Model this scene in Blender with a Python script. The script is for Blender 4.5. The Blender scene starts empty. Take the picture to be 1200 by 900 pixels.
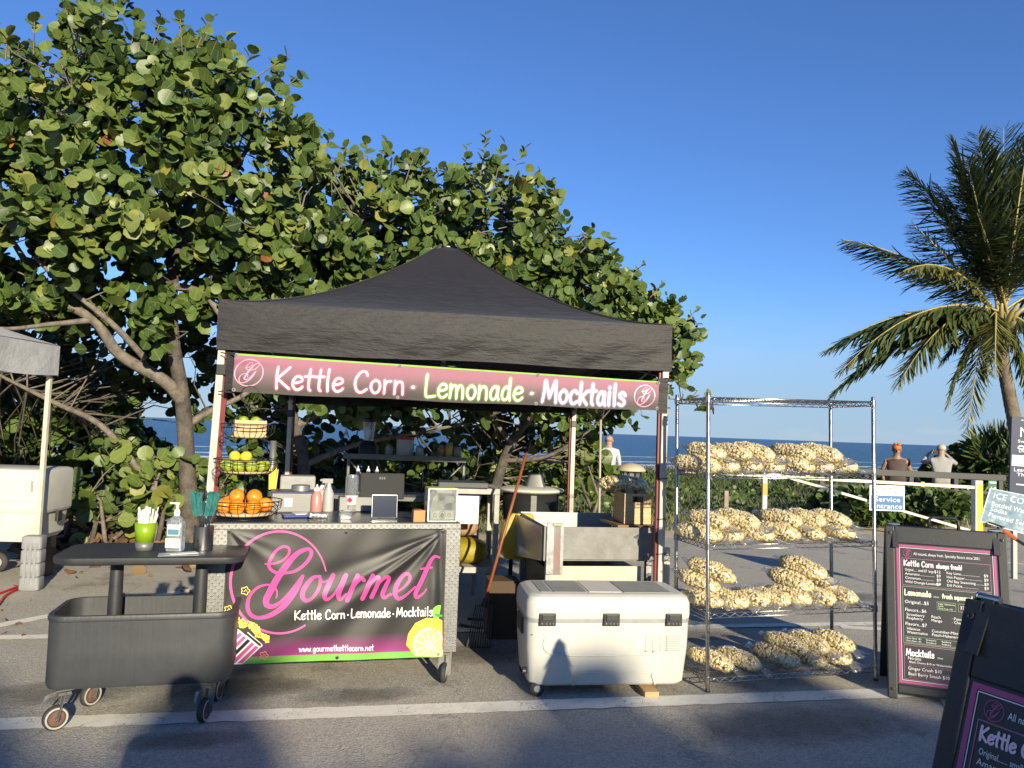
import bpy, bmesh, math, random
import numpy as np
from mathutils import Vector, Matrix, Euler
from math import radians as R, sin, cos, pi, sqrt, atan2
random.seed(7); rng = np.random.default_rng(11)
sc = bpy.context.scene
col = sc.collection

# ------------------------------------------------------------------ camera
CH, FPX = 1.6, 900.0
PITCH, ROLL = 3.44, 2.05
cam = bpy.data.cameras.new('camera'); cam.sensor_width = 36; cam.lens = 36 * FPX / 1200
cam.clip_start = 0.05; cam.clip_end = 60000
camo = bpy.data.objects.new('camera', cam); col.objects.link(camo)
CM = Matrix.Rotation(R(90 + PITCH), 3, 'X') @ Matrix.Rotation(R(ROLL), 3, 'Z')
camo.matrix_world = Matrix.Translation((0, 0, CH)) @ CM.to_4x4()
sc.camera = camo

def ray(x, y): return (CM @ Vector(((x - 600) / FPX, -(y - 450) / FPX, -1))).normalized()
def at(x, y, Y):                       # point seen at picture position x, y and standing Y metres ahead
    d = ray(x, y); return Vector((0, 0, CH)) + d * (Y / d.y)
def H(x, y, z=0.0):                    # point of the level plane z
    d = ray(x, y); return Vector((0, 0, CH)) + d * ((z - CH) / d.z)

# ------------------------------------------------------------------ light
LD = ray(217, 797)                     # the way sunlight travels (the photographer's own shadow shows it)
SUN = -LD
elev = math.asin(SUN.z); azim = atan2(SUN.x, SUN.y)
w = bpy.data.worlds.new('World'); sc.world = w; w.use_nodes = True
nt = w.node_tree; bg = nt.nodes['Background']
sky = nt.nodes.new('ShaderNodeTexSky'); sky.sky_type = 'NISHITA'; sky.sun_disc = False
sky.sun_elevation = elev; sky.sun_rotation = azim
sky.air_density = 1.0; sky.dust_density = 0.0; sky.ozone_density = 5.0; sky.altitude = 0
bg.inputs[1].default_value = 0.080
tint_ = nt.nodes.new('ShaderNodeMix'); tint_.data_type = 'RGBA'; tint_.blend_type = 'MULTIPLY'; tint_.inputs[0].default_value = 1
nt.links.new(sky.outputs[0], tint_.inputs[6]); tint_.inputs[7].default_value = (.87, 1.01, 1.30, 1)
# pale blue haze all round the horizon
geo = nt.nodes.new('ShaderNodeTexCoord'); sep = nt.nodes.new('ShaderNodeSeparateXYZ'); nt.links.new(geo.outputs['Generated'], sep.inputs[0])
hz = nt.nodes.new('ShaderNodeMapRange'); hz.inputs[1].default_value = 0; hz.inputs[2].default_value = .22; hz.inputs[3].default_value = .85; hz.inputs[4].default_value = 0; hz.interpolation_type = 'SMOOTHERSTEP'; nt.links.new(sep.outputs[2], hz.inputs[0])
hm = nt.nodes.new('ShaderNodeMix'); hm.data_type = 'RGBA'; nt.links.new(hz.outputs[0], hm.inputs[0]); nt.links.new(tint_.outputs[2], hm.inputs[6]); hm.inputs[7].default_value = (2.7, 3.9, 5.3, 1)
# a few faint low clouds
cmp_ = nt.nodes.new('ShaderNodeMapping'); nt.links.new(geo.outputs['Generated'], cmp_.inputs[0]); cmp_.inputs['Scale'].default_value = (5, 5, 26)
cnz = nt.nodes.new('ShaderNodeTexNoise'); cnz.inputs['Scale'].default_value = 1.6; cnz.inputs['Detail'].default_value = 7; nt.links.new(cmp_.outputs[0], cnz.inputs[0])
crp = nt.nodes.new('ShaderNodeMapRange'); crp.inputs[1].default_value = .55; crp.inputs[2].default_value = .78; crp.inputs[3].default_value = 0; crp.inputs[4].default_value = .5; nt.links.new(cnz.outputs[0], crp.inputs[0])
clo = nt.nodes.new('ShaderNodeMapRange'); clo.inputs[1].default_value = .02; clo.inputs[2].default_value = .13; clo.inputs[3].default_value = 1; clo.inputs[4].default_value = 0; nt.links.new(sep.outputs[2], clo.inputs[0])
cml = nt.nodes.new('ShaderNodeMath'); cml.operation = 'MULTIPLY'; nt.links.new(crp.outputs[0], cml.inputs[0]); nt.links.new(clo.outputs[0], cml.inputs[1])
cmx = nt.nodes.new('ShaderNodeMix'); cmx.data_type = 'RGBA'; nt.links.new(cml.outputs[0], cmx.inputs[0]); nt.links.new(hm.outputs[2], cmx.inputs[6]); cmx.inputs[7].default_value = (4.6, 4.9, 5.2, 1)
nt.links.new(cmx.outputs[2], bg.inputs[0])
sl = bpy.data.lights.new('sun', 'SUN'); sl.energy = 5.0; sl.angle = R(0.53); sl.color = (1.0, 0.89, 0.66)
so = bpy.data.objects.new('sun', sl); col.objects.link(so); so.location = (6, -14, 12)
so.rotation_euler = LD.to_track_quat('-Z', 'Y').to_euler()
vs = sc.view_settings; vs.view_transform = 'Standard'; vs.look = 'None'; vs.exposure = 0.75; vs.gamma = 1
vs.use_curve_mapping = False
sc.render.film_transparent = False
sc.cycles.max_bounces = 8; sc.cycles.transparent_max_bounces = 24
sc.cycles.use_denoising = True

# ------------------------------------------------------------------ materials
MATS = {}
def mat(name, c=(.5, .5, .5), rough=.6, metal=0., var=.0, vscale=8., bump=0., bscale=60., spec=.5, trans=0., coat=0., stretch=None, alpha=1., sheen=0., c2=None):
    if name in MATS: return MATS[name]
    m = bpy.data.materials.new(name); m.use_nodes = True; MATS[name] = m
    t = m.node_tree; n = t.nodes; L = t.links; p = n['Principled BSDF']
    p.inputs['Base Color'].default_value = (*c, 1); p.inputs['Roughness'].default_value = rough
    p.inputs['Metallic'].default_value = metal; p.inputs['Specular IOR Level'].default_value = spec
    if trans: p.inputs['Transmission Weight'].default_value = trans
    if coat: p.inputs['Coat Weight'].default_value = coat
    if sheen: p.inputs['Sheen Weight'].default_value = sheen
    if alpha < 1: p.inputs['Alpha'].default_value = alpha
    if var or bump or c2:
        tc = n.new('ShaderNodeTexCoord'); mp = n.new('ShaderNodeMapping'); L.new(tc.outputs['Object'], mp.inputs[0])
        if stretch: mp.inputs['Scale'].default_value = stretch
        if var or c2:
            nz = n.new('ShaderNodeTexNoise'); nz.inputs['Scale'].default_value = vscale; nz.inputs['Detail'].default_value = 6; nz.inputs['Roughness'].default_value = .65
            L.new(mp.outputs[0], nz.inputs[0])
            cr = n.new('ShaderNodeValToRGB'); L.new(nz.outputs[0], cr.inputs[0])
            a = tuple(max(0, x * (1 - var)) for x in c); b = c2 if c2 else tuple(min(1, x * (1 + var)) for x in c)
            cr.color_ramp.elements[0].color = (*a, 1); cr.color_ramp.elements[0].position = .3
            cr.color_ramp.elements[1].color = (*b, 1); cr.color_ramp.elements[1].position = .7
            L.new(cr.outputs[0], p.inputs['Base Color'])
            mr = n.new('ShaderNodeMapRange'); mr.inputs[3].default_value = max(.02, rough - .1); mr.inputs[4].default_value = min(1, rough + .1)
            L.new(nz.outputs[0], mr.inputs[0]); L.new(mr.outputs[0], p.inputs['Roughness'])
        if bump:
            nb = n.new('ShaderNodeTexNoise'); nb.inputs['Scale'].default_value = bscale; nb.inputs['Detail'].default_value = 5
            L.new(mp.outputs[0], nb.inputs[0]); bp = n.new('ShaderNodeBump'); bp.inputs['Strength'].default_value = bump; bp.inputs['Distance'].default_value = .02
            L.new(nb.outputs[0], bp.inputs['Height']); L.new(bp.outputs[0], p.inputs['Normal'])
    return m
class NT:                               # small node helper for the special materials
    def __init__(s, name):
        s.m = bpy.data.materials.new(name); s.m.use_nodes = True; MATS[name] = s.m
        s.t = s.m.node_tree; s.p = s.t.nodes['Principled BSDF']; s.out = s.t.nodes['Material Output']
    def n(s, typ, **kw):
        o = s.t.nodes.new('ShaderNode' + typ)
        for k, v in kw.items():
            if k.startswith('i_'):
                key = k[2:]; key = int(key) if key.isdigit() else key.replace('_', ' ')
                o.inputs[key].default_value = v
            else: setattr(o, k, v)
        return o
    def l(s, a, b): s.t.links.new(a, b)
    def math(s, op, a, b=None):
        o = s.t.nodes.new('ShaderNodeMath'); o.operation = op
        for i, v in enumerate((a, b)):
            if v is None: continue
            if isinstance(v, (int, float)): o.inputs[i].default_value = v
            else: s.l(v, o.inputs[i])
        return o.outputs[0]
    def mix(s, f, a, b):
        o = s.t.nodes.new('ShaderNodeMix'); o.data_type = 'RGBA'
        for sock, v in ((o.inputs[0], f), (o.inputs[6], a), (o.inputs[7], b)):
            if isinstance(v, (int, float)): sock.default_value = v
            elif isinstance(v, tuple): sock.default_value = (*v, 1)
            else: s.l(v, sock)
        return o.outputs[2]
    def ramp(s, f, stops, interp='LINEAR'):
        o = s.t.nodes.new('ShaderNodeValToRGB'); o.color_ramp.interpolation = interp; s.l(f, o.inputs[0]); e = o.color_ramp.elements
        while len(e) < len(stops): e.new(.5)
        for q, (pos, c) in zip(e, stops): q.position = pos; q.color = (*c, 1) if isinstance(c, tuple) else (c, c, c, 1)
        return o.outputs[0]
    def bump(s, h, st=.3, d=.01):
        o = s.t.nodes.new('ShaderNodeBump'); o.inputs['Strength'].default_value = st; o.inputs['Distance'].default_value = d
        s.l(h, o.inputs['Height']); s.l(o.outputs[0], s.p.inputs['Normal']); return o
    def base(s, c): s.l(c, s.p.inputs['Base Color'])
    def noise(s, scale, vec=None, detail=5, rough=.6):
        o = s.n('TexNoise'); o.inputs['Scale'].default_value = scale; o.inputs['Detail'].default_value = detail; o.inputs['Roughness'].default_value = rough
        if vec is not None: s.l(vec, o.inputs[0])
        return o.outputs[0]
    def obj(s): return s.n('TexCoord').outputs['Object']
    def uv(s): return s.n('TexCoord').outputs['UV']

# ------------------------------------------------------------------ mesh helpers
def empty(name, loc=(0, 0, 0), rz=0., parent=None, rot=None):
    o = bpy.data.objects.new(name, None); col.objects.link(o); o.location = loc
    o.rotation_euler = rot if rot else (0, 0, rz); o.empty_display_size = .1
    if parent: o.parent = parent
    return o
def tag(o, label=None, cat=None, group=None, kind=None):
    if label: o['label'] = label
    if cat: o['category'] = cat
    if group: o['group'] = group
    if kind: o['kind'] = kind
    return o
def thing(name, label, cat, loc=(0, 0, 0), rz=0., group=None, rot=None):
    return tag(empty(name, loc, rz, rot=rot), label, cat, group)
def link(name, me, parent=None, loc=None, rot=None, scale=None):
    o = bpy.data.objects.new(name, me); col.objects.link(o)
    if parent: o.parent = parent
    if loc is not None: o.location = loc
    if rot is not None: o.rotation_euler = rot
    if scale is not None: o.scale = scale
    return o
def copy_tree(o, parent=None):
    c = o.copy(); col.objects.link(c); c.parent = parent
    for ch in o.children: copy_tree(ch, c)
    return c
class MB:
    def __init__(s): s.v = []; s.f = []; s.mi = []; s.uv = {}
    def add(s, vs, fs, mi=0):
        b = len(s.v); s.v += [tuple(v) for v in vs]; s.f += [tuple(b + i for i in f) for f in fs]; s.mi += [mi] * len(fs); return b
    def box(s, c, size, rot=None, mi=0, taper=1.):
        x, y, z = (q / 2 for q in size); M = rot if isinstance(rot, Matrix) else (Euler(rot).to_matrix() if rot else Matrix.Identity(3)); c = Vector(c)
        vs = [c + M @ Vector((sx * x * (taper if sz > 0 else 1), sy * y * (taper if sz > 0 else 1), sz * z)) for sz in (-1, 1) for sy in (-1, 1) for sx in (-1, 1)]
        s.add(vs, [(0, 2, 3, 1), (4, 5, 7, 6), (0, 1, 5, 4), (2, 6, 7, 3), (0, 4, 6, 2), (1, 3, 7, 5)], mi); return s
    def bar(s, a, b, wd, th=None, mi=0):
        a = Vector(a); b = Vector(b); d = b - a; q = d.to_track_quat('Z', 'Y').to_matrix(); s.box((a + b) / 2, (wd, th or wd, d.length), q, mi); return s
    def tube(s, pts, r, n=8, cap=True, mi=0, closed=False):
        pts = [Vector(p) for p in pts]; m = len(pts); rr = r if hasattr(r, '__len__') else [r] * m
        base = len(s.v); up = None; rings = []
        for i, p in enumerate(pts):
            if closed: t = pts[(i + 1) % m] - pts[i - 1]
            else: t = pts[min(i + 1, m - 1)] - pts[max(i - 1, 0)]
            t = t.normalized() if t.length > 1e-9 else Vector((0, 0, 1))
            if up is None: up = t.orthogonal().normalized()
            up = up - t * up.dot(t)
            up = up.normalized() if up.length > 1e-6 else t.orthogonal().normalized()
            sd = t.cross(up)
            rings.append([p + (up * cos(2 * pi * k / n) + sd * sin(2 * pi * k / n)) * rr[i] for k in range(n)])
        vs = [v for g in rings for v in g]; fs = []
        for i in range(m if closed else m - 1):
            j = (i + 1) % m
            for k in range(n): fs.append((i * n + k, i * n + (k + 1) % n, j * n + (k + 1) % n, j * n + k))
        if cap and not closed: fs += [tuple(range(n))[::-1], tuple((m - 1) * n + k for k in range(n))]
        s.add(vs, fs, mi); return s
    def lathe(s, prof, c=(0, 0, 0), n=20, mi=0, axis=None, ring=False):
        if ring: prof = list(prof) + [prof[0]]
        c = Vector(c); M = Vector(axis).to_track_quat('Z', 'Y').to_matrix() if axis else Matrix.Identity(3); vs = []; fs = []; m = len(prof)
        for (r, z) in prof:
            for k in range(n): vs.append(c + M @ Vector((r * cos(2 * pi * k / n), r * sin(2 * pi * k / n), z)))
        for i in range(m - 1):
            for k in range(n): fs.append((i * n + k, i * n + (k + 1) % n, (i + 1) * n + (k + 1) % n, (i + 1) * n + k))
        if prof[0][0] > 1e-4 and not ring: fs.append(tuple(range(n))[::-1])
        if prof[-1][0] > 1e-4 and not ring: fs.append(tuple((m - 1) * n + k for k in range(n)))
        s.add(vs, fs, mi); return s
    def loft(s, rings, cap=True, mi=0):
        n = len(rings[0]); m = len(rings); vs = [v for g in rings for v in g]; fs = []
        for i in range(m - 1):
            for k in range(n): fs.append((i * n + k, i * n + (k + 1) % n, (i + 1) * n + (k + 1) % n, (i + 1) * n + k))
        if cap: fs += [tuple(range(n))[::-1], tuple((m - 1) * n + k for k in range(n))]
        s.add(vs, fs, mi); return s
    def ell(s, c, r, n=12, m=8, mi=0, rot=None):
        c = Vector(c); M = Euler(rot).to_matrix() if rot else Matrix.Identity(3); prof = []
        vs = []; fs = []
        for i in range(m + 1):
            a = -pi / 2 + pi * i / m
            for k in range(n): vs.append(c + M @ Vector((r[0] * cos(a) * cos(2 * pi * k / n), r[1] * cos(a) * sin(2 * pi * k / n), r[2] * sin(a))))
        for i in range(m):
            for k in range(n): fs.append((i * n + k, i * n + (k + 1) % n, (i + 1) * n + (k + 1) % n, (i + 1) * n + k))
        s.add(vs, fs, mi); return s
    def prism(s, poly, h, mi=0, M=None):          # outline in local x, y, raised by h along z
        n = len(poly); vs = [Vector((x, y, 0)) for x, y in poly] + [Vector((x, y, h)) for x, y in poly]
        if M is not None: vs = [M @ v for v in vs]
        s.add(vs, [tuple(range(n))[::-1], tuple(range(n, 2 * n))] + [(k, (k + 1) % n, n + (k + 1) % n, n + k) for k in range(n)], mi); return s
    def mesh(s, name, mats, smooth=False, weld=False):
        me = bpy.data.meshes.new(name); me.from_pydata(s.v, [], s.f)
        for m in (mats if isinstance(mats, (list, tuple)) else [mats]): me.materials.append(m)
        if any(s.mi): me.polygons.foreach_set('material_index', s.mi)
        if weld:
            bm = bmesh.new(); bm.from_mesh(me); bmesh.ops.remove_doubles(bm, verts=bm.verts, dist=1e-5); bmesh.ops.recalc_face_normals(bm, faces=bm.faces); bm.to_mesh(me); bm.free()
        if smooth: me.polygons.foreach_set('use_smooth', [True] * len(me.polygons))
        me.update(); return me
    def build(s, name, mats, parent=None, smooth=False, bevel=0., seg=2, label=None, weld=False, autosmooth=None, **kw):
        o = link(name, s.mesh(name, mats, smooth, weld), parent, **kw)
        if bevel:
            b = o.modifiers.new('bevel', 'BEVEL'); b.width = bevel; b.segments = seg; b.limit_method = 'ANGLE'; b.angle_limit = R(40); b.harden_normals = False
        if autosmooth is not None: sharp(o.data, autosmooth)
        if label: o['label'] = label
        return o
def sharp(me, ang):
    bm = bmesh.new(); bm.from_mesh(me)
    for f in bm.faces: f.smooth = True
    for e in bm.edges:
        if len(e.link_faces) == 2 and e.calc_face_angle(0) > R(ang): e.smooth = False
    bm.to_mesh(me); bm.free()
def rrect(x0, x1, y0, y1, r, n=5):
    out = []
    for cx, cy, a0 in ((x1 - r, y1 - r, 0), (x0 + r, y1 - r, 90), (x0 + r, y0 + r, 180), (x1 - r, y0 + r, 270)):
        for k in range(n + 1): a = R(a0 + 90 * k / n); out.append((cx + r * cos(a), cy + r * sin(a)))
    return out
def grid_mesh(name, fn, nu, nv, mt, parent=None, smooth=True, flip=False):
    vs = [tuple(fn(i / nu, j / nv)) for j in range(nv + 1) for i in range(nu + 1)]
    fs = [(j * (nu + 1) + i, j * (nu + 1) + i + 1, (j + 1) * (nu + 1) + i + 1, (j + 1) * (nu + 1) + i) for j in range(nv) for i in range(nu)]
    if flip: fs = [f[::-1] for f in fs]
    me = bpy.data.meshes.new(name); me.from_pydata(vs, [], fs); me.materials.append(mt)
    ul = me.uv_layers.new(name='UVMap'); lv = np.zeros(len(me.loops), dtype=np.int32); me.loops.foreach_get('vertex_index', lv)
    uv = np.stack([(lv % (nu + 1)) / nu, (lv // (nu + 1)) / nv], 1).astype(np.float32); ul.data.foreach_set('uv', uv.ravel())
    if smooth: me.polygons.foreach_set('use_smooth', [True] * len(me.polygons))
    return link(name, me, parent)
def bulk(name, V, F, mt, parent=None, tint=None, uv=None, smooth=False):
    """V (n,3), F (m,k) arrays -> one mesh, with an optional value per vertex and a uv per vertex"""
    me = bpy.data.meshes.new(name); n, k = len(V), F.shape[1]
    me.vertices.add(n); me.vertices.foreach_set('co', np.asarray(V, np.float32).ravel())
    me.loops.add(F.size); me.loops.foreach_set('vertex_index', F.astype(np.int32).ravel())
    me.polygons.add(len(F)); me.polygons.foreach_set('loop_start', np.arange(0, F.size, k, dtype=np.int32))
    for m in (mt if isinstance(mt, (list, tuple)) else [mt]): me.materials.append(m)
    if tint is not None:
        a = me.attributes.new('tint', 'FLOAT', 'POINT'); a.data.foreach_set('value', np.asarray(tint, np.float32))
    if uv is not None:
        ul = me.uv_layers.new(name='UVMap'); ul.data.foreach_set('uv', np.asarray(uv, np.float32)[F.astype(np.int32).ravel()].ravel())
    if smooth: me.polygons.foreach_set('use_smooth', np.ones(len(F), dtype=bool))
    me.update(); me.validate(); return link(name, me, parent)

# ------------------------------------------------------------------ lettering: strokes and type
GL = {
 'K': (.66, [[(.1, 1), (.07, .5), (.09, 0)], [(.62, 1), (.32, .68), (.1, .47)], [(.1, .47), (.36, .24), (.64, .02)]]),
 'C': (.66, [[(.6, .8), (.5, .97), (.3, .94), (.11, .66), (.07, .34), (.18, .06), (.38, .0), (.6, .15)]]),
 'L': (.56, [[(.1, 1), (.07, .5), (.1, .03), (.3, .0), (.54, .05)]]),
 'M': (.86, [[(.06, 0), (.12, .5), (.18, 1)], [(.18, 1), (.3, .6), (.43, .22)], [(.43, .22), (.56, .62), (.72, 1)], [(.72, 1), (.76, .5), (.8, 0)]]),
 'A': (.66, [[(.04, 0), (.2, .5), (.34, 1)], [(.34, 1), (.48, .5), (.62, 0)], [(.13, .36), (.54, .38)]]),
 'S': (.52, [[(.46, .85), (.32, .99), (.12, .88), (.14, .66), (.36, .46), (.46, .24), (.32, .02), (.06, .12)]]),
 'G': (.66, [[(.6, .82), (.42, .99), (.16, .8), (.06, .4), (.22, .04), (.5, .06), (.6, .42)], [(.6, .42), (.38, .42)]]),
 'B': (.58, [[(.1, 1), (.08, 0)], [(.1, 1), (.44, .92), (.42, .64), (.1, .52)], [(.1, .52), (.5, .42), (.5, .1), (.08, 0)]]),
 'V': (.6, [[(.04, 1), (.18, .45), (.3, 0)], [(.3, 0), (.44, .5), (.58, 1)]]),
 'e': (.5, [[(.07, .3), (.25, .32), (.45, .42), (.4, .58), (.22, .6), (.07, .4), (.07, .15), (.22, 0), (.4, .05), (.48, .14)]]),
 't': (.38, [[(.21, .96), (.18, .5), (.18, .1), (.25, 0)], [(.0, .62), (.38, .65)]]),
 'l': (.22, [[(.12, 1), (.09, .5), (.11, 0)]]),
 'o': (.5, [[(.25, .6), (.08, .45), (.06, .2), (.2, 0), (.38, .06), (.46, .3), (.4, .52), (.25, .6)]]),
 'r': (.4, [[(.08, .6), (.09, .3), (.08, 0)], [(.08, .33), (.18, .54), (.36, .58)]]),
 'n': (.52, [[(.07, .6), (.08, .3), (.07, 0)], [(.08, .33), (.2, .55), (.36, .56), (.43, .4), (.45, 0)]]),
 'm': (.78, [[(.07, .6), (.08, .3), (.07, 0)], [(.08, .33), (.2, .56), (.33, .55), (.38, .4), (.39, 0)], [(.39, .33), (.5, .56), (.63, .55), (.69, .4), (.7, 0)]]),
 'a': (.5, [[(.4, .5), (.25, .61), (.08, .42), (.06, .14), (.18, 0), (.34, .12), (.41, .5)], [(.41, .58), (.4, .2), (.47, .0)]]),
 'd': (.52, [[(.4, .5), (.25, .61), (.08, .42), (.06, .14), (.18, 0), (.34, .12), (.41, .5)], [(.43, 1), (.41, .4), (.46, .0)]]),
 'c': (.46, [[(.42, .5), (.3, .61), (.12, .5), (.06, .24), (.16, .02), (.3, .0), (.44, .1)]]),
 'k': (.46, [[(.1, 1), (.07, .5), (.08, 0)], [(.42, .6), (.25, .42), (.09, .3)], [(.16, .34), (.3, .16), (.44, 0)]]),
 'i': (.22, [[(.11, .6), (.09, .3), (.11, 0)], [(.11, .82), (.112, .84)]]),
 's': (.42, [[(.38, .5), (.26, .61), (.1, .53), (.12, .38), (.3, .27), (.36, .12), (.22, 0), (.04, .07)]]),
 'w': (.66, [[(.05, .6), (.12, .25), (.18, 0)], [(.18, 0), (.26, .3), (.33, .5)], [(.33, .5), (.4, .25), (.46, 0)], [(.46, 0), (.55, .3), (.62, .6)]]),
 'u': (.5, [[(.07, .6), (.06, .2), (.16, .0), (.32, .08), (.42, .35)], [(.43, .6), (.41, .2), (.46, 0)]]),
 'g': (.5, [[(.4, .5), (.25, .61), (.08, .42), (.06, .18), (.18, .06), (.34, .15), (.41, .5)], [(.42, .58), (.42, 0), (.36, -.28), (.2, -.34), (.06, -.24)]]),
 'f': (.4, [[(.4, .9), (.26, 1.0), (.18, .82), (.17, .4), (.17, 0)], [(.0, .55), (.36, .57)]]),
 'h': (.5, [[(.1, 1), (.08, .5), (.08, 0)], [(.08, .3), (.2, .54), (.36, .54), (.42, .4), (.44, 0)]]),
 'y': (.5, [[(.06, .6), (.12, .25), (.24, .12)], [(.46, .6), (.34, .2), (.2, -.2), (.06, -.34)]]),
 'q': (.5, [[(.4, .5), (.25, .61), (.08, .42), (.06, .18), (.18, .06), (.34, .15), (.41, .5)], [(.42, .58), (.42, -.34)]]),
 'z': (.46, [[(.05, .58), (.4, .58)], [(.4, .58), (.06, .02)], [(.06, .02), (.44, .02)]]),
 'p': (.5, [[(.08, .6), (.08, 0), (.08, -.34)], [(.08, .4), (.22, .6), (.42, .5), (.45, .2), (.3, .02), (.09, .14)]]),
 '!': (.2, [[(.1, 1), (.1, .3)], [(.1, .02), (.102, .03)]]),
 '.': (.2, [[(.09, .02), (.1, .03)]]), '-': (.36, [[(.06, .34), (.3, .35)]]), '·': (.44, [[(.2, .36), (.22, .365)]]), ' ': (.3, []),
}
def crspline(p, n=7):
    if len(p) < 3: return [tuple(p[0]), tuple(p[-1])] if len(p) == 2 else p
    q = [p[0]] + list(p) + [p[-1]]; out = []
    for i in range(1, len(q) - 2):
        a, b, c, d = q[i - 1], q[i], q[i + 1], q[i + 2]
        for k in range(n):
            t = k / n; out.append(tuple(.5 * ((2 * b[j]) + (-a[j] + c[j]) * t + (2 * a[j] - 5 * b[j] + 4 * c[j] - d[j]) * t * t + (-a[j] + 3 * b[j] - 3 * c[j] + d[j]) * t ** 3) for j in range(len(b))))
    out.append(tuple(p[-1])); return out
class Print:
    """flat print laid on a surface: fn(x, y, lift) -> point; edge attribute 'a' fades the rim of halos"""
    def __init__(s, fn): s.fn = fn; s.v = []; s.f = []; s.a = []; s.k = 0
    def ribbon(s, pts, wd, caps=True):
        s.k += 1; lift = .00008 * (s.k % 40); m = len(pts)
        if len(pts[0]) == 2: pts = [(*p, wd) for p in pts]
        P = [np.array(p[:2], float) for p in pts]; Wd = [p[2] / 2 for p in pts]
        if caps:                        # rounded ends from a few extra stations
            d0 = P[0] - P[1]; d0 = d0 / (np.linalg.norm(d0) + 1e-9); d1 = P[-1] - P[-2]; d1 = d1 / (np.linalg.norm(d1) + 1e-9)
            pre = [(P[0] + d0 * Wd[0] * sin(R(a)), Wd[0] * cos(R(a))) for a in (88, 60, 30)]; post = [(P[-1] + d1 * Wd[-1] * sin(R(a)), Wd[-1] * cos(R(a))) for a in (30, 60, 88)]
            P = [q[0] for q in pre] + P + [q[0] for q in post]; Wd = [q[1] for q in pre] + Wd + [q[1] for q in post]
        b = len(s.v); m = len(P)
        for i in range(m):
            t = P[min(i + 1, m - 1)] - P[max(i - 1, 0)]; t = t / (np.linalg.norm(t) + 1e-9); nrm = np.array((-t[1], t[0]))
            for sg, a in ((-1, 0.), (0, 1.), (1, 0.)):
                q = P[i] + nrm * sg * Wd[i]; s.v.append(tuple(s.fn(q[0], q[1], lift + i * 2e-6)))
                s.a.append(a if not caps or 3 <= i < m - 3 else a * (1 - abs((3 - i if i < 3 else i - m + 4) / 3.)))
        for i in range(m - 1):
            for k in (0, 1): s.f.append((b + i * 3 + k, b + (i + 1) * 3 + k, b + (i + 1) * 3 + k + 1, b + i * 3 + k + 1))
    def poly(s, pts):                   # filled shape, fanned from its middle
        s.k += 1; lift = .00008 * (s.k % 40); b = len(s.v); c = np.mean(np.array(pts), 0); s.v.append(tuple(s.fn(c[0], c[1], lift))); s.a.append(1)
        dn = []
        for i, p in enumerate(pts):
            q_ = pts[(i + 1) % len(pts)]; m_ = max(1, int(math.hypot(q_[0] - p[0], q_[1] - p[1]) / 12)); dn += [(p[0] + (q_[0] - p[0]) * j / m_, p[1] + (q_[1] - p[1]) * j / m_) for j in range(m_)]
        n = len(dn); rg_ = max(math.hypot(p[0] - c[0], p[1] - c[1]) for p in dn); nr = max(1, int(rg_ / 10))
        for r_ in range(1, nr + 1):
            for p in dn: s.v.append(tuple(s.fn(c[0] + (p[0] - c[0]) * r_ / nr, c[1] + (p[1] - c[1]) * r_ / nr, lift))); s.a.append(1)
        for k in range(n):
            s.f.append((b, b + 1 + k, b + 1 + (k + 1) % n))
            for r_ in range(nr - 1): o_ = b + 1 + r_ * n; s.f.append((o_ + k, o_ + n + k, o_ + n + (k + 1) % n, o_ + (k + 1) % n))
    def quad(s, x0, y0, x1, y1, nx=1, ny=1):
        s.k += 1; lift = .00008 * (s.k % 40); b = len(s.v)
        for j in range(ny + 1):
            for i in range(nx + 1): s.v.append(tuple(s.fn(x0 + (x1 - x0) * i / nx, y0 + (y1 - y0) * j / ny, lift))); s.a.append(1)
        for j in range(ny):
            for i in range(nx): q = b + j * (nx + 1) + i; s.f.append((q, q + 1, q + nx + 2, q + nx + 1))
    def hand(s, text, x, y, size, wd, slope=0., width=None, sx=1.):
        tot = sum(GL[c][0] + .08 for c in text); k = abs(size) * sx if width is None else width / tot; cx = x
        for ch in text:
            adv, st = GL[ch]
            for p in st: s.ribbon([(cx + px * k, y + slope * (cx + px * k - x) + py * size) for px, py in crspline(p)], wd * (1.35 if ch == '·' else 1))
            cx += (adv + .08) * k
        return cx
    def type(s, text, x, y, size, slope=0., width=None, align='L'):
        V, F = type_mesh(text)
        if not len(V): return x
        k = size
        kx = abs(k) if width is None else width / max(V[:, 0].max(), 1e-6)
        x0 = x - (V[:, 0].max() * kx if align == 'R' else V[:, 0].max() * kx / 2 if align == 'C' else 0)
        s.k += 1; lift = .00008 * (s.k % 40); b = len(s.v)
        for q in V: px = x0 + q[0] * kx; s.v.append(tuple(s.fn(px, y + slope * (px - x) + q[1] * k, lift))); s.a.append(1)
        s.f += [tuple(b + i for i in f) for f in F]; return x0 + V[:, 0].max() * kx
    def build(s, name, mt, parent=None, label=None):
        me = bpy.data.meshes.new(name); me.from_pydata(s.v, [], s.f); me.materials.append(mt)
        at_ = me.attributes.new('a', 'FLOAT', 'POINT'); at_.data.foreach_set('value', s.a)
        me.polygons.foreach_set('use_smooth', [True] * len(me.polygons)); o = link(name, me, parent)
        if label: o['label'] = label
        return o
_tm = {}
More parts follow.
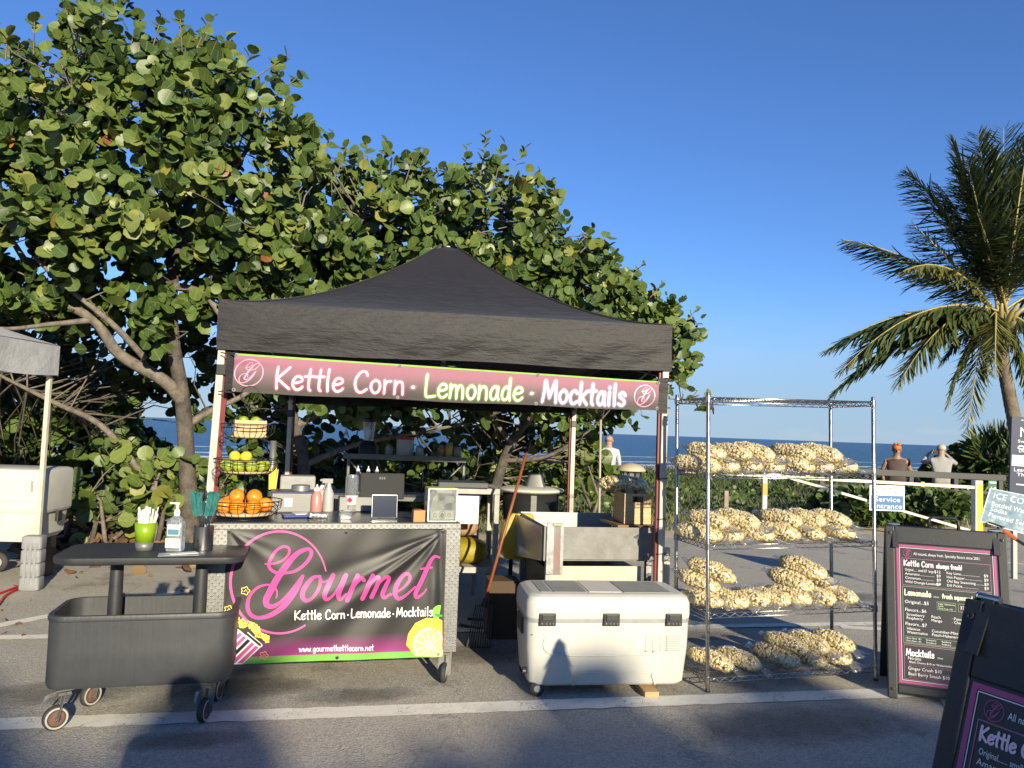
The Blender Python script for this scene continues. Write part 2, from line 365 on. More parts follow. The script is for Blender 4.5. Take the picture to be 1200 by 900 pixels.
def type_mesh(text):
    if text not in _tm:
        cu = bpy.data.curves.new('type', 'FONT'); cu.body = text; cu.size = 1.38; cu.resolution_u = 2
        o = bpy.data.objects.new('type', cu); col.objects.link(o); dg = bpy.context.evaluated_depsgraph_get()
        me = bpy.data.meshes.new_from_object(o.evaluated_get(dg))
        V = np.array([v.co[:] for v in me.vertices]) if len(me.vertices) else np.zeros((0, 3)); F = [tuple(p.vertices) for p in me.polygons]
        bpy.data.objects.remove(o); bpy.data.curves.remove(cu); bpy.data.meshes.remove(me); _tm[text] = (V, F)
    return _tm[text]
def halo_mat(name, c):
    q = NT(name); a = q.n('Attribute', attribute_name='a').outputs['Fac']; q.p.inputs['Base Color'].default_value = (*c, 1); q.p.inputs['Roughness'].default_value = .45
    tr = q.n('BsdfTransparent'); mx = q.n('MixShader'); q.l(q.math('POWER', a, 1.6), mx.inputs[0]); q.l(tr.outputs[0], mx.inputs[1]); q.l(q.p.outputs[0], mx.inputs[2]); q.l(mx.outputs[0], q.out.inputs[0])
    return q.m

# ================================================================== THE SETTING
# lot axes: the parking lot, tent and rack stand turned about 12 degrees to the view
def edge_e(x, y): return ((y - 9.3) - (x + 5.0) * .384) * .933          # metres beyond the back edge of the asphalt
def terr(x, y):
    e = edge_e(x, y)
    pts = [(-99, -.07), (-.4, -.07), (.3, .02), (3, .06), (7, .16), (12, .12), (18, -.5), (30, -1.6), (60, -2.0), (88, -2.5), (140, -4)]
    for (a, ha), (b, hb) in zip(pts, pts[1:]):
        if a <= e <= b:
            t = (e - a) / (b - a); t = t * t * (3 - 2 * t); z = ha + (hb - ha) * t; break
    else: z = -4
    if 0.5 < e < 60: z += .10 * sin(x * .9 + y * .5) * sin(y * .7 - x * .35) * min(1, e / 5)
    return z
# sandy terrain
q = NT('dune_sand'); o_ = q.obj(); n1 = q.noise(3, o_); n2 = q.noise(120, o_)
q.base(q.mix(n2, q.ramp(n1, [(.3, (.30, .24, .16)), (.7, (.46, .39, .28))]), (.40, .34, .25))); q.p.inputs['Roughness'].default_value = .95; q.bump(n2, .5, .01)
xs = np.concatenate([np.linspace(-120, -14, 22), np.linspace(-12, 34, 93), np.linspace(38, 160, 24)]); ys = np.concatenate([np.linspace(-70, 4, 12), np.linspace(5, 40, 71), np.linspace(44, 140, 33)])
V = np.array([(x, y, terr(x, y)) for y in ys for x in xs]); nx = len(xs)
F = np.array([(j * nx + i, j * nx + i + 1, (j + 1) * nx + i + 1, (j + 1) * nx + i) for j in range(len(ys) - 1) for i in range(nx - 1)])
tag(bulk('dune_ground', V, F, q.m, smooth=True), kind='structure')
# asphalt
q = NT('asphalt'); o_ = q.obj(); fine = q.noise(95, o_, 4, .85); mid = q.noise(1.7, o_, 6, .65); big = q.noise(.45, o_, 4)
vor = q.n('TexVoronoi'); vor.inputs['Scale'].default_value = 105; q.l(o_, vor.inputs[0])
cell = q.ramp(q.n('SeparateColor').outputs[0], [(0., (.20, .184, .155)), (.35, (.35, .322, .270)), (.75, (.48, .444, .375)), (1., (.60, .556, .475))])
q.l(vor.outputs['Color'], cell.node.inputs[0].links[0].from_node.inputs[0])
spk = q.ramp(fine, [(.36, (.17, .157, .136)), (.5, (.385, .357, .306)), (.64, (.58, .54, .465))])
c = q.mix(.5, cell, spk)
c = q.mix(q.ramp(mid, [(.40, .0), (.75, .5)]), c, q.mix(.5, c, (.20, .18, .145)))
c = q.mix(q.ramp(big, [(.40, .0), (.65, .4)]), c, (.47, .43, .355))
st = q.ramp(q.noise(1.1, o_, 6, .72), [(.57, .0), (.67, .75)])               # oil and drip stains
c = q.mix(st, c, q.mix(.35, (.12, .108, .088), c))
ck = q.n('TexVoronoi', feature='DISTANCE_TO_EDGE'); ck.inputs['Scale'].default_value = .5
wp = q.n('VectorMath', operation='ADD'); nzc = q.n('TexNoise'); nzc.inputs['Scale'].default_value = 2.5; nzc.inputs['Detail'].default_value = 6; q.l(o_, nzc.inputs[0]); q.l(o_, wp.inputs[0]); q.l(nzc.outputs['Color'], wp.inputs[1]); q.l(wp.outputs[0], ck.inputs[0])
crk = q.ramp(ck.outputs['Distance'], [(.002, 1.), (.006, 0.)])
c = q.mix(q.math('MULTIPLY', crk, .35), c, (.08, .072, .06))
q.base(c); q.p.inputs['Roughness'].default_value = .9; q.p.inputs['Specular IOR Level'].default_value = .12; q.bump(q.math('ADD', fine, q.math('MULTIPLY', vor.outputs['Distance'], 1.2)), .5, .008)
asph = q.m
EU = Vector((.9335, .3584, 0)); EV = Vector((-.3584, .9335, 0)); E0 = Vector((-5, 9.3, 0))
me = MB(); NN = 60; ed = [E0 + EU * (-60 + 130 * i / NN) + EV * (.10 * sin(i * 2.1) + .07 * sin(i * 5.3)) for i in range(NN + 1)]
for i in range(NN): me.add([ed[i], ed[i + 1], ed[i + 1] - EV * 75, ed[i] - EV * 75], [(0, 3, 2, 1)])
tag(me.build('parking_lot', asph), kind='structure')
# painted lines, worn and cracked, lying on the asphalt
q = NT('worn_white_paint'); o_ = q.obj(); a = q.noise(7, o_, 8, .75); b = q.noise(90, o_, 3, .8)
ck = q.n('TexVoronoi', feature='DISTANCE_TO_EDGE'); ck.inputs['Scale'].default_value = 2.6; wp = q.n('VectorMath', operation='ADD'); nzc = q.n('TexNoise'); nzc.inputs['Scale'].default_value = 6; q.l(o_, nzc.inputs[0]); q.l(o_, wp.inputs[0]); q.l(nzc.outputs['Color'], wp.inputs[1]); q.l(wp.outputs[0], ck.inputs[0])
crk = q.ramp(ck.outputs['Distance'], [(.006, 1.), (.022, 0.)])
wear = q.math('ADD', q.ramp(a, [(.5, 0.), (.75, .6)]), q.ramp(b, [(.5, 0.), (.75, .5)]))
c = q.mix(wear, (.72, .69, .60), (.44, .40, .33)); c = q.mix(q.math('MULTIPLY', crk, q.ramp(q.noise(3, o_), [(.45, .0), (.6, .6)])), c, (.10, .09, .08)); q.base(c); q.p.inputs['Roughness'].default_value = .85; q.bump(b, .4, .004)
pw = q.m
def line(pa, pb, wd, name='painted_line', z=.004):
    pa, pb = Vector(pa[:2] + (0,) if isinstance(pa, tuple) else (pa.x, pa.y, 0)), Vector((pb.x, pb.y, 0)); d = (pb - pa).normalized(); s = Vector((-d.y, d.x, 0)) * wd / 2; m = MB(); n = int((pb - pa).length / .1) + 1
    for i in range(n + 1):
        p = pa.lerp(pb, i / n); j = .006 * sin(i * 3.7) + .004 * sin(i * 9.1); k = .006 * sin(i * 2.9 + 1)
        m.v += [tuple(p - s * (1 + j / wd * 2) + Vector((0, 0, z))), tuple(p + s * (1 + k / wd * 2) + Vector((0, 0, z)))]
        if i: m.f.append((2 * i - 2, 2 * i, 2 * i + 1, 2 * i - 1)); m.mi.append(0)
    return tag(m.build(name, pw), kind='structure')
a_, b_ = H(0, 849), H(1000, 814); d_ = (b_ - a_).normalized(); line(a_ - d_ * 6, b_ + d_ * .4, .165)
a_, b_ = H(0, 733), H(200, 696); d_ = (b_ - a_).normalized(); line(a_ - d_ * 1.2, b_ + d_ * 3, .12)
a_, b_ = H(0, 748), H(560, 739); d_ = (b_ - a_).normalized(); line(a_ - d_ * 3, b_ + d_ * 7, .11, z=.008)
a_, b_ = H(1120, 827), H(1200, 838); line(a_ - (b_ - a_) * .2, b_ + (b_ - a_) * 3, .15)
a_, b_ = H(1185, 660), H(1260, 668); line(a_ - (b_ - a_) * .6, b_ + (b_ - a_) * 4, .12)
a_, b_ = H(985, 735), H(1300, 752); line(a_, b_, .11)
# damp and oily patches left on the asphalt
q = NT('damp_patch'); u_ = q.uv(); s_ = q.n('SeparateXYZ'); q.l(u_, s_.inputs[0]); rr_ = q.math('ADD', q.math('POWER', q.math('MULTIPLY', q.math('SUBTRACT', s_.outputs[0], .5), 2.), 2.), q.math('POWER', q.math('MULTIPLY', q.math('SUBTRACT', s_.outputs[1], .5), 2.), 2.))
f_ = q.math('ADD', rr_, q.math('MULTIPLY', q.math('SUBTRACT', q.noise(6, q.obj(), 6, .7), .5), 1.3)); al = q.ramp(f_, [(.10, .36), (.75, 0.)]); q.p.inputs['Base Color'].default_value = (.07, .063, .052, 1); q.p.inputs['Roughness'].default_value = .55
tr_ = q.n('BsdfTransparent'); mx_ = q.n('MixShader'); q.l(al, mx_.inputs[0]); q.l(tr_.outputs[0], mx_.inputs[1]); q.l(q.p.outputs[0], mx_.inputs[2]); q.l(mx_.outputs[0], q.out.inputs[0])
for (x, y, a, b) in ((70, 812, 1.3, .55), (285, 806, 1.2, .5), (215, 868, .8, .35), (560, 765, .9, .7), (930, 850, 1.9, .7), (1000, 700, 1.2, .6), (420, 815, .9, .35), (820, 745, 1., .5)):
    p = H(x, y); grid_mesh('damp_patch', lambda u, v: (p.x + (u - .5) * a, p.y + (v - .5) * b + (u - .5) * a * .2, .0022), 1, 1, q.m)['kind'] = 'structure'
# sea
q = NT('sea_water'); g = q.n('NewGeometry').outputs['Position']; mp = q.n('Mapping'); q.l(g, mp.inputs[0]); mp.inputs['Scale'].default_value = (.35, 1, 1)
wv = q.noise(.5, mp.outputs[0], 8, .62); sw = q.noise(.06, mp.outputs[0], 3)
sx = q.n('SeparateXYZ'); q.l(g, sx.inputs[0]); yy = sx.outputs[1]; xx = sx.outputs[0]
wob = q.math('ADD', yy, q.math('MULTIPLY', q.noise(.12, g, 4), 9.)); wob = q.math('SUBTRACT', wob, q.math('MULTIPLY', xx, .384))
def band(c0, wd): return q.math('GREATER_THAN', q.math('SUBTRACT', wd, q.math('ABSOLUTE', q.math('SUBTRACT', wob, c0))), 0.)
foam = q.math('MULTIPLY', q.math('MAXIMUM', q.math('MAXIMUM', band(95, 3.2), band(107, 1.6)), band(131, 1.1)), q.ramp(q.noise(.9, mp.outputs[0], 5), [(.38, .2), (.52, 1.)]))
cap_ = q.ramp(q.noise(.11, mp.outputs[0], 8, .8), [(.70, 0.), (.73, .5)])
foam = q.math('MAXIMUM', foam, cap_)
deep = q.mix(q.ramp(sw, [(.35, 0.), (.7, 1.)]), (.015, .058, .105), (.027, .088, .138))
q.base(q.mix(foam, deep, (.8, .82, .8))); q.p.inputs['Roughness'].default_value = .32; q.p.inputs['Specular IOR Level'].default_value = .30; q.bump(q.math('ADD', wv, sw), .9, 1.2)
xs = [-30000, -6000, -800, -200, 0, 200, 800, 6000, 30000]; ys = [62, 90, 140, 300, 900, 3000, 9000, 26000, 42000]
V = np.array([(x, y, -2.25) for y in ys for x in xs]); nx = len(xs); F = np.array([(j * nx + i, j * nx + i + 1, (j + 1) * nx + i + 1, (j + 1) * nx + i) for j in range(len(ys) - 1) for i in range(nx - 1)])
tag(bulk('sea', V, F, q.m), kind='structure')

# ------------------------------------------------------------------ foliage
q = NT('sea_grape_leaf'); tn = q.n('Attribute', attribute_name='tint').outputs['Fac']; uv = q.uv(); sx = q.n('SeparateXYZ'); q.l(uv, sx.inputs[0])
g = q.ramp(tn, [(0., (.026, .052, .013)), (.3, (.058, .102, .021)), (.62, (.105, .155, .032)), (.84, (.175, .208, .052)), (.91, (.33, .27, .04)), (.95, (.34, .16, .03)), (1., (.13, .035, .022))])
ax = q.math('ABSOLUTE', sx.outputs[0]); rib = q.math('LESS_THAN', ax, .022)
sv = q.math('FRACT', q.math('MULTIPLY', q.math('SUBTRACT', sx.outputs[1], q.math('MULTIPLY', ax, .75)), 6.)); sv = q.math('MULTIPLY', q.math('LESS_THAN', sv, .10), q.math('LESS_THAN', ax, .46))
vein = q.math('MAXIMUM', rib, q.math('MULTIPLY', sv, .55))
blot = q.ramp(q.noise(14, q.obj(), 4), [(.35, .8), (.7, 1.15)])
vm = q.n('VectorMath', operation='MULTIPLY'); q.l(g, vm.inputs[0]); q.l(blot, vm.inputs[1])
lc = q.mix(q.math('MULTIPLY', vein, .5), vm.outputs[0], (.26, .25, .10)); q.base(lc)
q.p.inputs['Roughness'].default_value = .42; q.p.inputs['Specular IOR Level'].default_value = .35
tl = q.n('BsdfTranslucent'); q.l(lc, tl.inputs[0]); mx = q.n('MixShader'); mx.inputs[0].default_value = .12; q.l(q.p.outputs[0], mx.inputs[1]); q.l(tl.outputs[0], mx.inputs[2]); q.l(mx.outputs[0], q.out.inputs[0])
leafm = q.m
q = NT('dry_leaf'); tn = q.n('Attribute', attribute_name='tint').outputs['Fac']; q.base(q.ramp(tn, [(0., (.06, .035, .02)), (.4, (.16, .08, .04)), (.7, (.26, .14, .07)), (1., (.12, .11, .04))])); q.p.inputs['Roughness'].default_value = .8; drym = q.m
bark = mat('grey_bark', (.085, .072, .058), .85, var=.6, vscale=7, bump=.9, bscale=40)
twigm = mat('pale_twig', (.14, .118, .094), .8, var=.5, vscale=14)
LT_Y = np.array([0, .16, .46, .78, .97]); LT_W = np.array([.10, .40, .53, .42, .12])
def norm(a): return a / (np.linalg.norm(a, axis=-1, keepdims=True) + 1e-9)
def leaf_arrays(base, dirs, nrm, size, tint, shape=(1., 1.), fold=.18, curl=.12):
    """base point, growth direction, face normal, length and tint of each leaf -> vertex and face arrays"""
    n = len(base); d = norm(dirs); nn = nrm - d * (nrm * d).sum(1, keepdims=True); nn = norm(nn); sd = np.cross(d, nn)
    V = []; U = []
    fo = fold + .22 * rng.random((n, 1)) - .08; cu = curl * (rng.random((n, 1)) * 2 - .5)
    for y, wd in zip(LT_Y, LT_W):
        for sgn in (-1, 0, 1):
            V.append(base + size[:, None] * (d * y * shape[1] + sd * (sgn * wd * shape[0]) + nn * (abs(sgn) * wd * shape[0] * fo - cu * y * y))); U.append((sgn * wd, y))
    V = np.stack(V, 1).reshape(-1, 3); k = len(LT_Y); F = []
    for r in range(k - 1):
        for c in (0, 1): F.append((r * 3 + c, r * 3 + c + 1, r * 3 + c + 4, r * 3 + c + 3))
    F = (np.array(F)[None] + (np.arange(n) * 3 * k)[:, None, None]).reshape(-1, 4)
    return V, F, np.repeat(tint, 3 * k), np.tile(np.array(U), (n, 1))
def inpoly(x, y, P):
    c = np.zeros(len(x), bool); n = len(P)
    for i in range(n):
        (x1, y1), (x2, y2) = P[i], P[(i + 1) % n]
        k = ((y1 > y) != (y2 > y)) & (x < (x2 - x1) * (y - y1) / ((y2 - y1) if y2 != y1 else 1e-9) + x1); c ^= k
    return c
def edged(x, y, P):
    d = np.full(len(x), 1e9); n = len(P)
    for i in range(n):
        a = np.array(P[i], float); b = np.array(P[(i + 1) % n], float); ab = b - a; t = np.clip(((x - a[0]) * ab[0] + (y - a[1]) * ab[1]) / (ab @ ab + 1e-9), 0, 1)
        d = np.minimum(d, np.hypot(x - a[0] - t * ab[0], y - a[1] - t * ab[1]))
    return d
CMn = np.array(CM); SUNn = np.array(SUN)
def unproj(x, y, Y):
    d = np.stack([(x - 600) / FPX, -(y - 450) / FPX, -np.ones_like(x)], 1) @ CMn.T; return np.array([0, 0, CH]) + d * (Y / d[:, 1])[:, None]
def sample_poly(P, n, dc, th, soft=110., front=.0):
    xs = [p[0] for p in P]; ys = [p[1] for p in P]; X = []; Y = []
    while len(X) < n:
        x = rng.uniform(min(xs), max(xs), 4 * n); y = rng.uniform(min(ys), max(ys), 4 * n); k = inpoly(x, y, P); X += list(x[k]); Y += list(y[k])
    x = np.array(X[:n]); y = np.array(Y[:n]); f = np.sqrt(np.clip(edged(x, y, P) / soft, .04, 1))
    u = rng.uniform(-1, 1, n); u = np.where(rng.random(n) < front, -np.abs(u) ** .35, u)
    return unproj(x, y, dc + u * th * f)
def clumped(P, K, per, dc, th, soft, back, bth=.6):
    """foliage gathered in clumps at the branch ends, with a looser layer deeper in"""
    A = sample_poly(P, K, dc, th, soft=soft, front=.55); A = np.repeat(A, per, 0) + rng.normal(0, .17, (K * per, 3)) * (1, .8, .8)
    return np.concatenate([A, sample_poly(P, back, dc + 1.1, bth, soft=soft)])
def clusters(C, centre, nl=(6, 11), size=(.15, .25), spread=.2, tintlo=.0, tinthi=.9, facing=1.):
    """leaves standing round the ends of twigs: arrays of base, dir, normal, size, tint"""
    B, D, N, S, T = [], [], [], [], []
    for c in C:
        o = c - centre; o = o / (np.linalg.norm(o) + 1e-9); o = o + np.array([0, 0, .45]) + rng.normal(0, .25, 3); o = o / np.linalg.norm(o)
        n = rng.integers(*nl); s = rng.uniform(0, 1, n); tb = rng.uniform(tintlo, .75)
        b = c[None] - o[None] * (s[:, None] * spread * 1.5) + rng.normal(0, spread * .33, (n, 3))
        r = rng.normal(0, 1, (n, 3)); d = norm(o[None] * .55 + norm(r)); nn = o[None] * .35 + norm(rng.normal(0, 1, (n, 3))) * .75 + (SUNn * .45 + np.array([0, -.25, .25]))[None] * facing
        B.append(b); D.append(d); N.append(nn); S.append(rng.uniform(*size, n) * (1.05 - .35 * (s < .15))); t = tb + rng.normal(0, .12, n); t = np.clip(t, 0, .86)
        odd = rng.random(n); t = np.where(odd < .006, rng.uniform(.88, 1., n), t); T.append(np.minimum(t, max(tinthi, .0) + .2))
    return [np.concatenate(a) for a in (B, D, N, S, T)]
_lv = {}
def leaf_variant(k):
    if k not in _lv:
        V, F, t, U = leaf_arrays(np.zeros((1, 3)), np.array([[0, 1., 0]]), np.array([[0, 0, 1.]]), np.ones(1), np.array([[.1, .3, .45, .6, .75, .84, .92, .97][k % 8]]), shape=(1 + .1 * (k % 3 - 1), 1))
        o = bulk('leaf', V, F, leafm, tint=t, uv=U, smooth=True); _lv[k] = o.data; bpy.data.objects.remove(o)
    return _lv[k]
def tree(name, label, cat, base, branches, parts, n_single=100, group=None, view=True):
    """branches: polylines of (point, radius); parts: leaf arrays. The leaves that show largest are objects of their own."""
    root = thing(name, label, cat, base, 0, group); bl = Vector(base); off = np.array(base)
    m = MB()
    for br in branches[:1]:
        m.tube([Vector(p) - bl for p, r in br], [r for p, r in br], 10)
    m.build('trunk', bark, root, smooth=True)
    m = MB()
    for br in branches[1:]: m.tube([Vector(p) - bl for p, r in br], [r for p, r in br], 7 if br[0][1] > .02 else 4, cap=False)
    m.build('branches', [twigm], root, smooth=True)
    B, D, N, S, T = [np.concatenate([p[i] for p in parts]) for i in range(5)]
    if n_single:
        dv = B - np.array([0, 0, CH]); dist = np.linalg.norm(dv, axis=1); px = np.abs(dv[:, 0] / dv[:, 1]); vis = (px < .66) & (dv[:, 2] / dv[:, 1] < .56) & (dv[:, 2] > -.6)
        score = S / dist * np.where(vis, 1, 0) * rng.uniform(.6, 1, len(S)); idx = np.argsort(-score)[:n_single]
        keep = np.ones(len(B), bool); keep[idx] = False
        for i in idx:
            d = Vector(D[i]).normalized(); nn = Vector(N[i]); nn = (nn - d * nn.dot(d)).normalized(); sd = d.cross(nn)
            M = Matrix((sd, d, nn)).transposed().to_4x4(); M.translation = Vector(B[i]) - bl; k = int(min(5, T[i] * 6.5)) if T[i] < .87 else (6 if T[i] < .94 else 7)
            o = link('leaf', leaf_variant(k), root); o.matrix_local = M @ Matrix.Scale(float(S[i]), 4)
        B, D, N, S, T = (a[keep] for a in (B, D, N, S, T))
    V, F, t, U = leaf_arrays(B - off, D, N, S, T); tag(bulk('crown', V, F, leafm, root, tint=t, uv=U, smooth=True), kind='stuff')
    return root
def pl(*a): return [(at(x, y, Y), r) for x, y, Y, r in a]
def twigs(C, skel, n=1., r0=.011):
    """thin branches from the nearest limb to the cluster"""
    S = np.array([p for br in skel for p, r in br]); out = []
    Sd = [np.array(br_p) for br_p in S]
    for c in C:
        if rng.random() > n: continue
        w = np.linalg.norm(S - c, axis=1) + rng.uniform(0, .5, len(S)) + np.maximum(0, S[:, 2] - c[2]) * .6; a = S[np.argmin(w)]
        if np.linalg.norm(a - c) > 3.2: a = c + (a - c) / np.linalg.norm(a - c) * rng.uniform(.8, 2.2)
        m = (a + c) / 2 + rng.normal(0, .13, 3); m2 = a * .25 + c * .75 + rng.normal(0, .07, 3)
        out.append([(a, r0 * 1.6), (m, r0 * 1.2), (m2, r0 * .8), (c, r0 * .45)])
    return out
def densify(br, k=6):
    br = [(p, r * .8) for p, r in br]
    out = []
    for (p, r), (p2, r2) in zip(br, br[1:]):
        for i in range(k): t = i / k; out.append((Vector(p).lerp(Vector(p2), t), r + (r2 - r) * t))
    out.append(br[-1]); q = [(tuple(p), r) for p, r in out]
    P = crspline([(*p, r) for p, r in br], k); return [(Vector(p[:3]), p[3]) for p in P]

def sprigs(L, Y, size=(.11, .17)):
    """upright shoots that break the outline of a crown: leaves stacked along a short stem"""
    B, D, N, S, T, st = [], [], [], [], [], []
    for (x, y, ln, lean) in L:
        b = np.array(at(x, y, Y + rng.uniform(-.4, .4))); h = ln / FPX * Y; ax = np.array([lean, rng.normal(0, .2), 1.]); ax = ax / np.linalg.norm(ax); st.append([(Vector(b - ax * .25), .009), (Vector(b + ax * h * .5), .007), (Vector(b + ax * h), .004)])
        n = max(4, int(h / .055)); tb = rng.uniform(.3, .8)
        for k in range(n):
            a = k * 2.4 + rng.uniform(0, 1); sd = np.array([cos(a), sin(a), 0.]); B.append(b + ax * h * k / n); D.append(sd * .8 + ax * .75 + rng.normal(0, .15, 3)); N.append(ax * .6 - sd * .5 + rng.normal(0, .35, 3) + SUNn * .4); S.append(rng.uniform(*size) * (1 - .35 * k / n)); T.append(np.clip(tb + rng.normal(0, .12), 0, .86))
    return [np.array(q_) for q_ in (B, D, N, S, T)], st
# --- the big sea grape on the left
trunkA = densify(pl((224, 640, 9.5, .15), (220, 560, 9.5, .13), (214, 470, 9.5, .115), (203, 400, 9.4, .10), (201, 335, 9.3, .095), (212, 290, 9.3, .085), (222, 235, 9.2, .06), (240, 180, 9.2, .04), (250, 110, 9.2, .02)))
limbs = [densify(pl(*l)) for l in (
    [(214, 470, 9.5, .11), (192, 446, 9.3, .10), (140, 415, 9.1, .085), (110, 375, 8.9, .075), (58, 345, 8.8, .055), (20, 290, 8.7, .035), (-20, 230, 8.7, .02)],
    [(203, 335, 9.3, .07), (240, 345, 9.1, .055), (262, 372, 9.0, .04), (300, 385, 9.0, .025)],
    [(212, 290, 9.3, .06), (262, 295, 9.1, .045), (310, 275, 9.0, .032), (362, 264, 9.0, .018)],
    [(201, 335, 9.3, .06), (150, 300, 9.0, .045), (95, 240, 8.8, .03), (70, 150, 8.7, .02), (100, 60, 8.7, .01)],
    [(222, 235, 9.2, .05), (170, 180, 9.0, .035), (140, 110, 9.0, .02)], [(222, 235, 9.2, .05), (280, 190, 9.1, .035), (310, 120, 9.1, .018)],
    [(110, 375, 8.9, .05), (60, 380, 8.7, .035), (0, 385, 8.7, .028), (-60, 370, 8.8, .015)],
    [(75, 262, 8.7, .02), (50, 215, 8.7, .014), (62, 160, 8.8, .01)],
    [(40, 300, 8.7, .03), (70, 330, 8.7, .03), (130, 378, 8.8, .045), (170, 420, 9.1, .05)],
    [(205, 600, 9.6, .08), (170, 560, 9.5, .06), (120, 500, 9.6, .05), (60, 470, 9.8, .04), (-20, 430, 9.8, .02)],
    [(216, 500, 9.6, .07), (250, 480, 9.8, .05), (290, 460, 9.9, .04), (330, 420, 10, .025)])]
PA = [(-170, 70), (-60, 50), (-5, 48), (30, 40), (60, 18), (100, -8), (135, 10), (150, 30), (190, 40), (235, 34), (268, 62), (305, 74), (348, 84), (330, 112), (352, 150), (372, 180), (372, 250), (350, 335), (262, 350), (200, 385), (120, 400), (60, 372), (-170, 380)]
CA = clumped(PA, 210, 4, 9.3, 1.35, 110., 520); cenA = unproj(np.array([150.]), np.array([300.]), np.array([9.9]))[0]
PAl = [(-170, 380), (60, 372), (150, 400), (262, 350), (275, 470), (225, 500), (195, 460), (160, 475), (165, 560), (120, 600), (80, 625), (-170, 640)]
CAl = sample_poly(PAl, 560, 12.0, 1.0)
skA = [trunkA] + limbs
spA, stA = sprigs([(8, 52, 26, -.2), (40, 38, 22, .1), (72, 20, 30, 0), (92, 8, 26, .1), (122, 2, 22, .1), (160, 32, 22, .1), (184, 38, 28, .1), (212, 36, 26, -.1), (240, 36, 24, .3), (262, 60, 26, .3), (290, 72, 22, .5), (318, 78, 30, .9), (340, 98, 22, 1.2), (335, 125, 22, 1.), (352, 158, 24, .8)], 9.2, (.13, .19))
tree('sea_grape_tree', 'tall sea grape tree left of the black canopy with pale crooked limbs', 'tree', H(224, 642), skA + stA + twigs(CA, skA, .22, .008) + twigs(CAl, skA, .35, .008),
     [spA] + [clusters(CA, cenA, (7, 12), (.095, .188), .15), clusters(CAl, cenA, (6, 10), (.13, .2), tinthi=.2)], 240, 'sea grape trees behind the stall')  # low leaves capped at dark tints, painting in the shade under the crown
# --- the one behind the canopy
trunkB = densify(pl((352, 620, 10.4, .12), (356, 545, 10.4, .10), (346, 500, 10.4, .09), (335, 440, 10.3, .08), (350, 380, 10.2, .07), (390, 310, 10.2, .05), (430, 250, 10.2, .03)))
limbB = [densify(pl(*l)) for l in ([(346, 500, 10.4, .07), (400, 470, 10.5, .05), (470, 430, 10.5, .035), (540, 330, 10.4, .02), (570, 230, 10.4, .012)],
    [(350, 380, 10.2, .05), (420, 360, 10.0, .035), (500, 280, 10.0, .02)], [(340, 470, 10.3, .05), (300, 430, 10.1, .04), (260, 380, 9.9, .02)],
    [(356, 545, 10.4, .06), (420, 520, 10.6, .045), (500, 505, 10.8, .035), (575, 490, 10.8, .02)])]
PB = [(340, 140), (372, 160), (392, 186), (418, 176), (445, 188), (470, 190), (505, 210), (530, 205), (562, 178), (600, 190), (625, 220), (650, 262), (660, 420), (660, 478), (500, 486), (330, 470), (320, 400)]
CB = clumped(PB, 130, 4, 10.3, 1.1, 90., 420); cenB = unproj(np.array([480.]), np.array([370.]), np.array([10.9]))[0]
PBl = [(262, 400), (330, 400), (600, 430), (640, 500), (600, 560), (520, 600), (360, 610), (300, 600), (262, 560)]
CBl = sample_poly(PBl, 250, 12.4, .9)
skB = [trunkB] + limbB
spB, stB = sprigs([(384, 172, 26, .2), (402, 182, 20, .2), (428, 180, 24, .1), (450, 186, 26, .1), (480, 198, 22, .3), (494, 206, 34, .1), (512, 208, 24, .2), (545, 196, 30, .1), (566, 184, 32, .1), (586, 188, 28, .2), (604, 194, 30, .5), (620, 215, 26, .8)], 10.2)
tree('sea_grape_tree', 'sea grape tree rising behind the peak of the black canopy', 'tree', H(352, 622), skB + stB + twigs(CB, skB, .22, .008) + twigs(CBl, skB, .35, .008),
     [spB] + [clusters(CB, cenB, (7, 12), (.10, .185), .15), clusters(CBl, cenB, (6, 10), (.12, .19), tinthi=.2)], 160, 'sea grape trees behind the stall')  # under-crown leaves get darker tints that stand in for the low light
# --- the right end of the row
trunkC = densify(pl((575, 600, 11.2, .11), (590, 540, 11.2, .09), (612, 500, 11.1, .08), (640, 470, 11.0, .06), (690, 420, 10.9, .045), (740, 395, 10.8, .03), (800, 400, 10.7, .012)))
limbC = [densify(pl(*l)) for l in ([(612, 500, 11.1, .06), (650, 440, 11.0, .045), (660, 350, 10.9, .03), (650, 270, 10.9, .015)], [(640, 470, 11.0, .05), (690, 470, 10.6, .04), (730, 452, 10.5, .03), (790, 455, 10.4, .012)],
    [(590, 540, 11.2, .05), (640, 535, 10.9, .035), (690, 505, 10.6, .02), (715, 480, 10.4, .01)], [(600, 520, 11.1, .05), (560, 470, 11.1, .03), (530, 440, 11.1, .02)],
    [(740, 460, 10.4, .02), (790, 468, 10.2, .014), (835, 472, 10.1, .008)])]
PC = [(600, 205), (632, 222), (655, 262), (692, 280), (712, 312), (742, 318), (760, 345), (790, 362), (818, 378), (822, 415), (806, 440), (785, 420), (740, 455), (690, 488), (600, 490), (580, 420)]
CC = clumped(PC, 105, 4, 10.6, .9, 80., 260); cenC = unproj(np.array([660.]), np.array([420.]), np.array([11.2]))[0]
PCl = [(560, 470), (680, 480), (740, 470), (735, 500), (690, 520), (720, 545), (700, 575), (600, 590), (550, 560)]
CCl = sample_poly(PCl, 130, 12.3, .6); CCx = unproj(np.array([800., 812, 826, 806, 835, 768, 742, 752]), np.array([458., 466, 470, 446, 474, 470, 474, 486]), np.full(8, 10.2))
skC = [trunkC] + limbC
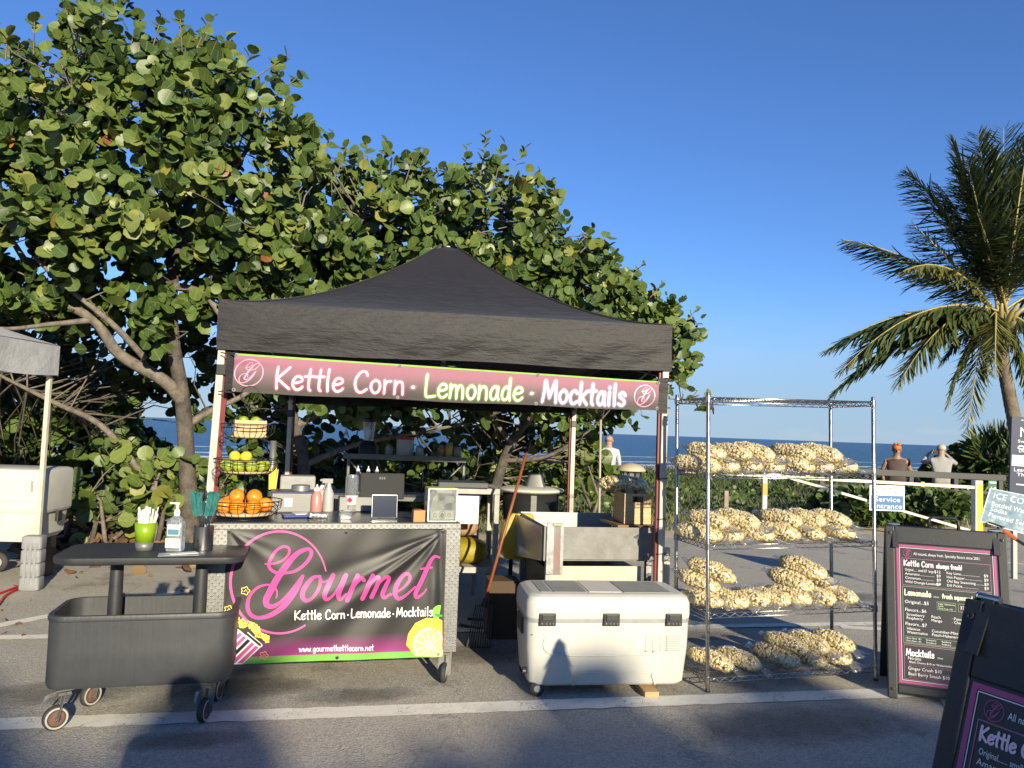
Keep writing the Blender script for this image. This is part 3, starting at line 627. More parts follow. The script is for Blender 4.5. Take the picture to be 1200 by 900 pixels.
spC, stC = sprigs([(640, 240, 26, .5), (656, 262, 22, .6), (682, 282, 26, .8), (700, 296, 22, .8), (716, 314, 22, .8), (742, 322, 22, .8), (765, 345, 22, .8), (790, 362, 24, .8), (806, 374, 22, .9), (814, 400, 18, 1.2), (808, 428, 18, 1.2)], 10.7, (.10, .15))
tree('sea_grape_tree', 'sea grape tree at the right end of the row, above the canopy corner', 'tree', H(575, 602), skC + stC + twigs(CC, skC, .22, .008) + twigs(CCl, skC, .35, .008) + twigs(CCx, skC, 1, .007),
     [spC] + [clusters(CC, cenC, (7, 12), (.09, .165), .14), clusters(CCl, cenC, (5, 9), (.11, .17)), clusters(CCx, cenC, (3, 5), (.13, .19))], 150, 'sea grape trees behind the stall')
# --- a dense thicket farther back that closes the view under the crowns
def PLACE_SPRIGS(): pass
def thicket(P, n, dc, th, size, name, label, nl=(5, 9), tl=0., skel=None, single=0, facing=.6, twn=.9, group=None):
    C = sample_poly(P, n, dc, th, soft=60); base = C.mean(0); base[2] = terr(base[0], base[1]); m = []
    for i in range(max(3, n // 12)):
        p = C[rng.integers(len(C))]; b = np.array([p[0] + rng.normal(0, .3), p[1] + rng.normal(0, .2), 0]); b[2] = terr(b[0], b[1]) - .02
        mid = (b + p) / 2 + rng.normal(0, .12, 3); m.append([(Vector(b), .03), (Vector(mid), .02), (Vector(p), .01)])
    tr = [(Vector(base), .035), (Vector(base) + Vector((.05, 0, .3)), .03), (Vector(C[0]), .012)]
    cc = clusters(C, base - np.array([0, 0, .8]), nl, size, spread=.14, tintlo=tl, facing=facing)
    return tree(name, label, 'shrub', tuple(base), [tr] + m + twigs(C, [tr] + m, twn, .007), [cc], single, group)
thicket([(-200, 400), (90, 410), (150, 480), (240, 560), (250, 640), (-200, 660)], 720, 13.2, .7, (.14, .22), 'sea_grape_shrub', 'dark sea grape thicket behind the white cooler on the far left', skel=None)
thicket([(250, 545), (330, 530), (420, 515), (560, 520), (640, 550), (640, 610), (560, 650), (250, 660)], 460, 13.6, .6, (.14, .2), 'sea_grape_shrub', 'dark sea grape thicket seen under the canopy behind the shelf')
thicket([(85, 560), (100, 515), (130, 500), (150, 520), (160, 600), (150, 630), (85, 640)], 13, 9.4, .35, (.13, .2), 'sea_grape_shrub', 'young sea grape with bare stems by the neighbouring cooler', tl=.3, single=40, facing=1.2, group='young sea grapes at the lot edge')
thicket([(150, 540), (190, 515), (235, 530), (240, 600), (220, 640), (150, 640)], 15, 9.4, .35, (.13, .2), 'sea_grape_shrub', 'young sea grape with yellowish leaves behind the serving cart', tl=.35, single=40, facing=1.2, group='young sea grapes at the lot edge')
thicket([(645, 520), (690, 510), (722, 535), (735, 570), (700, 580), (650, 575)], 18, 12.0, .3, (.15, .22), 'sea_grape_shrub', 'low sea grape behind the kettle and the canopy back leg', tl=.3, single=30, facing=1.1)
# fallen leaves along the edge
n = 1500; x = rng.uniform(20, 300, n); y = rng.normal(634, 13, n); x[-70:] = rng.uniform(0, 300, 70); y[-70:] = rng.uniform(640, 760, 70); P = np.array([tuple(H(a, max(b, 606))) for a, b in zip(x, y)]); P[:, 2] = [max(terr(a, b), 0) + .012 for a, b, _ in P]; P[:, 2] += rng.uniform(0, .09, n) * (rng.random(n) < .5) * (np.arange(n) < n - 70)
V, F, t, U = leaf_arrays(P, norm(rng.normal(0, 1, (n, 3)) * (1, 1, .25)), np.array([0, 0, 1.]) + rng.normal(0, .5, (n, 3)), np.where(np.arange(n) < n - 70, rng.uniform(.06, .17, n), rng.uniform(.02, .055, n)), rng.random(n), curl=.4)
tag(bulk('leaf_litter', V, F, drym, tint=t, uv=U), 'brown fallen leaves lying under the sea grapes', 'fallen leaves', kind='stuff')

# --- dune grass and creeping plants
q = NT('dune_grass'); tn = q.n('Attribute', attribute_name='tint').outputs['Fac']; q.base(q.ramp(tn, [(0., (.035, .06, .018)), (.45, (.075, .105, .03)), (.75, (.14, .14, .055)), (1., (.28, .23, .12))])); q.p.inputs['Roughness'].default_value = .6
grm = q.m
def in_view(P, m=.78): return (np.abs(P[:, 0] / np.maximum(P[:, 1], .1)) < m)
def blades(n, e0, e1, u0, u1, h, wd, tint):
    e = rng.uniform(e0, e1, n); u = rng.uniform(u0, u1, n); tuft = rng.integers(0, max(1, n // 14), n); r = np.random.default_rng(5); te = r.uniform(e0, e1, n); tu = r.uniform(u0, u1, n)
    e = te[tuft] + rng.normal(0, .10, n); u = tu[tuft] + rng.normal(0, .10, n)
    P = np.array(E0)[None] + np.outer(u, EU) + np.outer(e, EV); P = P[in_view(P)]; P[:, 2] = [terr(a, b) for a, b, _ in P]; n = len(P)
    ln = rng.normal(0, .38, (n, 2)); hh = h * rng.uniform(.4, 1.2, n); a = rng.uniform(0, pi, n); s = np.stack([np.cos(a), np.sin(a), np.zeros(n)], 1) * wd
    top = P + np.stack([ln[:, 0] * hh, ln[:, 1] * hh, hh], 1); mid = P + np.stack([ln[:, 0] * hh * .3, ln[:, 1] * hh * .3, hh * .6], 1)
    V = np.stack([P - s, P + s, mid + s * .8, mid - s * .8, top + s * .1, top - s * .1], 1).reshape(-1, 3)
    F = (np.array([(0, 1, 2, 3), (3, 2, 4, 5)])[None] + (np.arange(n) * 6)[:, None, None]).reshape(-1, 4)
    t = np.clip(rng.normal(tint, .22, n), 0, 1); return V, F, np.repeat(t, 6)
parts = [blades(26000, .5, 8, 5, 27, .34, .008, .45), blades(15000, 6, 16, 4, 34, .5, .012, .32), blades(5000, .6, 3, 6, 24, .22, .007, .8)]
V = []; F = []; T = []; b = 0
for v, f, t in parts: V.append(v); F.append(f + b); T.append(t); b += len(v)
tag(bulk('dune_grass', np.concatenate(V), np.concatenate(F), grm, tint=np.concatenate(T)), 'rough green dune grass between the asphalt and the beach', 'grass', kind='stuff')
n = 16000; e = rng.uniform(1.0, 11, n); u = rng.uniform(5, 30, n); P = np.array(E0)[None] + np.outer(u, EU) + np.outer(e, EV); P = P[in_view(P)]
den = np.sin(P[:, 0] * 1.7 + 1) * np.sin(P[:, 1] * 1.3) + .5 * np.sin(P[:, 0] * 4.1); P = P[den > -.35]; hump = .28 + .3 * np.clip(np.sin(P[:, 0] * 1.7 + 1) * np.sin(P[:, 1] * 1.3), 0, 1); n = len(P)
P[:, 2] = np.array([terr(a, b) for a, b, _ in P]) + hump * rng.uniform(.1, 1, n) ** .6
V, F, t, U = leaf_arrays(P, norm(rng.normal(0, 1, (n, 3)) + (0, 0, .4)), rng.normal(0, .8, (n, 3)) + (.2, -.5, .8), rng.uniform(.05, .11, n), np.clip(rng.normal(.25, .22, n), 0, .86))
tag(bulk('creeping_plants', V, F, leafm, tint=t, uv=U), 'low creeping leafy plants growing through the dune grass', 'ground cover', kind='stuff')

# --- shrubs on the right, below the palm
def scrub(px, py, Y, rx, rz, n, label, size=.14, spiky=False, tint=.12):
    c = np.array(at(px, py, Y)); g = terr(c[0], c[1]); root = thing('coastal_shrub', label, 'shrub', (c[0], c[1], g), 0, 'dark shrubs on the dune below the palm'); hgt = max(c[2] - g, .4)
    m = MB()
    for k in range(7): a = rng.uniform(0, 2 * pi); m.tube([(0, 0, -.03), (cos(a) * rx * .3, sin(a) * rx * .3, hgt * .5), (cos(a) * rx * .7, sin(a) * rx * .6, hgt * .9)], [.04, .03, .01], 5)
    m.build('stems', bark, root)
    d = norm(rng.normal(0, 1, (n, 3))); rr = rng.uniform(.55, 1, n)[:, None] ** .5; P = d * rr * (rx, rx * .8, rz) + (0, 0, hgt * .75); P[:, 2] = np.maximum(P[:, 2], .03)
    if spiky:
        B, D, N, S, T = [], [], [], [], []
        for k in range(n // 14):
            p = P[k]; 
            for j in range(14): dd = norm(d[k] + (0, 0, .3) + rng.normal(0, .45, 3)); B.append(p); D.append(dd); N.append(rng.normal(0, 1, 3)); S.append(rng.uniform(.4, .7)); T.append(np.clip(rng.normal(tint, .1), 0, .8))
        V, F, t, U = leaf_arrays(np.array(B), np.array(D), np.array(N), np.array(S), np.array(T), shape=(.09, 1))
    else: V, F, t, U = leaf_arrays(P, d + rng.normal(0, .6, (n, 3)), d * .6 + rng.normal(0, .6, (n, 3)) + (.1, -.3, .5), rng.uniform(.7, 1.3, n) * size, np.clip(rng.normal(tint, .13, n), 0, .85))
    tag(bulk('foliage', V, F, leafm, root, tint=t, uv=U), kind='stuff')
scrub(1122, 548, 21, .9, .55, 900, 'low round dark shrub right of the person with the camera', .15)
scrub(1150, 536, 22, 1.0, .75, 1100, 'dark leafy shrub left of the palm trunk', .16)
scrub(1196, 528, 22, 1.1, .85, 1200, 'dark leafy shrub behind the blue notice', .16)
scrub(1172, 520, 20.5, .7, .5, 900, 'spiky palmetto with narrow leaves beside the palm trunk', .5, True)
scrub(1090, 582, 14.4, .75, .28, 800, 'low scrub under the black rail by the gate', .12, tint=.2)
scrub(1010, 584, 14.6, .9, .28, 900, 'low scrub behind the sign on the gate', .12, tint=.25)

# --- coconut palm
q = NT('palm_leaflet'); tn = q.n('Attribute', attribute_name='tint').outputs['Fac']; pc_ = q.ramp(tn, [(0., (.03, .05, .02)), (.4, (.075, .10, .032)), (.75, (.19, .185, .05)), (1., (.36, .29, .11))]); q.base(pc_); q.p.inputs['Roughness'].default_value = .38
tl = q.n('BsdfTranslucent'); q.l(pc_, tl.inputs[0]); mx = q.n('MixShader'); mx.inputs[0].default_value = .2; q.l(q.p.outputs[0], mx.inputs[1]); q.l(tl.outputs[0], mx.inputs[2]); q.l(mx.outputs[0], q.out.inputs[0]); palmm = q.m
rach = mat('palm_rachis', (.30, .25, .09), .5, var=.2); ptrunk = mat('palm_trunk', (.15, .12, .09), .9, var=.4, vscale=5, bump=.8, bscale=18)
PY = 17.0; crown = at(1172, 368, PY); pb = at(1196, 575, PY); pb.z = terr(pb.x, pb.y) - .03
palm = thing('coconut_palm', 'coconut palm with wind-blown fronds at the right edge', 'palm tree', pb)
m = MB(); tp = [Vector((0, 0, 0)), at(1193, 520, PY) - pb, at(1184, 470, PY) - pb, at(1176, 425, PY) - pb, crown - pb]; tp = [Vector(p[:3]) for p in crspline([tuple(p) for p in tp], 12)]
m.tube(tp, [(.155 - .04 * i / len(tp)) * (1 + .05 * (i % 2)) for i in range(len(tp))], 14); m.build('trunk', ptrunk, palm, smooth=True)
m = MB()
for k in range(7): a = k * .9; m.ell(crown - pb + Vector((cos(a) * .24, sin(a) * .24, -.28 - .05 * (k % 3))), (.11, .11, .14), 10, 7)
m.build('coconuts', mat('coconut_husk', (.16, .13, .045), .6, var=.3), palm, smooth=True)
m = MB()
for k in range(9): a = k * .7; p0 = crown - pb + Vector((cos(a) * .1, sin(a) * .1, -.35)); m.tube([p0, p0 + Vector((cos(a) * .22, sin(a) * .22, .35)), p0 + Vector((cos(a) * .4, sin(a) * .4, .5))], [.07, .055, .03], 6)
m.build('leaf_bases', rach, palm, smooth=True)
FR = [  # tip x, y, tip depth offset, lift of the middle, tint, droop of leaflets
    (988, 281, .3, .35, .30, .55), (1062, 200, .6, .55, .18, .5), (1068, 262, -.3, .2, .12, .6), (1118, 162, .5, .2, .30, .35), (1146, 156, -.4, .15, .28, .3), (1176, 150, .7, .2, .22, .3), (1205, 165, -.5, .2, .2, .35),
    (1058, 318, -1.4, .75, .82, .7), (966, 412, .2, .55, .22, .65), (972, 466, .8, .65, .25, .65), (984, 437, -.8, .75, .48, .7), (1050, 455, -1.2, .8, .60, .75), (1133, 508, -1.3, 1.1, .80, .7), (1166, 440, -1.8, .7, .86, .7), (1100, 430, 1.2, .8, .2, .7),
    (1260, 230, -.3, .5, .2, .5), (1330, 330, .2, .6, .3, .6), (1340, 430, .5, .7, .25, .65), (1270, 480, -.8, .9, .5, .7), (1215, 500, -.2, 1.1, .7, .7), (1235, 180, 1.0, .3, .2, .4), (1200, 250, -1.6, .5, .3, .5), (1145, 250, -.9, .3, .2, .5), (1160, 168, .2, .18, .3, .35), (1132, 186, -.6, .25, .25, .4), (1188, 178, .4, .2, .25, .35), (1098, 215, .9, .45, .22, .5), (1108, 480, .6, 1.0, .45, .75)]
for (tx, ty, dy, lift, tint, droop) in FR:
    tip = at(tx, ty, PY + dy); a = crown + Vector((rng.normal(0, .06), rng.normal(0, .06), 0)); L = (tip - a).length
    mid = a.lerp(tip, .5) + Vector((0, 0, lift * L * .42)); NS = 46
    cv = [((1 - t) ** 2) * a + 2 * t * (1 - t) * mid + t * t * tip for t in np.linspace(0, 1, NS)]
    fo = empty('frond', (0, 0, 0), parent=palm); m = MB(); m.tube([p - pb for p in cv], [.035 * (1 - .8 * i / NS) for i in range(NS)], 5, cap=False); m.build('rachis', rach, fo, smooth=True)
    B, D, N, S, T = [], [], [], [], []
    cn = np.array([tuple(p - pb) for p in cv]); 
    for t in np.linspace(.12, .995, 104):
        f = t * (NS - 1); i = min(int(f), NS - 2); p = cn[i] + (cn[i + 1] - cn[i]) * (f - i); tg = cn[min(i + 1, NS - 1)] - cn[max(i - 1, 0)]; tg = tg / np.linalg.norm(tg)
        side = np.cross(tg, (0, 0, 1.)); side = side / (np.linalg.norm(side) + 1e-6)
        ll = L * .24 * (sin(pi * min(1, t * .86 + .12)) ** .6) * rng.uniform(.8, 1.1)
        for sg in (-1, 1):
            wind = np.array([-.22, .05, 0]); d = side * sg * .85 + tg * (.6 + .5 * t) + np.array([0, 0, -droop - .25 * rng.random()]) + wind + rng.normal(0, .16, 3)
            B.append(p); D.append(d); N.append(side * sg * .4 + np.array([0, -.2, 1.]) + rng.normal(0, .2, 3)); S.append(ll); T.append(np.clip(tint * .8 - .03 + rng.normal(0, .1) + (.35 if t > .9 and rng.random() < .5 else 0), 0, 1))
    V, F, t_, U = leaf_arrays(np.array(B), np.array(D), np.array(N), np.array(S), np.array(T), shape=(.062, 1), fold=.5, curl=-.2)
    tag(bulk('leaflets', V, F, palmm, fo, tint=t_), kind='stuff')

# ================================================================== MATERIALS OF THE OBJECTS
q = NT('black_canopy_cloth'); o_ = q.obj(); mp = q.n('Mapping'); q.l(o_, mp.inputs[0]); mp.inputs['Scale'].default_value = (1, 1, 4)
wr = q.noise(3.2, mp.outputs[0], 6, .6); wr2 = q.noise(14, mp.outputs[0], 4); q.base(q.ramp(q.noise(2, o_), [(.3, (.0095, .0085, .009)), (.7, (.0145, .0125, .0135))])); q.p.inputs['Roughness'].default_value = .62; q.p.inputs['Sheen Weight'].default_value = .12; q.p.inputs['Sheen Roughness'].default_value = .4
q.bump(q.math('ADD', wr, q.math('MULTIPLY', wr2, .25)), .35, .05); blackcloth = q.m
q = NT('grey_canopy_cloth'); o_ = q.obj(); q.base(q.ramp(q.noise(5, o_), [(.3, (.42, .42, .42)), (.7, (.54, .54, .54))])); q.p.inputs['Roughness'].default_value = .8; q.bump(q.noise(7, o_, 5), .4, .04)
tl = q.n('BsdfTranslucent'); tl.inputs[0].default_value = (.5, .5, .5, 1); mx = q.n('MixShader'); mx.inputs[0].default_value = .25; q.l(q.p.outputs[0], mx.inputs[1]); q.l(tl.outputs[0], mx.inputs[2]); q.l(mx.outputs[0], q.out.inputs[0]); greycloth = q.m
whitesteel = mat('white_painted_steel', (.50, .46, .38), .45, var=.12, vscale=12); redpaint = mat('red_painted_steel', (.15, .016, .018), .45, var=.15)
chrome = mat('chrome', (.42, .41, .39), .28, 1., var=.15, vscale=30); steel = mat('brushed_steel', (.19, .19, .185), .5, .45, var=.2, vscale=20, stretch=(1, 1, 14)); dullsteel = mat('dull_aluminium', (.20, .195, .18), .62, .25, var=.25, vscale=9, bump=.1, bscale=25)
galv = mat('galvanised_steel', (.27, .275, .28), .5, .7, var=.35, vscale=22)
blackpl = mat('black_plastic', (.022, .022, .024), .45, var=.2, vscale=30, bump=.08, bscale=250); darkpl = mat('charcoal_plastic', (.026, .027, .029), .5, var=.2, vscale=12, bump=.1, bscale=200); blackmetal = mat('black_wire', (.015, .014, .013), .4, .3)
whitepl = mat('white_cooler_plastic', (.50, .49, .44), .45, var=.09, vscale=3, bump=.05, bscale=300); greypl = mat('grey_plastic', (.27, .27, .26), .6, var=.15, vscale=15); palegrey = mat('pale_grey_plastic', (.22, .225, .23), .55, var=.12, bump=.1)
rubber = mat('dark_rubber', (.03, .029, .028), .75, var=.3, vscale=20); paper = mat('white_paper', (.64, .62, .57), .8); wood = mat('pale_crate_wood', (.50, .33, .16), .6, var=.25, vscale=6, stretch=(1, 1, 9)); darkwood = mat('brown_wood', (.22, .11, .05), .55, var=.3, vscale=5, stretch=(1, 1, 10))
glass = mat('clear_plastic', (.9, .92, .92), .08, trans=.92, spec=.5)
q = NT('diamond_plate'); o_ = q.obj()
def lug(rot, off):
    mp = q.n('Mapping'); q.l(o_, mp.inputs[0]); mp.inputs['Rotation'].default_value = (0, rot, 0); mp.inputs['Location'].default_value = off
    s_ = q.n('SeparateXYZ'); q.l(mp.outputs[0], s_.inputs[0]); fx = q.math('SUBTRACT', q.math('FRACT', q.math('MULTIPLY', s_.outputs[0], 1 / .026)), .5); fz = q.math('SUBTRACT', q.math('FRACT', q.math('MULTIPLY', s_.outputs[2], 1 / .026)), .5)
    d = q.math('ADD', q.math('POWER', q.math('MULTIPLY', fx, 2.3), 2.), q.math('POWER', q.math('MULTIPLY', fz, 7.5), 2.)); return q.ramp(d, [(.5, 1.), (1., 0.)])
hh = q.math('MAXIMUM', lug(R(45), (0, 0, 0)), lug(R(-45), (.013, 0, .013)))
q.p.inputs['Metallic'].default_value = 1.; q.base(q.mix(hh, q.ramp(q.noise(30, o_), [(.3, (.20, .20, .195)), (.7, (.29, .29, .28))]), (.34, .335, .32))); q.p.inputs['Roughness'].default_value = .45; q.bump(hh, .6, .003); plate = q.m
film = NT('clear_bag_film'); tr = film.n('BsdfTransparent'); tr.inputs[0].default_value = (.98, .98, .98, 1); gl = film.n('BsdfGlossy'); gl.inputs['Roughness'].default_value = .13; gl.inputs['Color'].default_value = (.9, .9, .9, 1); fr = film.n('LayerWeight'); fr.inputs[0].default_value = .22
df = film.n('BsdfTranslucent'); df.inputs[0].default_value = (.7, .7, .7, 1); d2 = film.n('BsdfDiffuse'); d2.inputs[0].default_value = (.7, .7, .7, 1); m0 = film.n('MixShader'); m0.inputs[0].default_value = .5; film.l(df.outputs[0], m0.inputs[1]); film.l(d2.outputs[0], m0.inputs[2]); mA = film.n('MixShader'); film.l(film.math('ADD', .035, film.math('MULTIPLY', fr.outputs['Facing'], .22)), mA.inputs[0]); film.l(tr.outputs[0], mA.inputs[1]); film.l(m0.outputs[0], mA.inputs[2])
mx = film.n('MixShader'); film.l(film.math('ADD', film.math('MULTIPLY', fr.outputs['Facing'], .45), .11), mx.inputs[0]); film.l(mA.outputs[0], mx.inputs[1]); film.l(gl.outputs[0], mx.inputs[2]); film.l(mx.outputs[0], film.out.inputs[0])
bn = film.n('Bump'); bn.inputs['Strength'].default_value = .9; bn.inputs['Distance'].default_value = .012; film.l(film.noise(28, film.obj(), 4), bn.inputs['Height']); film.l(bn.outputs[0], gl.inputs['Normal']); filmm = film.m
q = NT('popcorn'); tn = q.n('Attribute', attribute_name='tint').outputs['Fac']; q.base(q.ramp(tn, [(0., (.42, .26, .08)), (.3, (.62, .47, .18)), (.65, (.74, .61, .30)), (1., (.79, .70, .46))])); q.p.inputs['Roughness'].default_value = .7; q.p.inputs['Subsurface Weight'].default_value = .0; pop = q.m

# ================================================================== THE BLACK CANOPY
TL, TR = at(257, 352, 4.98), at(788, 382, 5.38); tyaw = atan2(TR.y - TL.y, TR.x - TL.x); tw = (TR - TL).length; HW = tw / 2
tu = Vector((cos(tyaw), sin(tyaw), 0)); tv = Vector((-sin(tyaw), cos(tyaw), 0)); tc = (TL + TR) / 2 + tv * HW; tc.z = 0
ZE, ZR, ZP, VH = (TL.z + TR.z) / 2, 2.14, at(519, 282, (tc).y).z, .325
tent = thing('canopy_tent', 'black pop-up canopy with white legs over the kettle corn stall', 'canopy tent', tc, tyaw)
def ez(y): return ZE + (ZR - ZE) * (y / HW + 1) / 2
rf = empty('roof', parent=tent)
for k in range(4):
    dn = (Vector((0, -1, 0)), Vector((1, 0, 0)), Vector((0, 1, 0)), Vector((-1, 0, 0)))[k]; du = Vector((-dn.y, dn.x, 0))
    def pan(a, t):
        a = a * 2 - 1; r = 1 - t; p = (dn + du * a) * r * HW; g = .12 * t + .88 * t ** 1.75
        z0 = ez((dn + du * a).y * HW); z = z0 + (ZP - z0) * g - .05 * (1 - a * a) * 4 * t * (1 - t) * r
        if t > .93: z -= .05 * (t - .93) / .07
        return (p.x, p.y, z + .006 * sin(a * 23 + k) * (1 - t) * t)
    grid_mesh('roof_panel', pan, 40, 26, blackcloth, rf)
    def val(a, t):
        a_ = a * 2 - 1; p = (dn + du * a_) * HW; z0 = ez(p.y); dz = VH * (1.0 if k != 2 else 1.05) * t
        bl = .018 * sin(pi * min(1, t * 1.1)) * (1 - a_ ** 8) + .006 * sin(a_ * 9 + t * 5 + k) * t + .004 * sin(a_ * 31 + t * 11) * t
        p = p + dn * (bl + .002); return (p.x, p.y, z0 - dz + .006 * sin(a_ * 6 + 1) * t)
    grid_mesh('valance', val, 90, 12, blackcloth, tent, flip=True)
m = MB()
for sx_ in (-1, 1):
    for sy in (-1, 1): m.tube([Vector((sx_ * HW * r, sy * HW * r, ez(sy * HW) + (ZP - ez(sy * HW)) * (.12 * (1 - r) + .88 * (1 - r) ** 1.75) + .004)) for r in np.linspace(1, .04, 22)], .009, 5)
m.build('piping', blackcloth, rf, smooth=True)
for i, (sx_, sy, pxy) in enumerate(((-1, -1, None), (1, -1, None), (-1, 1, None), (1, 1, None))):
    x, y = sx_ * (HW - .035), sy * (HW - .035); zt = ez(sy * HW) - .03; dx = -.055 if (sx_ < 0 and sy < 0) else 0.
    lg = empty('leg', (x, y, 0), parent=tent); m = MB(); m.bar((dx, 0, .012), (0, 0, zt), .046); m.build('outer_tube', whitesteel, lg, bevel=.006)
    m = MB(); m.bar((dx - sx_ * .036, .008, .10), (-sx_ * .036, .008, zt - .02), .018, .03); m.build('inner_tube', redpaint, lg, bevel=.004)
    m = MB(); m.box((dx, 0, .006), (.10, .10, .012)); m.build('foot_plate', galv, lg)
    m = MB(); m.box((0, 0, zt - .42), (.062, .062, .07)); m.build('slider', blackpl, lg, bevel=.006)
    if sx_ > 0 and sy < 0:
        m = MB()
        for z in (1.02, 1.30, 1.93, 1.96, 1.99, 2.0, .78): m.tube([Vector((.034 * cos(a), .034 * sin(a), z + .004 * sin(3 * a))) for a in np.linspace(0, 2 * pi, 17)[:-1]], .0035, 5, closed=True)
        m.build('cable_tie', blackpl, lg)
def truss(pa, pb, zt, n=2):
    m = MB()
    for i in range(n):
        a = Vector(pa).lerp(Vector(pb), i / n); b = Vector(pa).lerp(Vector(pb), (i + 1) / n)
        m.bar((a.x, a.y, zt), (b.x, b.y, zt - .3), .022, .012); m.bar((a.x, a.y, zt - .3), (b.x, b.y, zt), .022, .012)
    m.build('truss', blackmetal, tent)
h2 = HW - .05; truss((-h2, -h2 + .06, 0), (h2, -h2 + .06, 0), ZE - .05); truss((-h2, h2, 0), (h2, h2, 0), ZR - .05); truss((-h2, -h2, 0), (-h2, h2, 0), ZR); truss((h2, -h2, 0), (h2, h2, 0), ZR)
m = MB(); m.tube([(0, 0, ZR - .3), (0, 0, ZP - .05)], .02, 8); m.build('centre_pole', whitesteel, tent)

# ------------------------------------------------------------------ hanging banner with the three words
bc = [at(276, 414, 4.90), at(772, 447, 5.27), at(770, 481, 5.27), at(272, 459, 4.90)]; bn_n = -tv
def bsurf(u, v, lift=0.):
    p = bc[0].lerp(bc[1], u).lerp(bc[3].lerp(bc[2], u), v); s_ = .012 * sin(u * 7 + v) * v + .004 * sin(u * 19 + 2 * v) + .022 * math.exp(-((v - .12 - .5 * u) / .12) ** 2) * math.exp(-u * 9) + .012 * math.exp(-((v - .1 - 1.2 * (1 - u)) / .15) ** 2) * math.exp(-(1 - u) * 9) - .006 * cos(v * 6)
    return p + bn_n * (s_ + lift) - Vector((0, 0, .006 * sin(pi * u * 3) ** 2 * v))
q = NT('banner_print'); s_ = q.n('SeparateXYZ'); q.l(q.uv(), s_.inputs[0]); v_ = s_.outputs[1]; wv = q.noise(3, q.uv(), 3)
g = q.ramp(q.math('ADD', v_, q.math('MULTIPLY', q.math('SUBTRACT', wv, .5), .12)), [(.0, (.31, .125, .175)), (.3, (.26, .115, .15)), (.5, (.18, .108, .12)), (.72, (.115, .088, .088)), (.9, (.07, .06, .057))])  # print runs pink to black; its dark end is greyed with painted-in glare
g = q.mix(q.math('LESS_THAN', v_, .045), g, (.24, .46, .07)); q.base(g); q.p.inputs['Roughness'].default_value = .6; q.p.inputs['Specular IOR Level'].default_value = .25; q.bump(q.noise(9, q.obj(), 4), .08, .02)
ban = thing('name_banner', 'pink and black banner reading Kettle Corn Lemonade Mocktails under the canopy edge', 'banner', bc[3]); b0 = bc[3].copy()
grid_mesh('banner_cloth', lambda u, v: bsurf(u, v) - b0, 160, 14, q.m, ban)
def bp(x, y, lift): u = (x - 275) / 497; yt = 414 + .0665 * (x - 276); yb = 459 + .0442 * (x - 272); return bsurf(u, (y - yt) / (yb - yt), .0015 + lift) - b0
def neon(text, x, y, size, width, slope, ch, cf, nm):
    for k, (wd, c) in enumerate(((7.6, ch),)):
        P = Print(lambda a, b, l: bp(a, b, l * .3)); P.hand(text, x, y, size, wd, slope, width); P.build('print_glow', halo_mat('glow_' + nm, c), ban)
    P = Print(lambda a, b, l: bp(a, b, .0013 + l * .3)); P.hand(text, x, y, size, 2.65, slope, width); P.build('lettering', mat('print_' + nm, cf, .4), ban)
neon('Kettle Corn', 321, 454.5, -25, 148, .050, (.85, .16, .30), (.86, .72, .74), 'pink'); neon('·', 472, 460.5, -20, 12, .0, (.5, .4, .4), (.85, .82, .8), 'white')
neon('Lemonade', 490, 463.5, -25, 118, .050, (.36, .62, .10), (.74, .86, .60), 'green'); neon('·', 612, 468, -20, 12, .0, (.5, .4, .4), (.85, .82, .8), 'white2'); neon('Mocktails', 629, 470, -24, 104, .048, (.72, .60, .88), (.84, .84, .9), 'violet')
SG = [[(272, 205, 8), (310, 203, 9), (352, 186, 10), (376, 158, 11), (376, 132, 11), (352, 124, 11), (318, 145, 12), (291, 190, 14), (290, 222, 14), (318, 244, 13), (360, 247, 12), (410, 236, 13), (455, 200, 15), (478, 162, 16), (474, 140, 15), (450, 138, 17), (410, 160, 22), (365, 212, 28), (325, 272, 30), (294, 332, 30), (276, 372, 28), (282, 398, 24), (312, 400, 18), (352, 372, 13), (395, 320, 11), (432, 270, 10)],
      [(440, 262, 14), (420, 300, 26), (392, 350, 27), (352, 402, 24), (300, 440, 20), (245, 455, 17), (208, 440, 17), (194, 402, 17), (203, 355, 14), (235, 317, 11), (275, 302, 9), (308, 308, 8), (324, 335, 8), (321, 362, 6)]]
def logo(P, cx, cy, r, sc, wk, circ=True):
    if circ: P.ribbon([(cx + r * cos(a), cy + r * sin(a)) for a in np.linspace(0, 2 * pi, 34)], 1.15, caps=False)
    for st in SG: P.ribbon([(cx + (x - 335) * sc, cy + (y - 290) * sc, max(w_ * sc * wk, .7)) for x, y, w_ in crspline(st, 4)], 1)
for cx, cy, c in ((292, 437, (.85, .30, .45)), (754.5, 464, (.75, .24, .40))):
    P = Print(lambda a, b, l: bp(a, b, .002 + l)); logo(P, cx, cy, 15.5 if cx < 400 else 12.6, .072 if cx < 400 else .060, .8); P.build('emblem', mat('print_emblem%d' % cx, c, .4), ban)
m = MB()
for u, v in ((.004, .06), (.998, .06), (.004, .95), (.998, .93), (.372, .05), (.372, .95), (.70, .05), (.70, .95)): m.lathe([(.012, 0), (.012, .004), (.006, .005), (.006, .0)], bsurf(u, v, .001) - b0, 12, axis=bn_n)
m.build('grommets', dullsteel, ban)
m = MB()
for a, b in ((bsurf(0, .06), at(259, 413, 4.95)), (bsurf(0, .95), at(256, 459, 4.95)), (bsurf(1, .06), at(784, 447, 5.36)), (bsurf(1, .93), at(785, 478, 5.36))): m.tube([a - b0, b - b0], .004, 5)
m.build('tie_cords', blackpl, ban)
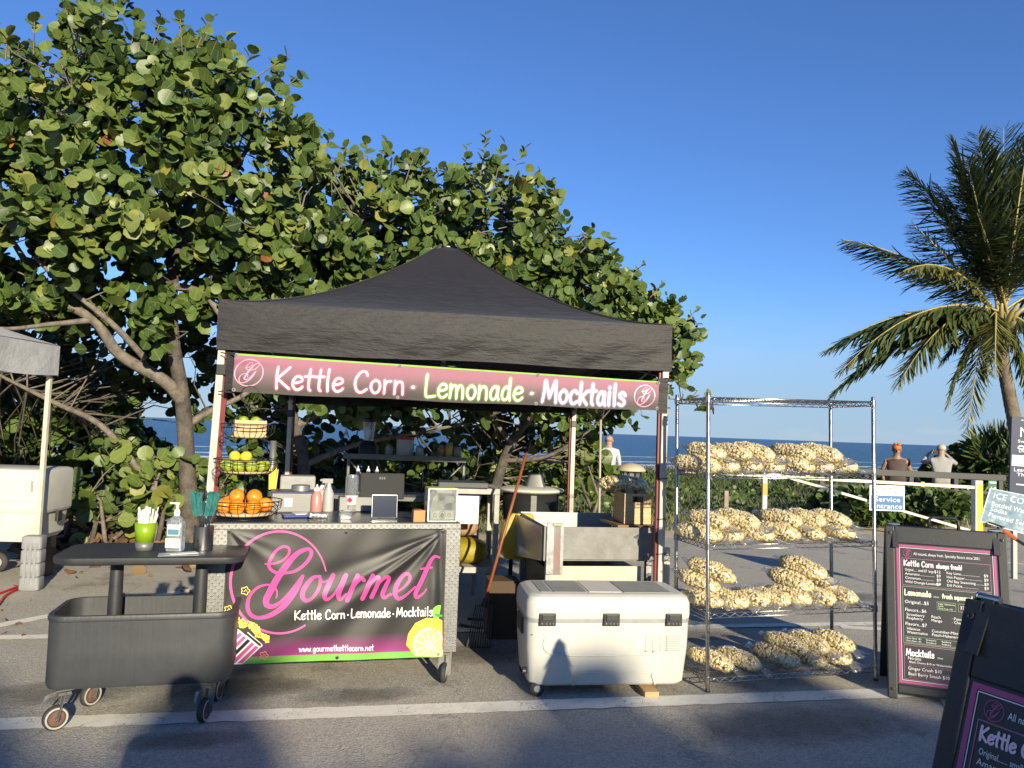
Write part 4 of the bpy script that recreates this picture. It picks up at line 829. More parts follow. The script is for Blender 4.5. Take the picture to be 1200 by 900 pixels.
m = MB(); p0, p1 = bsurf(.01, .5, -.05) - b0, bsurf(-.025, .5, -.03) - b0; m.box((p0 + p1) / 2 + Vector((0, 0, .0)), (.07, .02, .26)); m.build('end_flap', blackcloth, ban); m = MB(); m.box(bsurf(1.012, .5, -.02) - b0, (.07, .02, .24)); m.build('end_flap', blackcloth, ban)

# ================================================================== THE COUNTER
CL, CR = H(243, 613, 1.0), H(540, 613, 1.0); cyaw = atan2(CR.y - CL.y, CR.x - CL.x); cw = (CR - CL).length
cu = Vector((cos(cyaw), sin(cyaw), 0)); cv = Vector((-sin(cyaw), cos(cyaw), 0)); C0 = Vector((CL.x, CL.y, 0))
def cp(u, v, z=1.004): return C0 + cu * u + cv * v + Vector((0, 0, z))
def con(x, y, v=None, z=1.004):          # place on the counter top under a picture position
    p = H(x, y, z); return p
ctr = thing('vendor_counter', 'counter cart trimmed with diamond plate behind the black banner', 'counter', C0, cyaw)
CD = .62; BZ = .20
for u0, u1 in ((0, .115), (cw - .115, cw)):
    m = MB(); m.box(((u0 + u1) / 2, -.003, (BZ + .962) / 2), (u1 - u0, .012, .962 - BZ)); m.build('corner_trim', plate, ctr, bevel=.002)
m = MB(); m.box((cw / 2, -.003, .980), (cw, .012, .034)); m.build('top_trim', plate, ctr, bevel=.002)
m = MB(); m.box((cw / 2, .002, .228), (cw - .23, .01, .055)); m.build('bottom_trim', plate, ctr)
m = MB(); m.box((cw / 2, .03, (BZ + .96) / 2 + .01), (cw - .02, .03, .96 - BZ - .02)); m.build('front_panel', blackpl, ctr)
for u in (.012, cw - .012): m = MB(); m.box((u, CD / 2 + .02, (BZ + .98) / 2), (.018, CD - .06, .98 - BZ - .01)); m.build('side_panel', dullsteel, ctr)
m = MB(); m.box((cw / 2, CD / 2 + .004, .990), (cw - .004, CD, .026)); m.build('worktop', mat('dark_worktop', (.035, .04, .05), .3, var=.2), ctr, bevel=.003)
m = MB(); m.box((cw / 2, CD / 2 + .03, .25), (cw - .04, CD - .1, .02)); m.build('bottom_shelf', dullsteel, ctr)
def caster(par, x, y, ztop, r, wd=.03, rot=0., hub=None, fork=None, spin=None):
    c_ = empty('caster', (x, y, 0), rot, par); m = MB(); m.lathe([(r * .62, -wd / 2), (r * .9, -wd / 2), (r, -wd * .25), (r, wd * .25), (r * .9, wd / 2), (r * .62, wd / 2)], (-.02, 0, r), 26, axis=(0, 1, 0), ring=True); m.build('tyre', rubber, c_, smooth=True)
    m = MB(); m.lathe([(.008, -wd * .46), (r * .3, -wd * .46), (r * .34, -wd * .38), (r * .64, -wd * .40), (r * .64, wd * .40), (r * .34, wd * .38), (.008, wd * .46)], (-.02, 0, r), 22, axis=(0, 1, 0)); m.build('hub', hub or greypl, c_, autosmooth=30)
    m = MB()
    for s_ in (-1, 1): m.bar((-.02, s_ * (wd / 2 + .008), r * .8), (.01, s_ * (wd / 2 + .008), ztop - .012), .034, .004); 
    m.box((.008, 0, ztop - .022), (.06, wd + .03, .014)); m.box((.008, 0, ztop - .004), (.085, .07, .008)); m.tube([(-.02, -wd / 2 - .014, r), (-.02, wd / 2 + .014, r)], .007, 8)
    m.build('fork', fork or galv, c_, bevel=.001); return c_
for x, y in ((.12, .10), (cw - .055, .055), (.12, CD - .05), (cw - .06, CD - .05)): caster(ctr, x, y, BZ, .062, .032, 1.2 if x > 1 else .4, fork=dullsteel)
# vinyl banner on its front
k4 = [H(264, 621, .965), H(524, 621, .965)]
vb = thing('vinyl_banner', 'black vinyl banner reading Gourmet in pink script on the counter front', 'banner', C0, cyaw)
inv = Matrix.Rotation(-cyaw, 3, 'Z')
def onfront(x, y, d=-.014):             # picture position -> the counter's front plane, in its own axes
    r_ = ray(x, y); o0 = inv @ (Vector((0, 0, CH)) - C0); rr = inv @ r_; t = (d - o0.y) / rr.y; return o0 + rr * t
kc = [onfront(266.5, 620.5), onfront(523, 620.5), onfront(517, 769), onfront(263.5, 778)]
def vdisp(x, y):                         # folds: two pulls from the top right grommet, softer ones elsewhere
    d = 0.; cx, cy = 1112., 55.
    dx, dy = cx - x, y - cy; rr = math.hypot(dx, dy) + 1e-6; an = math.degrees(atan2(dy, dx)); fade = min(1, rr / 130) * math.exp(-rr / 900)
    for a0, wd, am in ((28, 3.2, .016), (36, 4.0, .024), (45, 6, -.011), (20, 4, -.008), (57, 6, .007)): d += am * math.exp(-((an - a0) / wd) ** 2) * fade
    dx2, dy2 = x - 112, y - 50; r2 = math.hypot(dx2, dy2) + 1e-6; a2 = math.degrees(atan2(dy2, dx2))
    for a0, wd, am in ((38, 8, .008), (60, 8, -.005), (20, 7, .004)): d += am * math.exp(-((a2 - a0) / wd) ** 2) * min(1, r2 / 60) * math.exp(-r2 / 260)
    d += .007 * math.exp(-((x - 1065) / 26) ** 2) * min(1, max(0, y - 120) / 200) - .005 * math.exp(-((x - 1100) / 16) ** 2)
    d += .0035 * sin(x * .011 + 1) * sin(y * .013) + .003 * math.exp(-((y - 300 + .35 * (x - 600)) / 60) ** 2) + .002 * sin(x * .03 + y * .02)
    return d
def vs_(x, y, lift=0.):
    u = (x - 104 + (y - 45) * .012) / (1130 - 104 - (y - 45) * .028); yb = 670 - 33 * u; v = (y - 45) / (yb - 45)
    p = kc[0].lerp(kc[1], u).lerp(kc[3].lerp(kc[2], u), v); return p + Vector((0, -1, 0)) * (.004 + vdisp(x, y) + .006 + lift)
def uvs(u, v): x = 104 + u * (1130 - 104); yb = 670 - 33 * u; y = 45 + v * (yb - 45); x = x - (y - 45) * (.012 + .016 * u); return vs_(x, y)
q = NT('vinyl_print'); s_ = q.n('SeparateXYZ'); q.l(q.uv(), s_.inputs[0]); v_ = s_.outputs[1]
g = q.ramp(v_, [(.80, (.020, .019, .019)), (.92, (.20, .014, .12)), (.948, (.25, .02, .15)), (.953, (.14, .36, .05))]); q.base(g); q.p.inputs['Roughness'].default_value = .42; q.p.inputs['Specular IOR Level'].default_value = .45
wvz = q.n('TexWave', wave_type='BANDS', bands_direction='Y'); wvz.inputs['Scale'].default_value = 70; q.l(q.uv(), wvz.inputs[0]); q.bump(q.math('ADD', wvz.outputs['Fac'], q.noise(5, q.obj(), 5)), .10, .006)
grid_mesh('vinyl_sheet', uvs, 150, 90, q.m, vb)
vp = lambda lift0: (lambda x, y, l: vs_(x, y, lift0 + l * .5))
pink = mat('print_hot_pink', (.62, .055, .25), .38); pinkd = mat('print_rose', (.60, .10, .28), .38); wht = mat('print_white', (.66, .65, .62), .4); yel = mat('print_lemon', (.78, .50, .06), .4); yel2 = mat('print_lemon_flesh', (.80, .56, .18), .4); yel3 = mat('print_pith', (.86, .74, .42), .4); grn = mat('print_lime', (.22, .50, .08), .4); grn2 = mat('print_lime_dark', (.08, .30, .05), .4); blk = mat('print_black', (.015, .015, .018), .4); kyel = mat('print_kernel_yellow', (.80, .66, .10), .4); plum = mat('print_plum', (.38, .03, .14), .4)
P = Print(vp(.001)); a0 = atan2(237 - 290, 553 - 335)
P.ribbon([(335 + 216 * cos(a), 290 + 237 * sin(a), 6 + 6 * sin((a + .24) / -5.6 * pi)) for a in np.linspace(-.22, -5.28, 90)], 10); P.build('ring_print', mat('print_ring_pink', (.62, .10, .30), .38), vb)
P = Print(vp(.0016)); thick = 1.
for st in SG + [
    [(520, 262, 10), (486, 270, 16), (452, 310, 21), (438, 350, 21), (454, 374, 17), (486, 360, 13), (514, 318, 15), (522, 278, 14), (508, 262, 10)], [(432, 270, 8), (440, 262, 8)], [(515, 285, 8), (545, 288, 7), (575, 266, 8)],
    [(580, 258, 20), (560, 300, 22), (541, 345, 21), (548, 370, 16), (576, 354, 11), (606, 312, 10), (632, 262, 12)], [(640, 258, 20), (618, 308, 22), (604, 350, 21), (614, 370, 14), (640, 345, 9)],
    [(694, 258, 20), (672, 308, 22), (646, 372, 22)], [(656, 345, 9), (686, 298, 10), (712, 270, 17), (724, 280, 16)],
    [(766, 258, 20), (744, 308, 22), (718, 366, 22)], [(730, 335, 9), (756, 296, 10), (784, 266, 15), (796, 276, 19), (782, 316, 21), (762, 360, 21)], [(776, 326, 9), (804, 286, 10), (832, 264, 15), (844, 276, 19), (828, 312, 20), (814, 346, 19), (824, 364, 14), (852, 345, 9)],
    [(852, 350, 8), (905, 322, 9), (942, 286, 13), (944, 256, 15), (918, 256, 16), (886, 298, 21), (874, 340, 21), (890, 366, 17), (924, 352, 12), (972, 312, 8)],
    [(1094, 176, 9), (1072, 170, 12), (1052, 186, 17), (1030, 230, 20), (1002, 290, 21), (976, 340, 20), (982, 362, 14), (1014, 342, 8), (1030, 322, 5)], [(1002, 228, 9), (1030, 224, 10), (1056, 222, 8)]]:
    P.ribbon(crspline(st, 6), 1)
P.build('script_lettering', pink, vb)
P = Print(vp(.0016)); P.hand('Kettle Corn', 403, 464, -42, 5.4, -.026, 236); P.hand('·', 641, 457, -40, 5.5, 0, 22); P.hand('Lemonade', 664, 457, -42, 5.4, -.026, 190); P.hand('·', 857, 452, -40, 5.5, 0, 22); P.hand('Mocktails', 880, 451, -42, 5.4, -.026, 182)
P.hand('www.gourmetkettlecorn.net', 424, 613, -27, 3.2, -.018, 350); P.build('lettering', wht, vb)
# lemon, slice and lime
def ar(cx, cy, rx, ry, a0, a1, n=26, rot=0.): return [(cx + rx * cos(a) * cos(rot) - ry * sin(a) * sin(rot), cy + rx * cos(a) * sin(rot) + ry * sin(a) * cos(rot)) for a in np.linspace(R(a0), R(a1), n)]
def clip(poly, x1, y1=None):
    out = [(min(x, x1), y if y1 is None else min(y, y1(x))) for x, y in poly]; return out
XR = lambda y: 1128 - (y - 45) * .028
P = Print(vp(.0011)); P.poly(clip(ar(1092, 432, 36, 34, 90, 290), 1112)); P.build('lime_print', grn, vb); P = Print(vp(.0014)); P.poly(clip(ar(1098, 440, 26, 14, 20, 200), 1111)); P.build('lime_shade_print', grn2, vb)
P = Print(vp(.0018)); P.poly(clip([(930, 582), (940, 530), (975, 480), (1030, 456), (1085, 458), (1112, 470), (1112, 630), (1030, 634), (972, 632)], 1110)); P.build('lemon_print', yel, vb)
P = Print(vp(.0023)); P.poly(clip(ar(1045, 585, 82, 84, 0, 360), 1110, lambda x: 634)); P.build('slice_rim_print', yel3, vb)
P = Print(vp(.0027))
for k in range(11):
    a = 360 / 11 * k; P.poly(clip([(1045 + 12 * cos(R(a + 16)), 585 + 12 * sin(R(a + 16)))] + ar(1045, 585, 68, 70, a + 4, a + 29, 6), 1109, lambda x: 632))
P.build('segments_print', yel2, vb)
# popcorn box
P = Print(vp(.0011)); P.poly([(122, 478), (252, 592), (172, 668), (98, 670), (99, 505)]); P.build('box_print', wht, vb)
P = Print(vp(.0016)); Pk = Print(vp(.0018))
for k in range(7):
    t0, t1 = k / 7 + .018, (k + 1) / 7 - .03; a, b = np.array((124., 488)), np.array((246., 596)); p0, p1 = a + (b - a) * t0, a + (b - a) * t1; dr = np.array((-.70, .72)); 
    def down(p): 
        L = min((664 - p[1]) / dr[1], (p[0] - 100) / -dr[0] if p[0] > 100 else 0); return p + dr * max(L, 0)
    (P if k % 2 else Pk if k in (0, 4) else P).poly([tuple(p0), tuple(p1), tuple(down(p1)), tuple(down(p0))])
P.build('stripe_print', pinkd, vb); Pk.build('dark_stripe_print', blk, vb)
P = Print(vp(.0022)); P.ribbon([(118, 462), (252, 582)], 18); P.build('rim_print', wht, vb); P = Print(vp(.0027)); P.ribbon([(120, 466), (250, 580)], 11); P.build('rim_dark_print', blk, vb)
P = Print(vp(.0014)); r_ = random.Random(3)
for k in range(30):
    t = r_.random(); cx, cy = 135 + 150 * t + r_.uniform(-6, 10), 458 + 100 * t * t * .9 + r_.uniform(-2, 26) * (1 if t < .8 else .6) + (0 if t < .7 else 10); rr = r_.uniform(7, 12)
    P.ribbon([(cx + rr * (1 + .3 * cos(4 * a + k)) * cos(a), cy + rr * (1 + .3 * cos(4 * a + k)) * sin(a)) for a in np.linspace(0, 6.2, 18)], 4.2, caps=False)
for cx, cy in ((184, 330), (112, 418)): P.ribbon([(cx + 17 * (1 + .2 * cos(5 * a)) * cos(a), cy + 17 * (1 + .2 * cos(5 * a)) * sin(a)) for a in np.linspace(0, 6.28, 30)], 3.4, caps=False); P.ribbon([(cx - 6, cy + 4), (cx + 2, cy - 6), (cx + 7, cy + 3)], 3)
P.build('kernel_print', kyel, vb); P = Print(vp(.0014)); cx, cy = 268, 628; P.ribbon([(cx + 16 * (1 + .22 * cos(5 * a)) * cos(a), cy + 16 * (1 + .22 * cos(5 * a)) * sin(a)) for a in np.linspace(0, 6.28, 30)], 4, caps=False); P.ribbon([(cx - 5, cy + 4), (cx, cy - 6), (cx + 6, cy + 3)], 4); P.build('kernel_outline_print', mat('print_orange', (.7, .28, .12), .4), vb)
m = MB()
for x, y in ((112, 54), (1112, 54), (1088, 624), (600, 640), (640, 56)): m.lathe([(.010, 0), (.010, .003), (.005, .004), (.005, 0)], vs_(x, y, .002), 12, axis=(0, -1, 0))
m.build('grommets', blackpl, vb)

# ================================================================== SERVING CART
a_, b_ = H(67, 850), H(218, 838); kyaw = R(15); ku = Vector((cos(kyaw), sin(kyaw), 0)); kv = Vector((-sin(kyaw), cos(kyaw), 0))
kl = at(50, 760, 3.93); K0 = Vector((kl.x, kl.y, 0)); KW, KD = .90, .46
cart = thing('serving_cart', 'dark grey plastic rolling bar cart at the front left', 'cart', K0, kyaw)
q = NT('ribbed_plastic'); o_ = q.obj(); mp = q.n('Mapping'); q.l(o_, mp.inputs[0]); mp.inputs['Scale'].default_value = (1, 1, .04); nb = q.noise(55, mp.outputs[0], 4)
q.base(q.ramp(q.noise(9, o_), [(.3, (.034, .036, .039)), (.7, (.046, .048, .051))])); q.p.inputs['Roughness'].default_value = .5; q.bump(nb, .25, .005); ribbed = q.m
def rr3(x0, x1, y0, y1, r, z, n=6): return [Vector((x, y, z)) for x, y in rrect(x0, x1, y0, y1, r, n)]
m = MB(); t = .012
rings = [rr3(.04, KW - .04, .04, KD - .04, .05, .205), rr3(.014, KW - .014, .012, KD - .012, .065, .212), rr3(.004, KW - .004, .003, KD - .003, .072, .235), rr3(.002, KW - .002, .002, KD - .002, .078, .40), rr3(0, KW, 0, KD, .08, .548), rr3(-.008, KW + .008, -.008, KD + .008, .1, .552), rr3(-.010, KW + .010, -.010, KD + .010, .1, .568), rr3(-.006, KW + .006, -.006, KD + .006, .1, .578), rr3(.016, KW - .016, .016, KD - .016, .085, .578), rr3(.02, KW - .02, .02, KD - .02, .08, .40), rr3(.03, KW - .03, .03, KD - .03, .07, .30)]
m.loft(rings); m.build('tub', ribbed, cart, autosmooth=35)
for x in (.27, .70): m = MB(); m.lathe([(.034, .30), (.036, .60), (.032, .84), (.03, .852)], (x, KD / 2, 0), 24); m.build('post', darkpl, cart, autosmooth=40)
m = MB(); m.loft([rr3(.02, KW + .015, .01, KD + .02, .09, .830, 8), rr3(.0, KW + .035, -.015, KD + .04, .11, .838, 8), rr3(-.004, KW + .04, -.02, KD + .045, .115, .852, 8), rr3(-.002, KW + .038, -.018, KD + .043, .113, .870, 8), rr3(.01, KW + .025, -.005, KD + .03, .105, .875, 8)]); m.build('table_top', darkpl, cart, autosmooth=30)
rust = mat('rusty_hub', (.12, .062, .044), .7, var=.4, vscale=25); tyg = mat('grey_tyre', (.10, .098, .095), .7, var=.3, vscale=18)
for i, (x, y, rt) in enumerate(((.085, .06, .5), (KW - .12, .06, 1.25), (.16, KD - .06, .9), (KW - .09, KD - .08, 1.3))):
    c_ = caster(cart, x, y, .205, .062, .034, rt, hub=rust, fork=galv); c_.children[0].data.materials[0] = tyg
    m = MB(); m.lathe([(.044, -.0185), (.053, -.0185), (.053, .0185), (.044, .0185)], (-.02, 0, .062), 24, axis=(0, 1, 0), ring=True); m.build('rim', mat('pale_rim', (.36, .34, .31), .7, var=.2), c_, autosmooth=30)
    m = MB(); m.tube([(-.005, .02, .18), (-.06, .025, .165), (-.085, .025, .12)], [.009, .011, .005], 6); m.build('brake_lever', galv, c_)
m = MB(); m.box((.155, -.006, .262), (.0, .0, .0)); 
for x, z in ((.13, .262), (.68, .262)): s_ = MB(); s_.lathe([(.006, 0), (.005, .003), (0, .004)], (x, .012, z), 10, axis=(0, -1, 0)); s_.build('screw', chrome, cart)
def kp(u, v, z=.876): return K0 + ku * u + kv * v + Vector((0, 0, z))
# on the cart top
cupz = .876
stc = thing('straw_cup', 'lime green and steel cup full of white wrapped straws', 'cup', kp(.40, .22)); m = MB(); m.lathe([(.045, 0), (.046, .045)], n=24); m.build('steel_base', steel, stc, smooth=True)
m = MB(); m.lathe([(.0462, .045), (.056, .15), (.053, .15), (.043, .05)], n=24); m.build('green_sleeve', mat('lime_green_plastic', (.20, .32, .008), .4), stc, smooth=True)
for k in range(34):
    a = k * 2.4; r0 = .036 * sqrt(((k * .618) % 1)); m = MB(); tp = Vector((r0 * cos(a) * 1.7, r0 * sin(a) * 1.5, .205 + .03 * sin(k * 3.1))); b0_ = Vector((r0 * cos(a) * .8, r0 * sin(a) * .8, .06)); m.bar(b0_, tp, .0105, .0045); m.build('straw', paper, stc)
san = thing('sanitizer_bottle', 'clear pump bottle of hand sanitizer with pale label on the cart', 'bottle', kp(.56, .19)); m = MB(); m.loft([rr3(-.042, .042, -.03, .03, .014, 0), rr3(-.045, .045, -.032, .032, .016, .01), rr3(-.045, .045, -.032, .032, .016, .15), rr3(-.03, .03, -.022, .022, .012, .178), rr3(-.015, .015, -.015, .015, .01, .19)]); m.build('bottle_body', mat('clear_gel', (.86, .92, .93), .1, trans=.85), san, autosmooth=40)
m = MB(); m.box((0, -.0335, .115), (.066, .001, .06)); m.build('upper_label', paper, san); m = MB(); m.box((0, -.0335, .045), (.080, .001, .05)); m.build('lower_label', mat('cream_paper', (.72, .70, .58), .7), san); m = MB(); m.box((0, -.0345, .105), (.06, .001, .03)); m.build('label_picture', mat('teal_print', (.08, .22, .27), .6), san)
m = MB(); m.lathe([(.015, .19), (.017, .21), (.012, .225), (.006, .226), (.006, .25), (.014, .252), (.013, .262), (0, .263)], n=16); m.box((-.02, 0, .258), (.04, .012, .009)); m.build('pump', mat('white_plastic', (.75, .75, .74), .4), san, autosmooth=35)
ut = thing('utensil_cup', 'steel cup holding dark spoons tied with a teal ribbon', 'cup', kp(.70, .22)); m = MB(); m.lathe([(.052, 0), (.053, .004), (.053, .128), (.055, .131), (.051, .131), (.049, .01)], n=28); m.build('steel_cup', mat('cup_steel', (.42, .42, .41), .3, 1., var=.15, vscale=20), ut, autosmooth=40)
for k in range(9): a = k * 2.2; m = MB(); r0 = .03; m.tube([(r0 * cos(a) * .6, r0 * sin(a) * .6, .01), (r0 * cos(a) * .9, r0 * sin(a) * .9, .16), (r0 * cos(a) * 1.3, r0 * sin(a) * 1.2, .26)], [.004, .004, .004], 6); m.ell((r0 * cos(a) * 1.35, r0 * sin(a) * 1.2, .285 + .01 * (k % 3)), (.017, .007, .028), 8, 6, rot=(0, 0, a)); m.build('spoon', blackpl, ut, smooth=True)
teal = mat('teal_ribbon', (.02, .13, .12), .55, var=.35, vscale=20, bump=.5, bscale=30); m = MB()
for k in range(9):
    a = k * .75; s_ = Vector((.045 * cos(a), .035 * sin(a) - .012, .19)); m.loft([[s_ + Vector((d * .014, 0, 0)), s_ + Vector((d * .014, .003, 0))] if False else [s_ + Vector((-.014, 0, 0)), s_ + Vector((.014, 0, 0)), s_ + Vector((.014, .004, 0)), s_ + Vector((-.014, .004, 0))] for d in (1,)] + [[s_ + Vector((ox + dx * .3 * sin(k), oy, oz)) for ox, oy in ((-.016, 0), (.016, -.004), (.016, 0.004), (-.016, .006))] for dx, oz in ((.05, .05), (.09, .10 + .01 * (k % 3)), (.06, .13))])
m.build('ribbon', teal, ut)
pp = thing('paper_menus', 'white papers lying on the cart top', 'paper', kp(.60, .06, .8762), kyaw + .1); m = MB(); m.box((0, .0, .001), (.20, .10, .002)); m.build('sheet', mat('grey_sheet', (.30, .32, .36), .5), pp); m = MB(); m.box((.02, .01, .0045), (.14, .055, .003), (0, 0, .3)); m.build('folded_napkin', paper, pp)

# ================================================================== WHITE COOLER
q0 = at(622, 800, 4.70); cy_ = R(8); ck = thing('cooler', 'large white ice cooler with three black latches in front of the kettle', 'cooler', (q0.x - .03, q0.y, 0), cy_); ck.scale = (1.03, 1, 1.03); ck.location.z = -.02
W_, D_ = 1.0, .50
def crg(e, z, r=.07, bx=0.): return rr3(-e + bx, W_ + e - bx, -e, D_ + e, r, z, 5)
m = MB(); m.loft([crg(-.055, .075, .05), crg(-.035, .082), crg(-.022, .10), crg(-.004, .30), crg(0, .42), crg(0, .452)]); m.build('body', whitepl, ck, autosmooth=35)
m = MB(); m.loft([crg(.002, .452), crg(.003, .468), crg(.002, .478)]); m.build('seal', greypl, ck, autosmooth=35)
m = MB(); m.loft([crg(.004, .478), crg(.006, .50), crg(.004, .565), crg(-.008, .598), crg(-.03, .612), crg(-.045, .614)]); m.build('lid', whitepl, ck, autosmooth=35)
for x0, x1 in ((.085, .155), (.165, .37), (.60, .90)): m = MB(); m.box(((x0 + x1) / 2, D_ / 2, .6155), (x1 - x0, D_ - .16, .004)); m.build('lid_pad', mat('lid_pad_grey', (.24, .24, .225), .75, var=.12), ck, bevel=.002)
m = MB(); m.box((.485, D_ / 2, .6150), (.20, D_ - .18, .004)); m.build('lid_panel', mat('lid_panel_grey', (.52, .50, .45), .6), ck)
for x in (.115, .50, .885):
    la = empty('latch', (x, -.006, .475), parent=ck); m = MB(); m.box((0, -.008, .0), (.098, .016, .072)); m.build('plate', blackpl, la, bevel=.004); m = MB(); m.box((0, -.019, .013), (.072, .012, .036)); m.build('flap', darkpl, la, bevel=.004)
    for sx_ in (-.034, -.008, .012, .034): m = MB(); m.lathe([(.005, 0), (.004, .003), (0, .0035)], (sx_, -.016, -.024), 8, axis=(0, -1, 0)); m.build('screw', chrome, la)
for pts in ([(.03, .385), (.10, .385), (.165, .27), (.80, .268)], [(.285, .085), (.30, .135), (.33, .16), (.73, .16), (.765, .135), (.785, .085)]):
    m = MB(); m.tube([(x, -.0005 - .004 * 0 + (.018 * (.30 - z) / .2 if z < .3 else 0), z) for x, z in (crspline(pts, 6))], .0045, 6); m.build('moulded_ridge', whitepl, ck, smooth=True)
gp = mat('faint_print', (.33, .33, .32), .6); P = Print(lambda x, y, l: Vector((x, -.0075 - l + max(0, (.30 - y)) * .09, y)))
for r_ in range(9):
    for c_ in range(3): P.quad(.715 + c_ * .045, .375 - r_ * .0105, .715 + c_ * .045 + .024 + .006 * ((r_ * 3 + c_) % 2), .3785 - r_ * .0105)
    P.quad(.845, .375 - r_ * .0105, .935 - .02 * (r_ % 4 == 3), .380 - r_ * .0105)
P.quad(.762, .29, .778, .282); P.quad(.715, .29, .735, .285); P.build('instruction_print', gp, ck)
m = MB(); m.box((-.004, D_ / 2, .40), (.02, .20, .10)); m.build('side_handle', blackpl, ck, bevel=.01); m = MB(); m.lathe([(.022, 0), (.022, .018), (.012, .02)], (.012, .10, .15), 14, axis=(-1, 0, 0)); m.build('drain_plug', blackpl, ck)
for y in (.05, D_ - .05):
    wl = empty('wheel', (.075, y, .064), parent=ck); m = MB(); m.lathe([(.02, -.018), (.043, -.018), (.045, -.01), (.045, .01), (.043, .018), (.02, .018)], axis=(0, 1, 0), n=20); m.build('tyre', rubber, wl, smooth=True); m = MB(); m.lathe([(.006, -.02), (.02, -.02), (.02, .02), (.006, .02)], axis=(0, 1, 0), n=14); m.build('hub', greypl, wl)
wb_ = thing('wood_block', 'short wooden block propping the right end of the white cooler', 'wood block', ck.location + Vector((.78 * cos(cy_) - .08 * sin(cy_), .78 * sin(cy_) + .08 * cos(cy_), 0)), cy_); m = MB(); m.box((0, 0, .028), (.09, .2, .056)); m.build('block', wood, wb_, bevel=.003)

# ================================================================== WIRE RACK WITH POPCORN BAGS
ra, rb = H(829, 811), H(1029, 802); ryaw = atan2(rb.y - ra.y, rb.x - ra.x); RW, RD = 1.22, .46
rack = thing('wire_rack', 'chrome wire shelving rack stacked with bags of kettle corn', 'shelving rack', (ra.x, ra.y, 0), ryaw, rot=(0, R(-1.1), ryaw))
SZ = [.085, .485, .915, 1.365, 1.855]
for x, y in ((0, 0), (RW, 0), (0, RD), (RW, RD)):
    po = empty('post', (x, y, 0), parent=rack); m = MB(); m.lathe([(.010, 0), (.0127, .02), (.0127, 1.885), (.009, 1.89)], n=14); m.build('pole', chrome, po, autosmooth=40)
    m = MB()
    for z in SZ: m.lathe([(.0165, z - .03), (.018, z - .03), (.0165, z + .012)], n=14)
    tag(m.build('collars', chrome, po, autosmooth=40), kind='stuff'); m = MB(); m.lathe([(.016, -.0), (.016, .012), (.0127, .02)], n=12); m.build('foot', blackpl, po)
def mk_shelf():
    m = MB(); e = .004
    for y in (0, RD): 
        m.tube([(.014, y, 0), (RW - .014, y, 0)], .0035, 6); m.tube([(.014, y, -.028), (RW - .014, y, -.028)], .0035, 6); n = 34
        m.tube([(.014 + (RW - .028) * i / n, y, -.003 if i % 2 else -.025) for i in range(n + 1)], .0025, 5)
    for x in (0, RW):
        m.tube([(x, .014, 0), (x, RD - .014, 0)], .0035, 6); m.tube([(x, .014, -.028), (x, RD - .014, -.028)], .0035, 6); n = 14
        m.tube([(x, .014 + (RD - .028) * i / n, -.003 if i % 2 else -.025) for i in range(n + 1)], .0025, 5)
    fr_ = m.mesh('shelf_truss', chrome, True); m = MB()
    for i in range(1, 56): x = RW * i / 56; m.tube([(x, 0, .004), (x, RD, .004)], .0016, 4, cap=False)
    for y in (.12, .23, .34): m.tube([(0, y, .0), (RW, y, .0)], .003, 5)
    return fr_, m.mesh('shelf_wires', chrome, True)
sf, sw_ = mk_shelf()
for z in SZ:
    sh = empty('shelf', (0, 0, z), parent=rack); link('truss_frame', sf, sh); tag(link('wires', sw_, sh), kind='stuff')
# bags
def bag_shape(d, L=.185, rx=.088, rz=.056):
    x, y, z = d; p = 2.6; k = (abs(x) ** p + abs(y) ** p + abs(z) ** p) ** (-1 / p); return np.array([x * k * rx, y * k * L, z * k * rz])
ico = bmesh.new(); bmesh.ops.create_icosphere(ico, subdivisions=1, radius=1); IV = np.array([v.co[:] for v in ico.verts]); IF = np.array([[v.index for v in f.verts] for f in ico.faces]); ico.free()
def kernels(C, r, seed):
    g_ = np.random.default_rng(seed); n = len(C); k = len(IV); V = np.repeat(IV[None], n, 0) * (1 + .38 * g_.normal(0, 1, (n, k, 1)).clip(-1.2, 1.2)); V = V * (r * g_.uniform(.75, 1.25, (n, 1, 1))) * g_.uniform(.75, 1.2, (n, 1, 3)) + C[:, None]; t = np.clip(g_.normal(.62, .22, n), 0, 1); t = np.where(g_.random(n) < .03, .08, t)
    tv_ = np.clip(np.repeat(t[:, None], k, 1) + g_.normal(0, .1, (n, k)), 0, 1)
    return V.reshape(-1, 3), (IF[None] + (np.arange(n) * k)[:, None, None]).reshape(-1, 3), tv_.ravel()
bagm = []
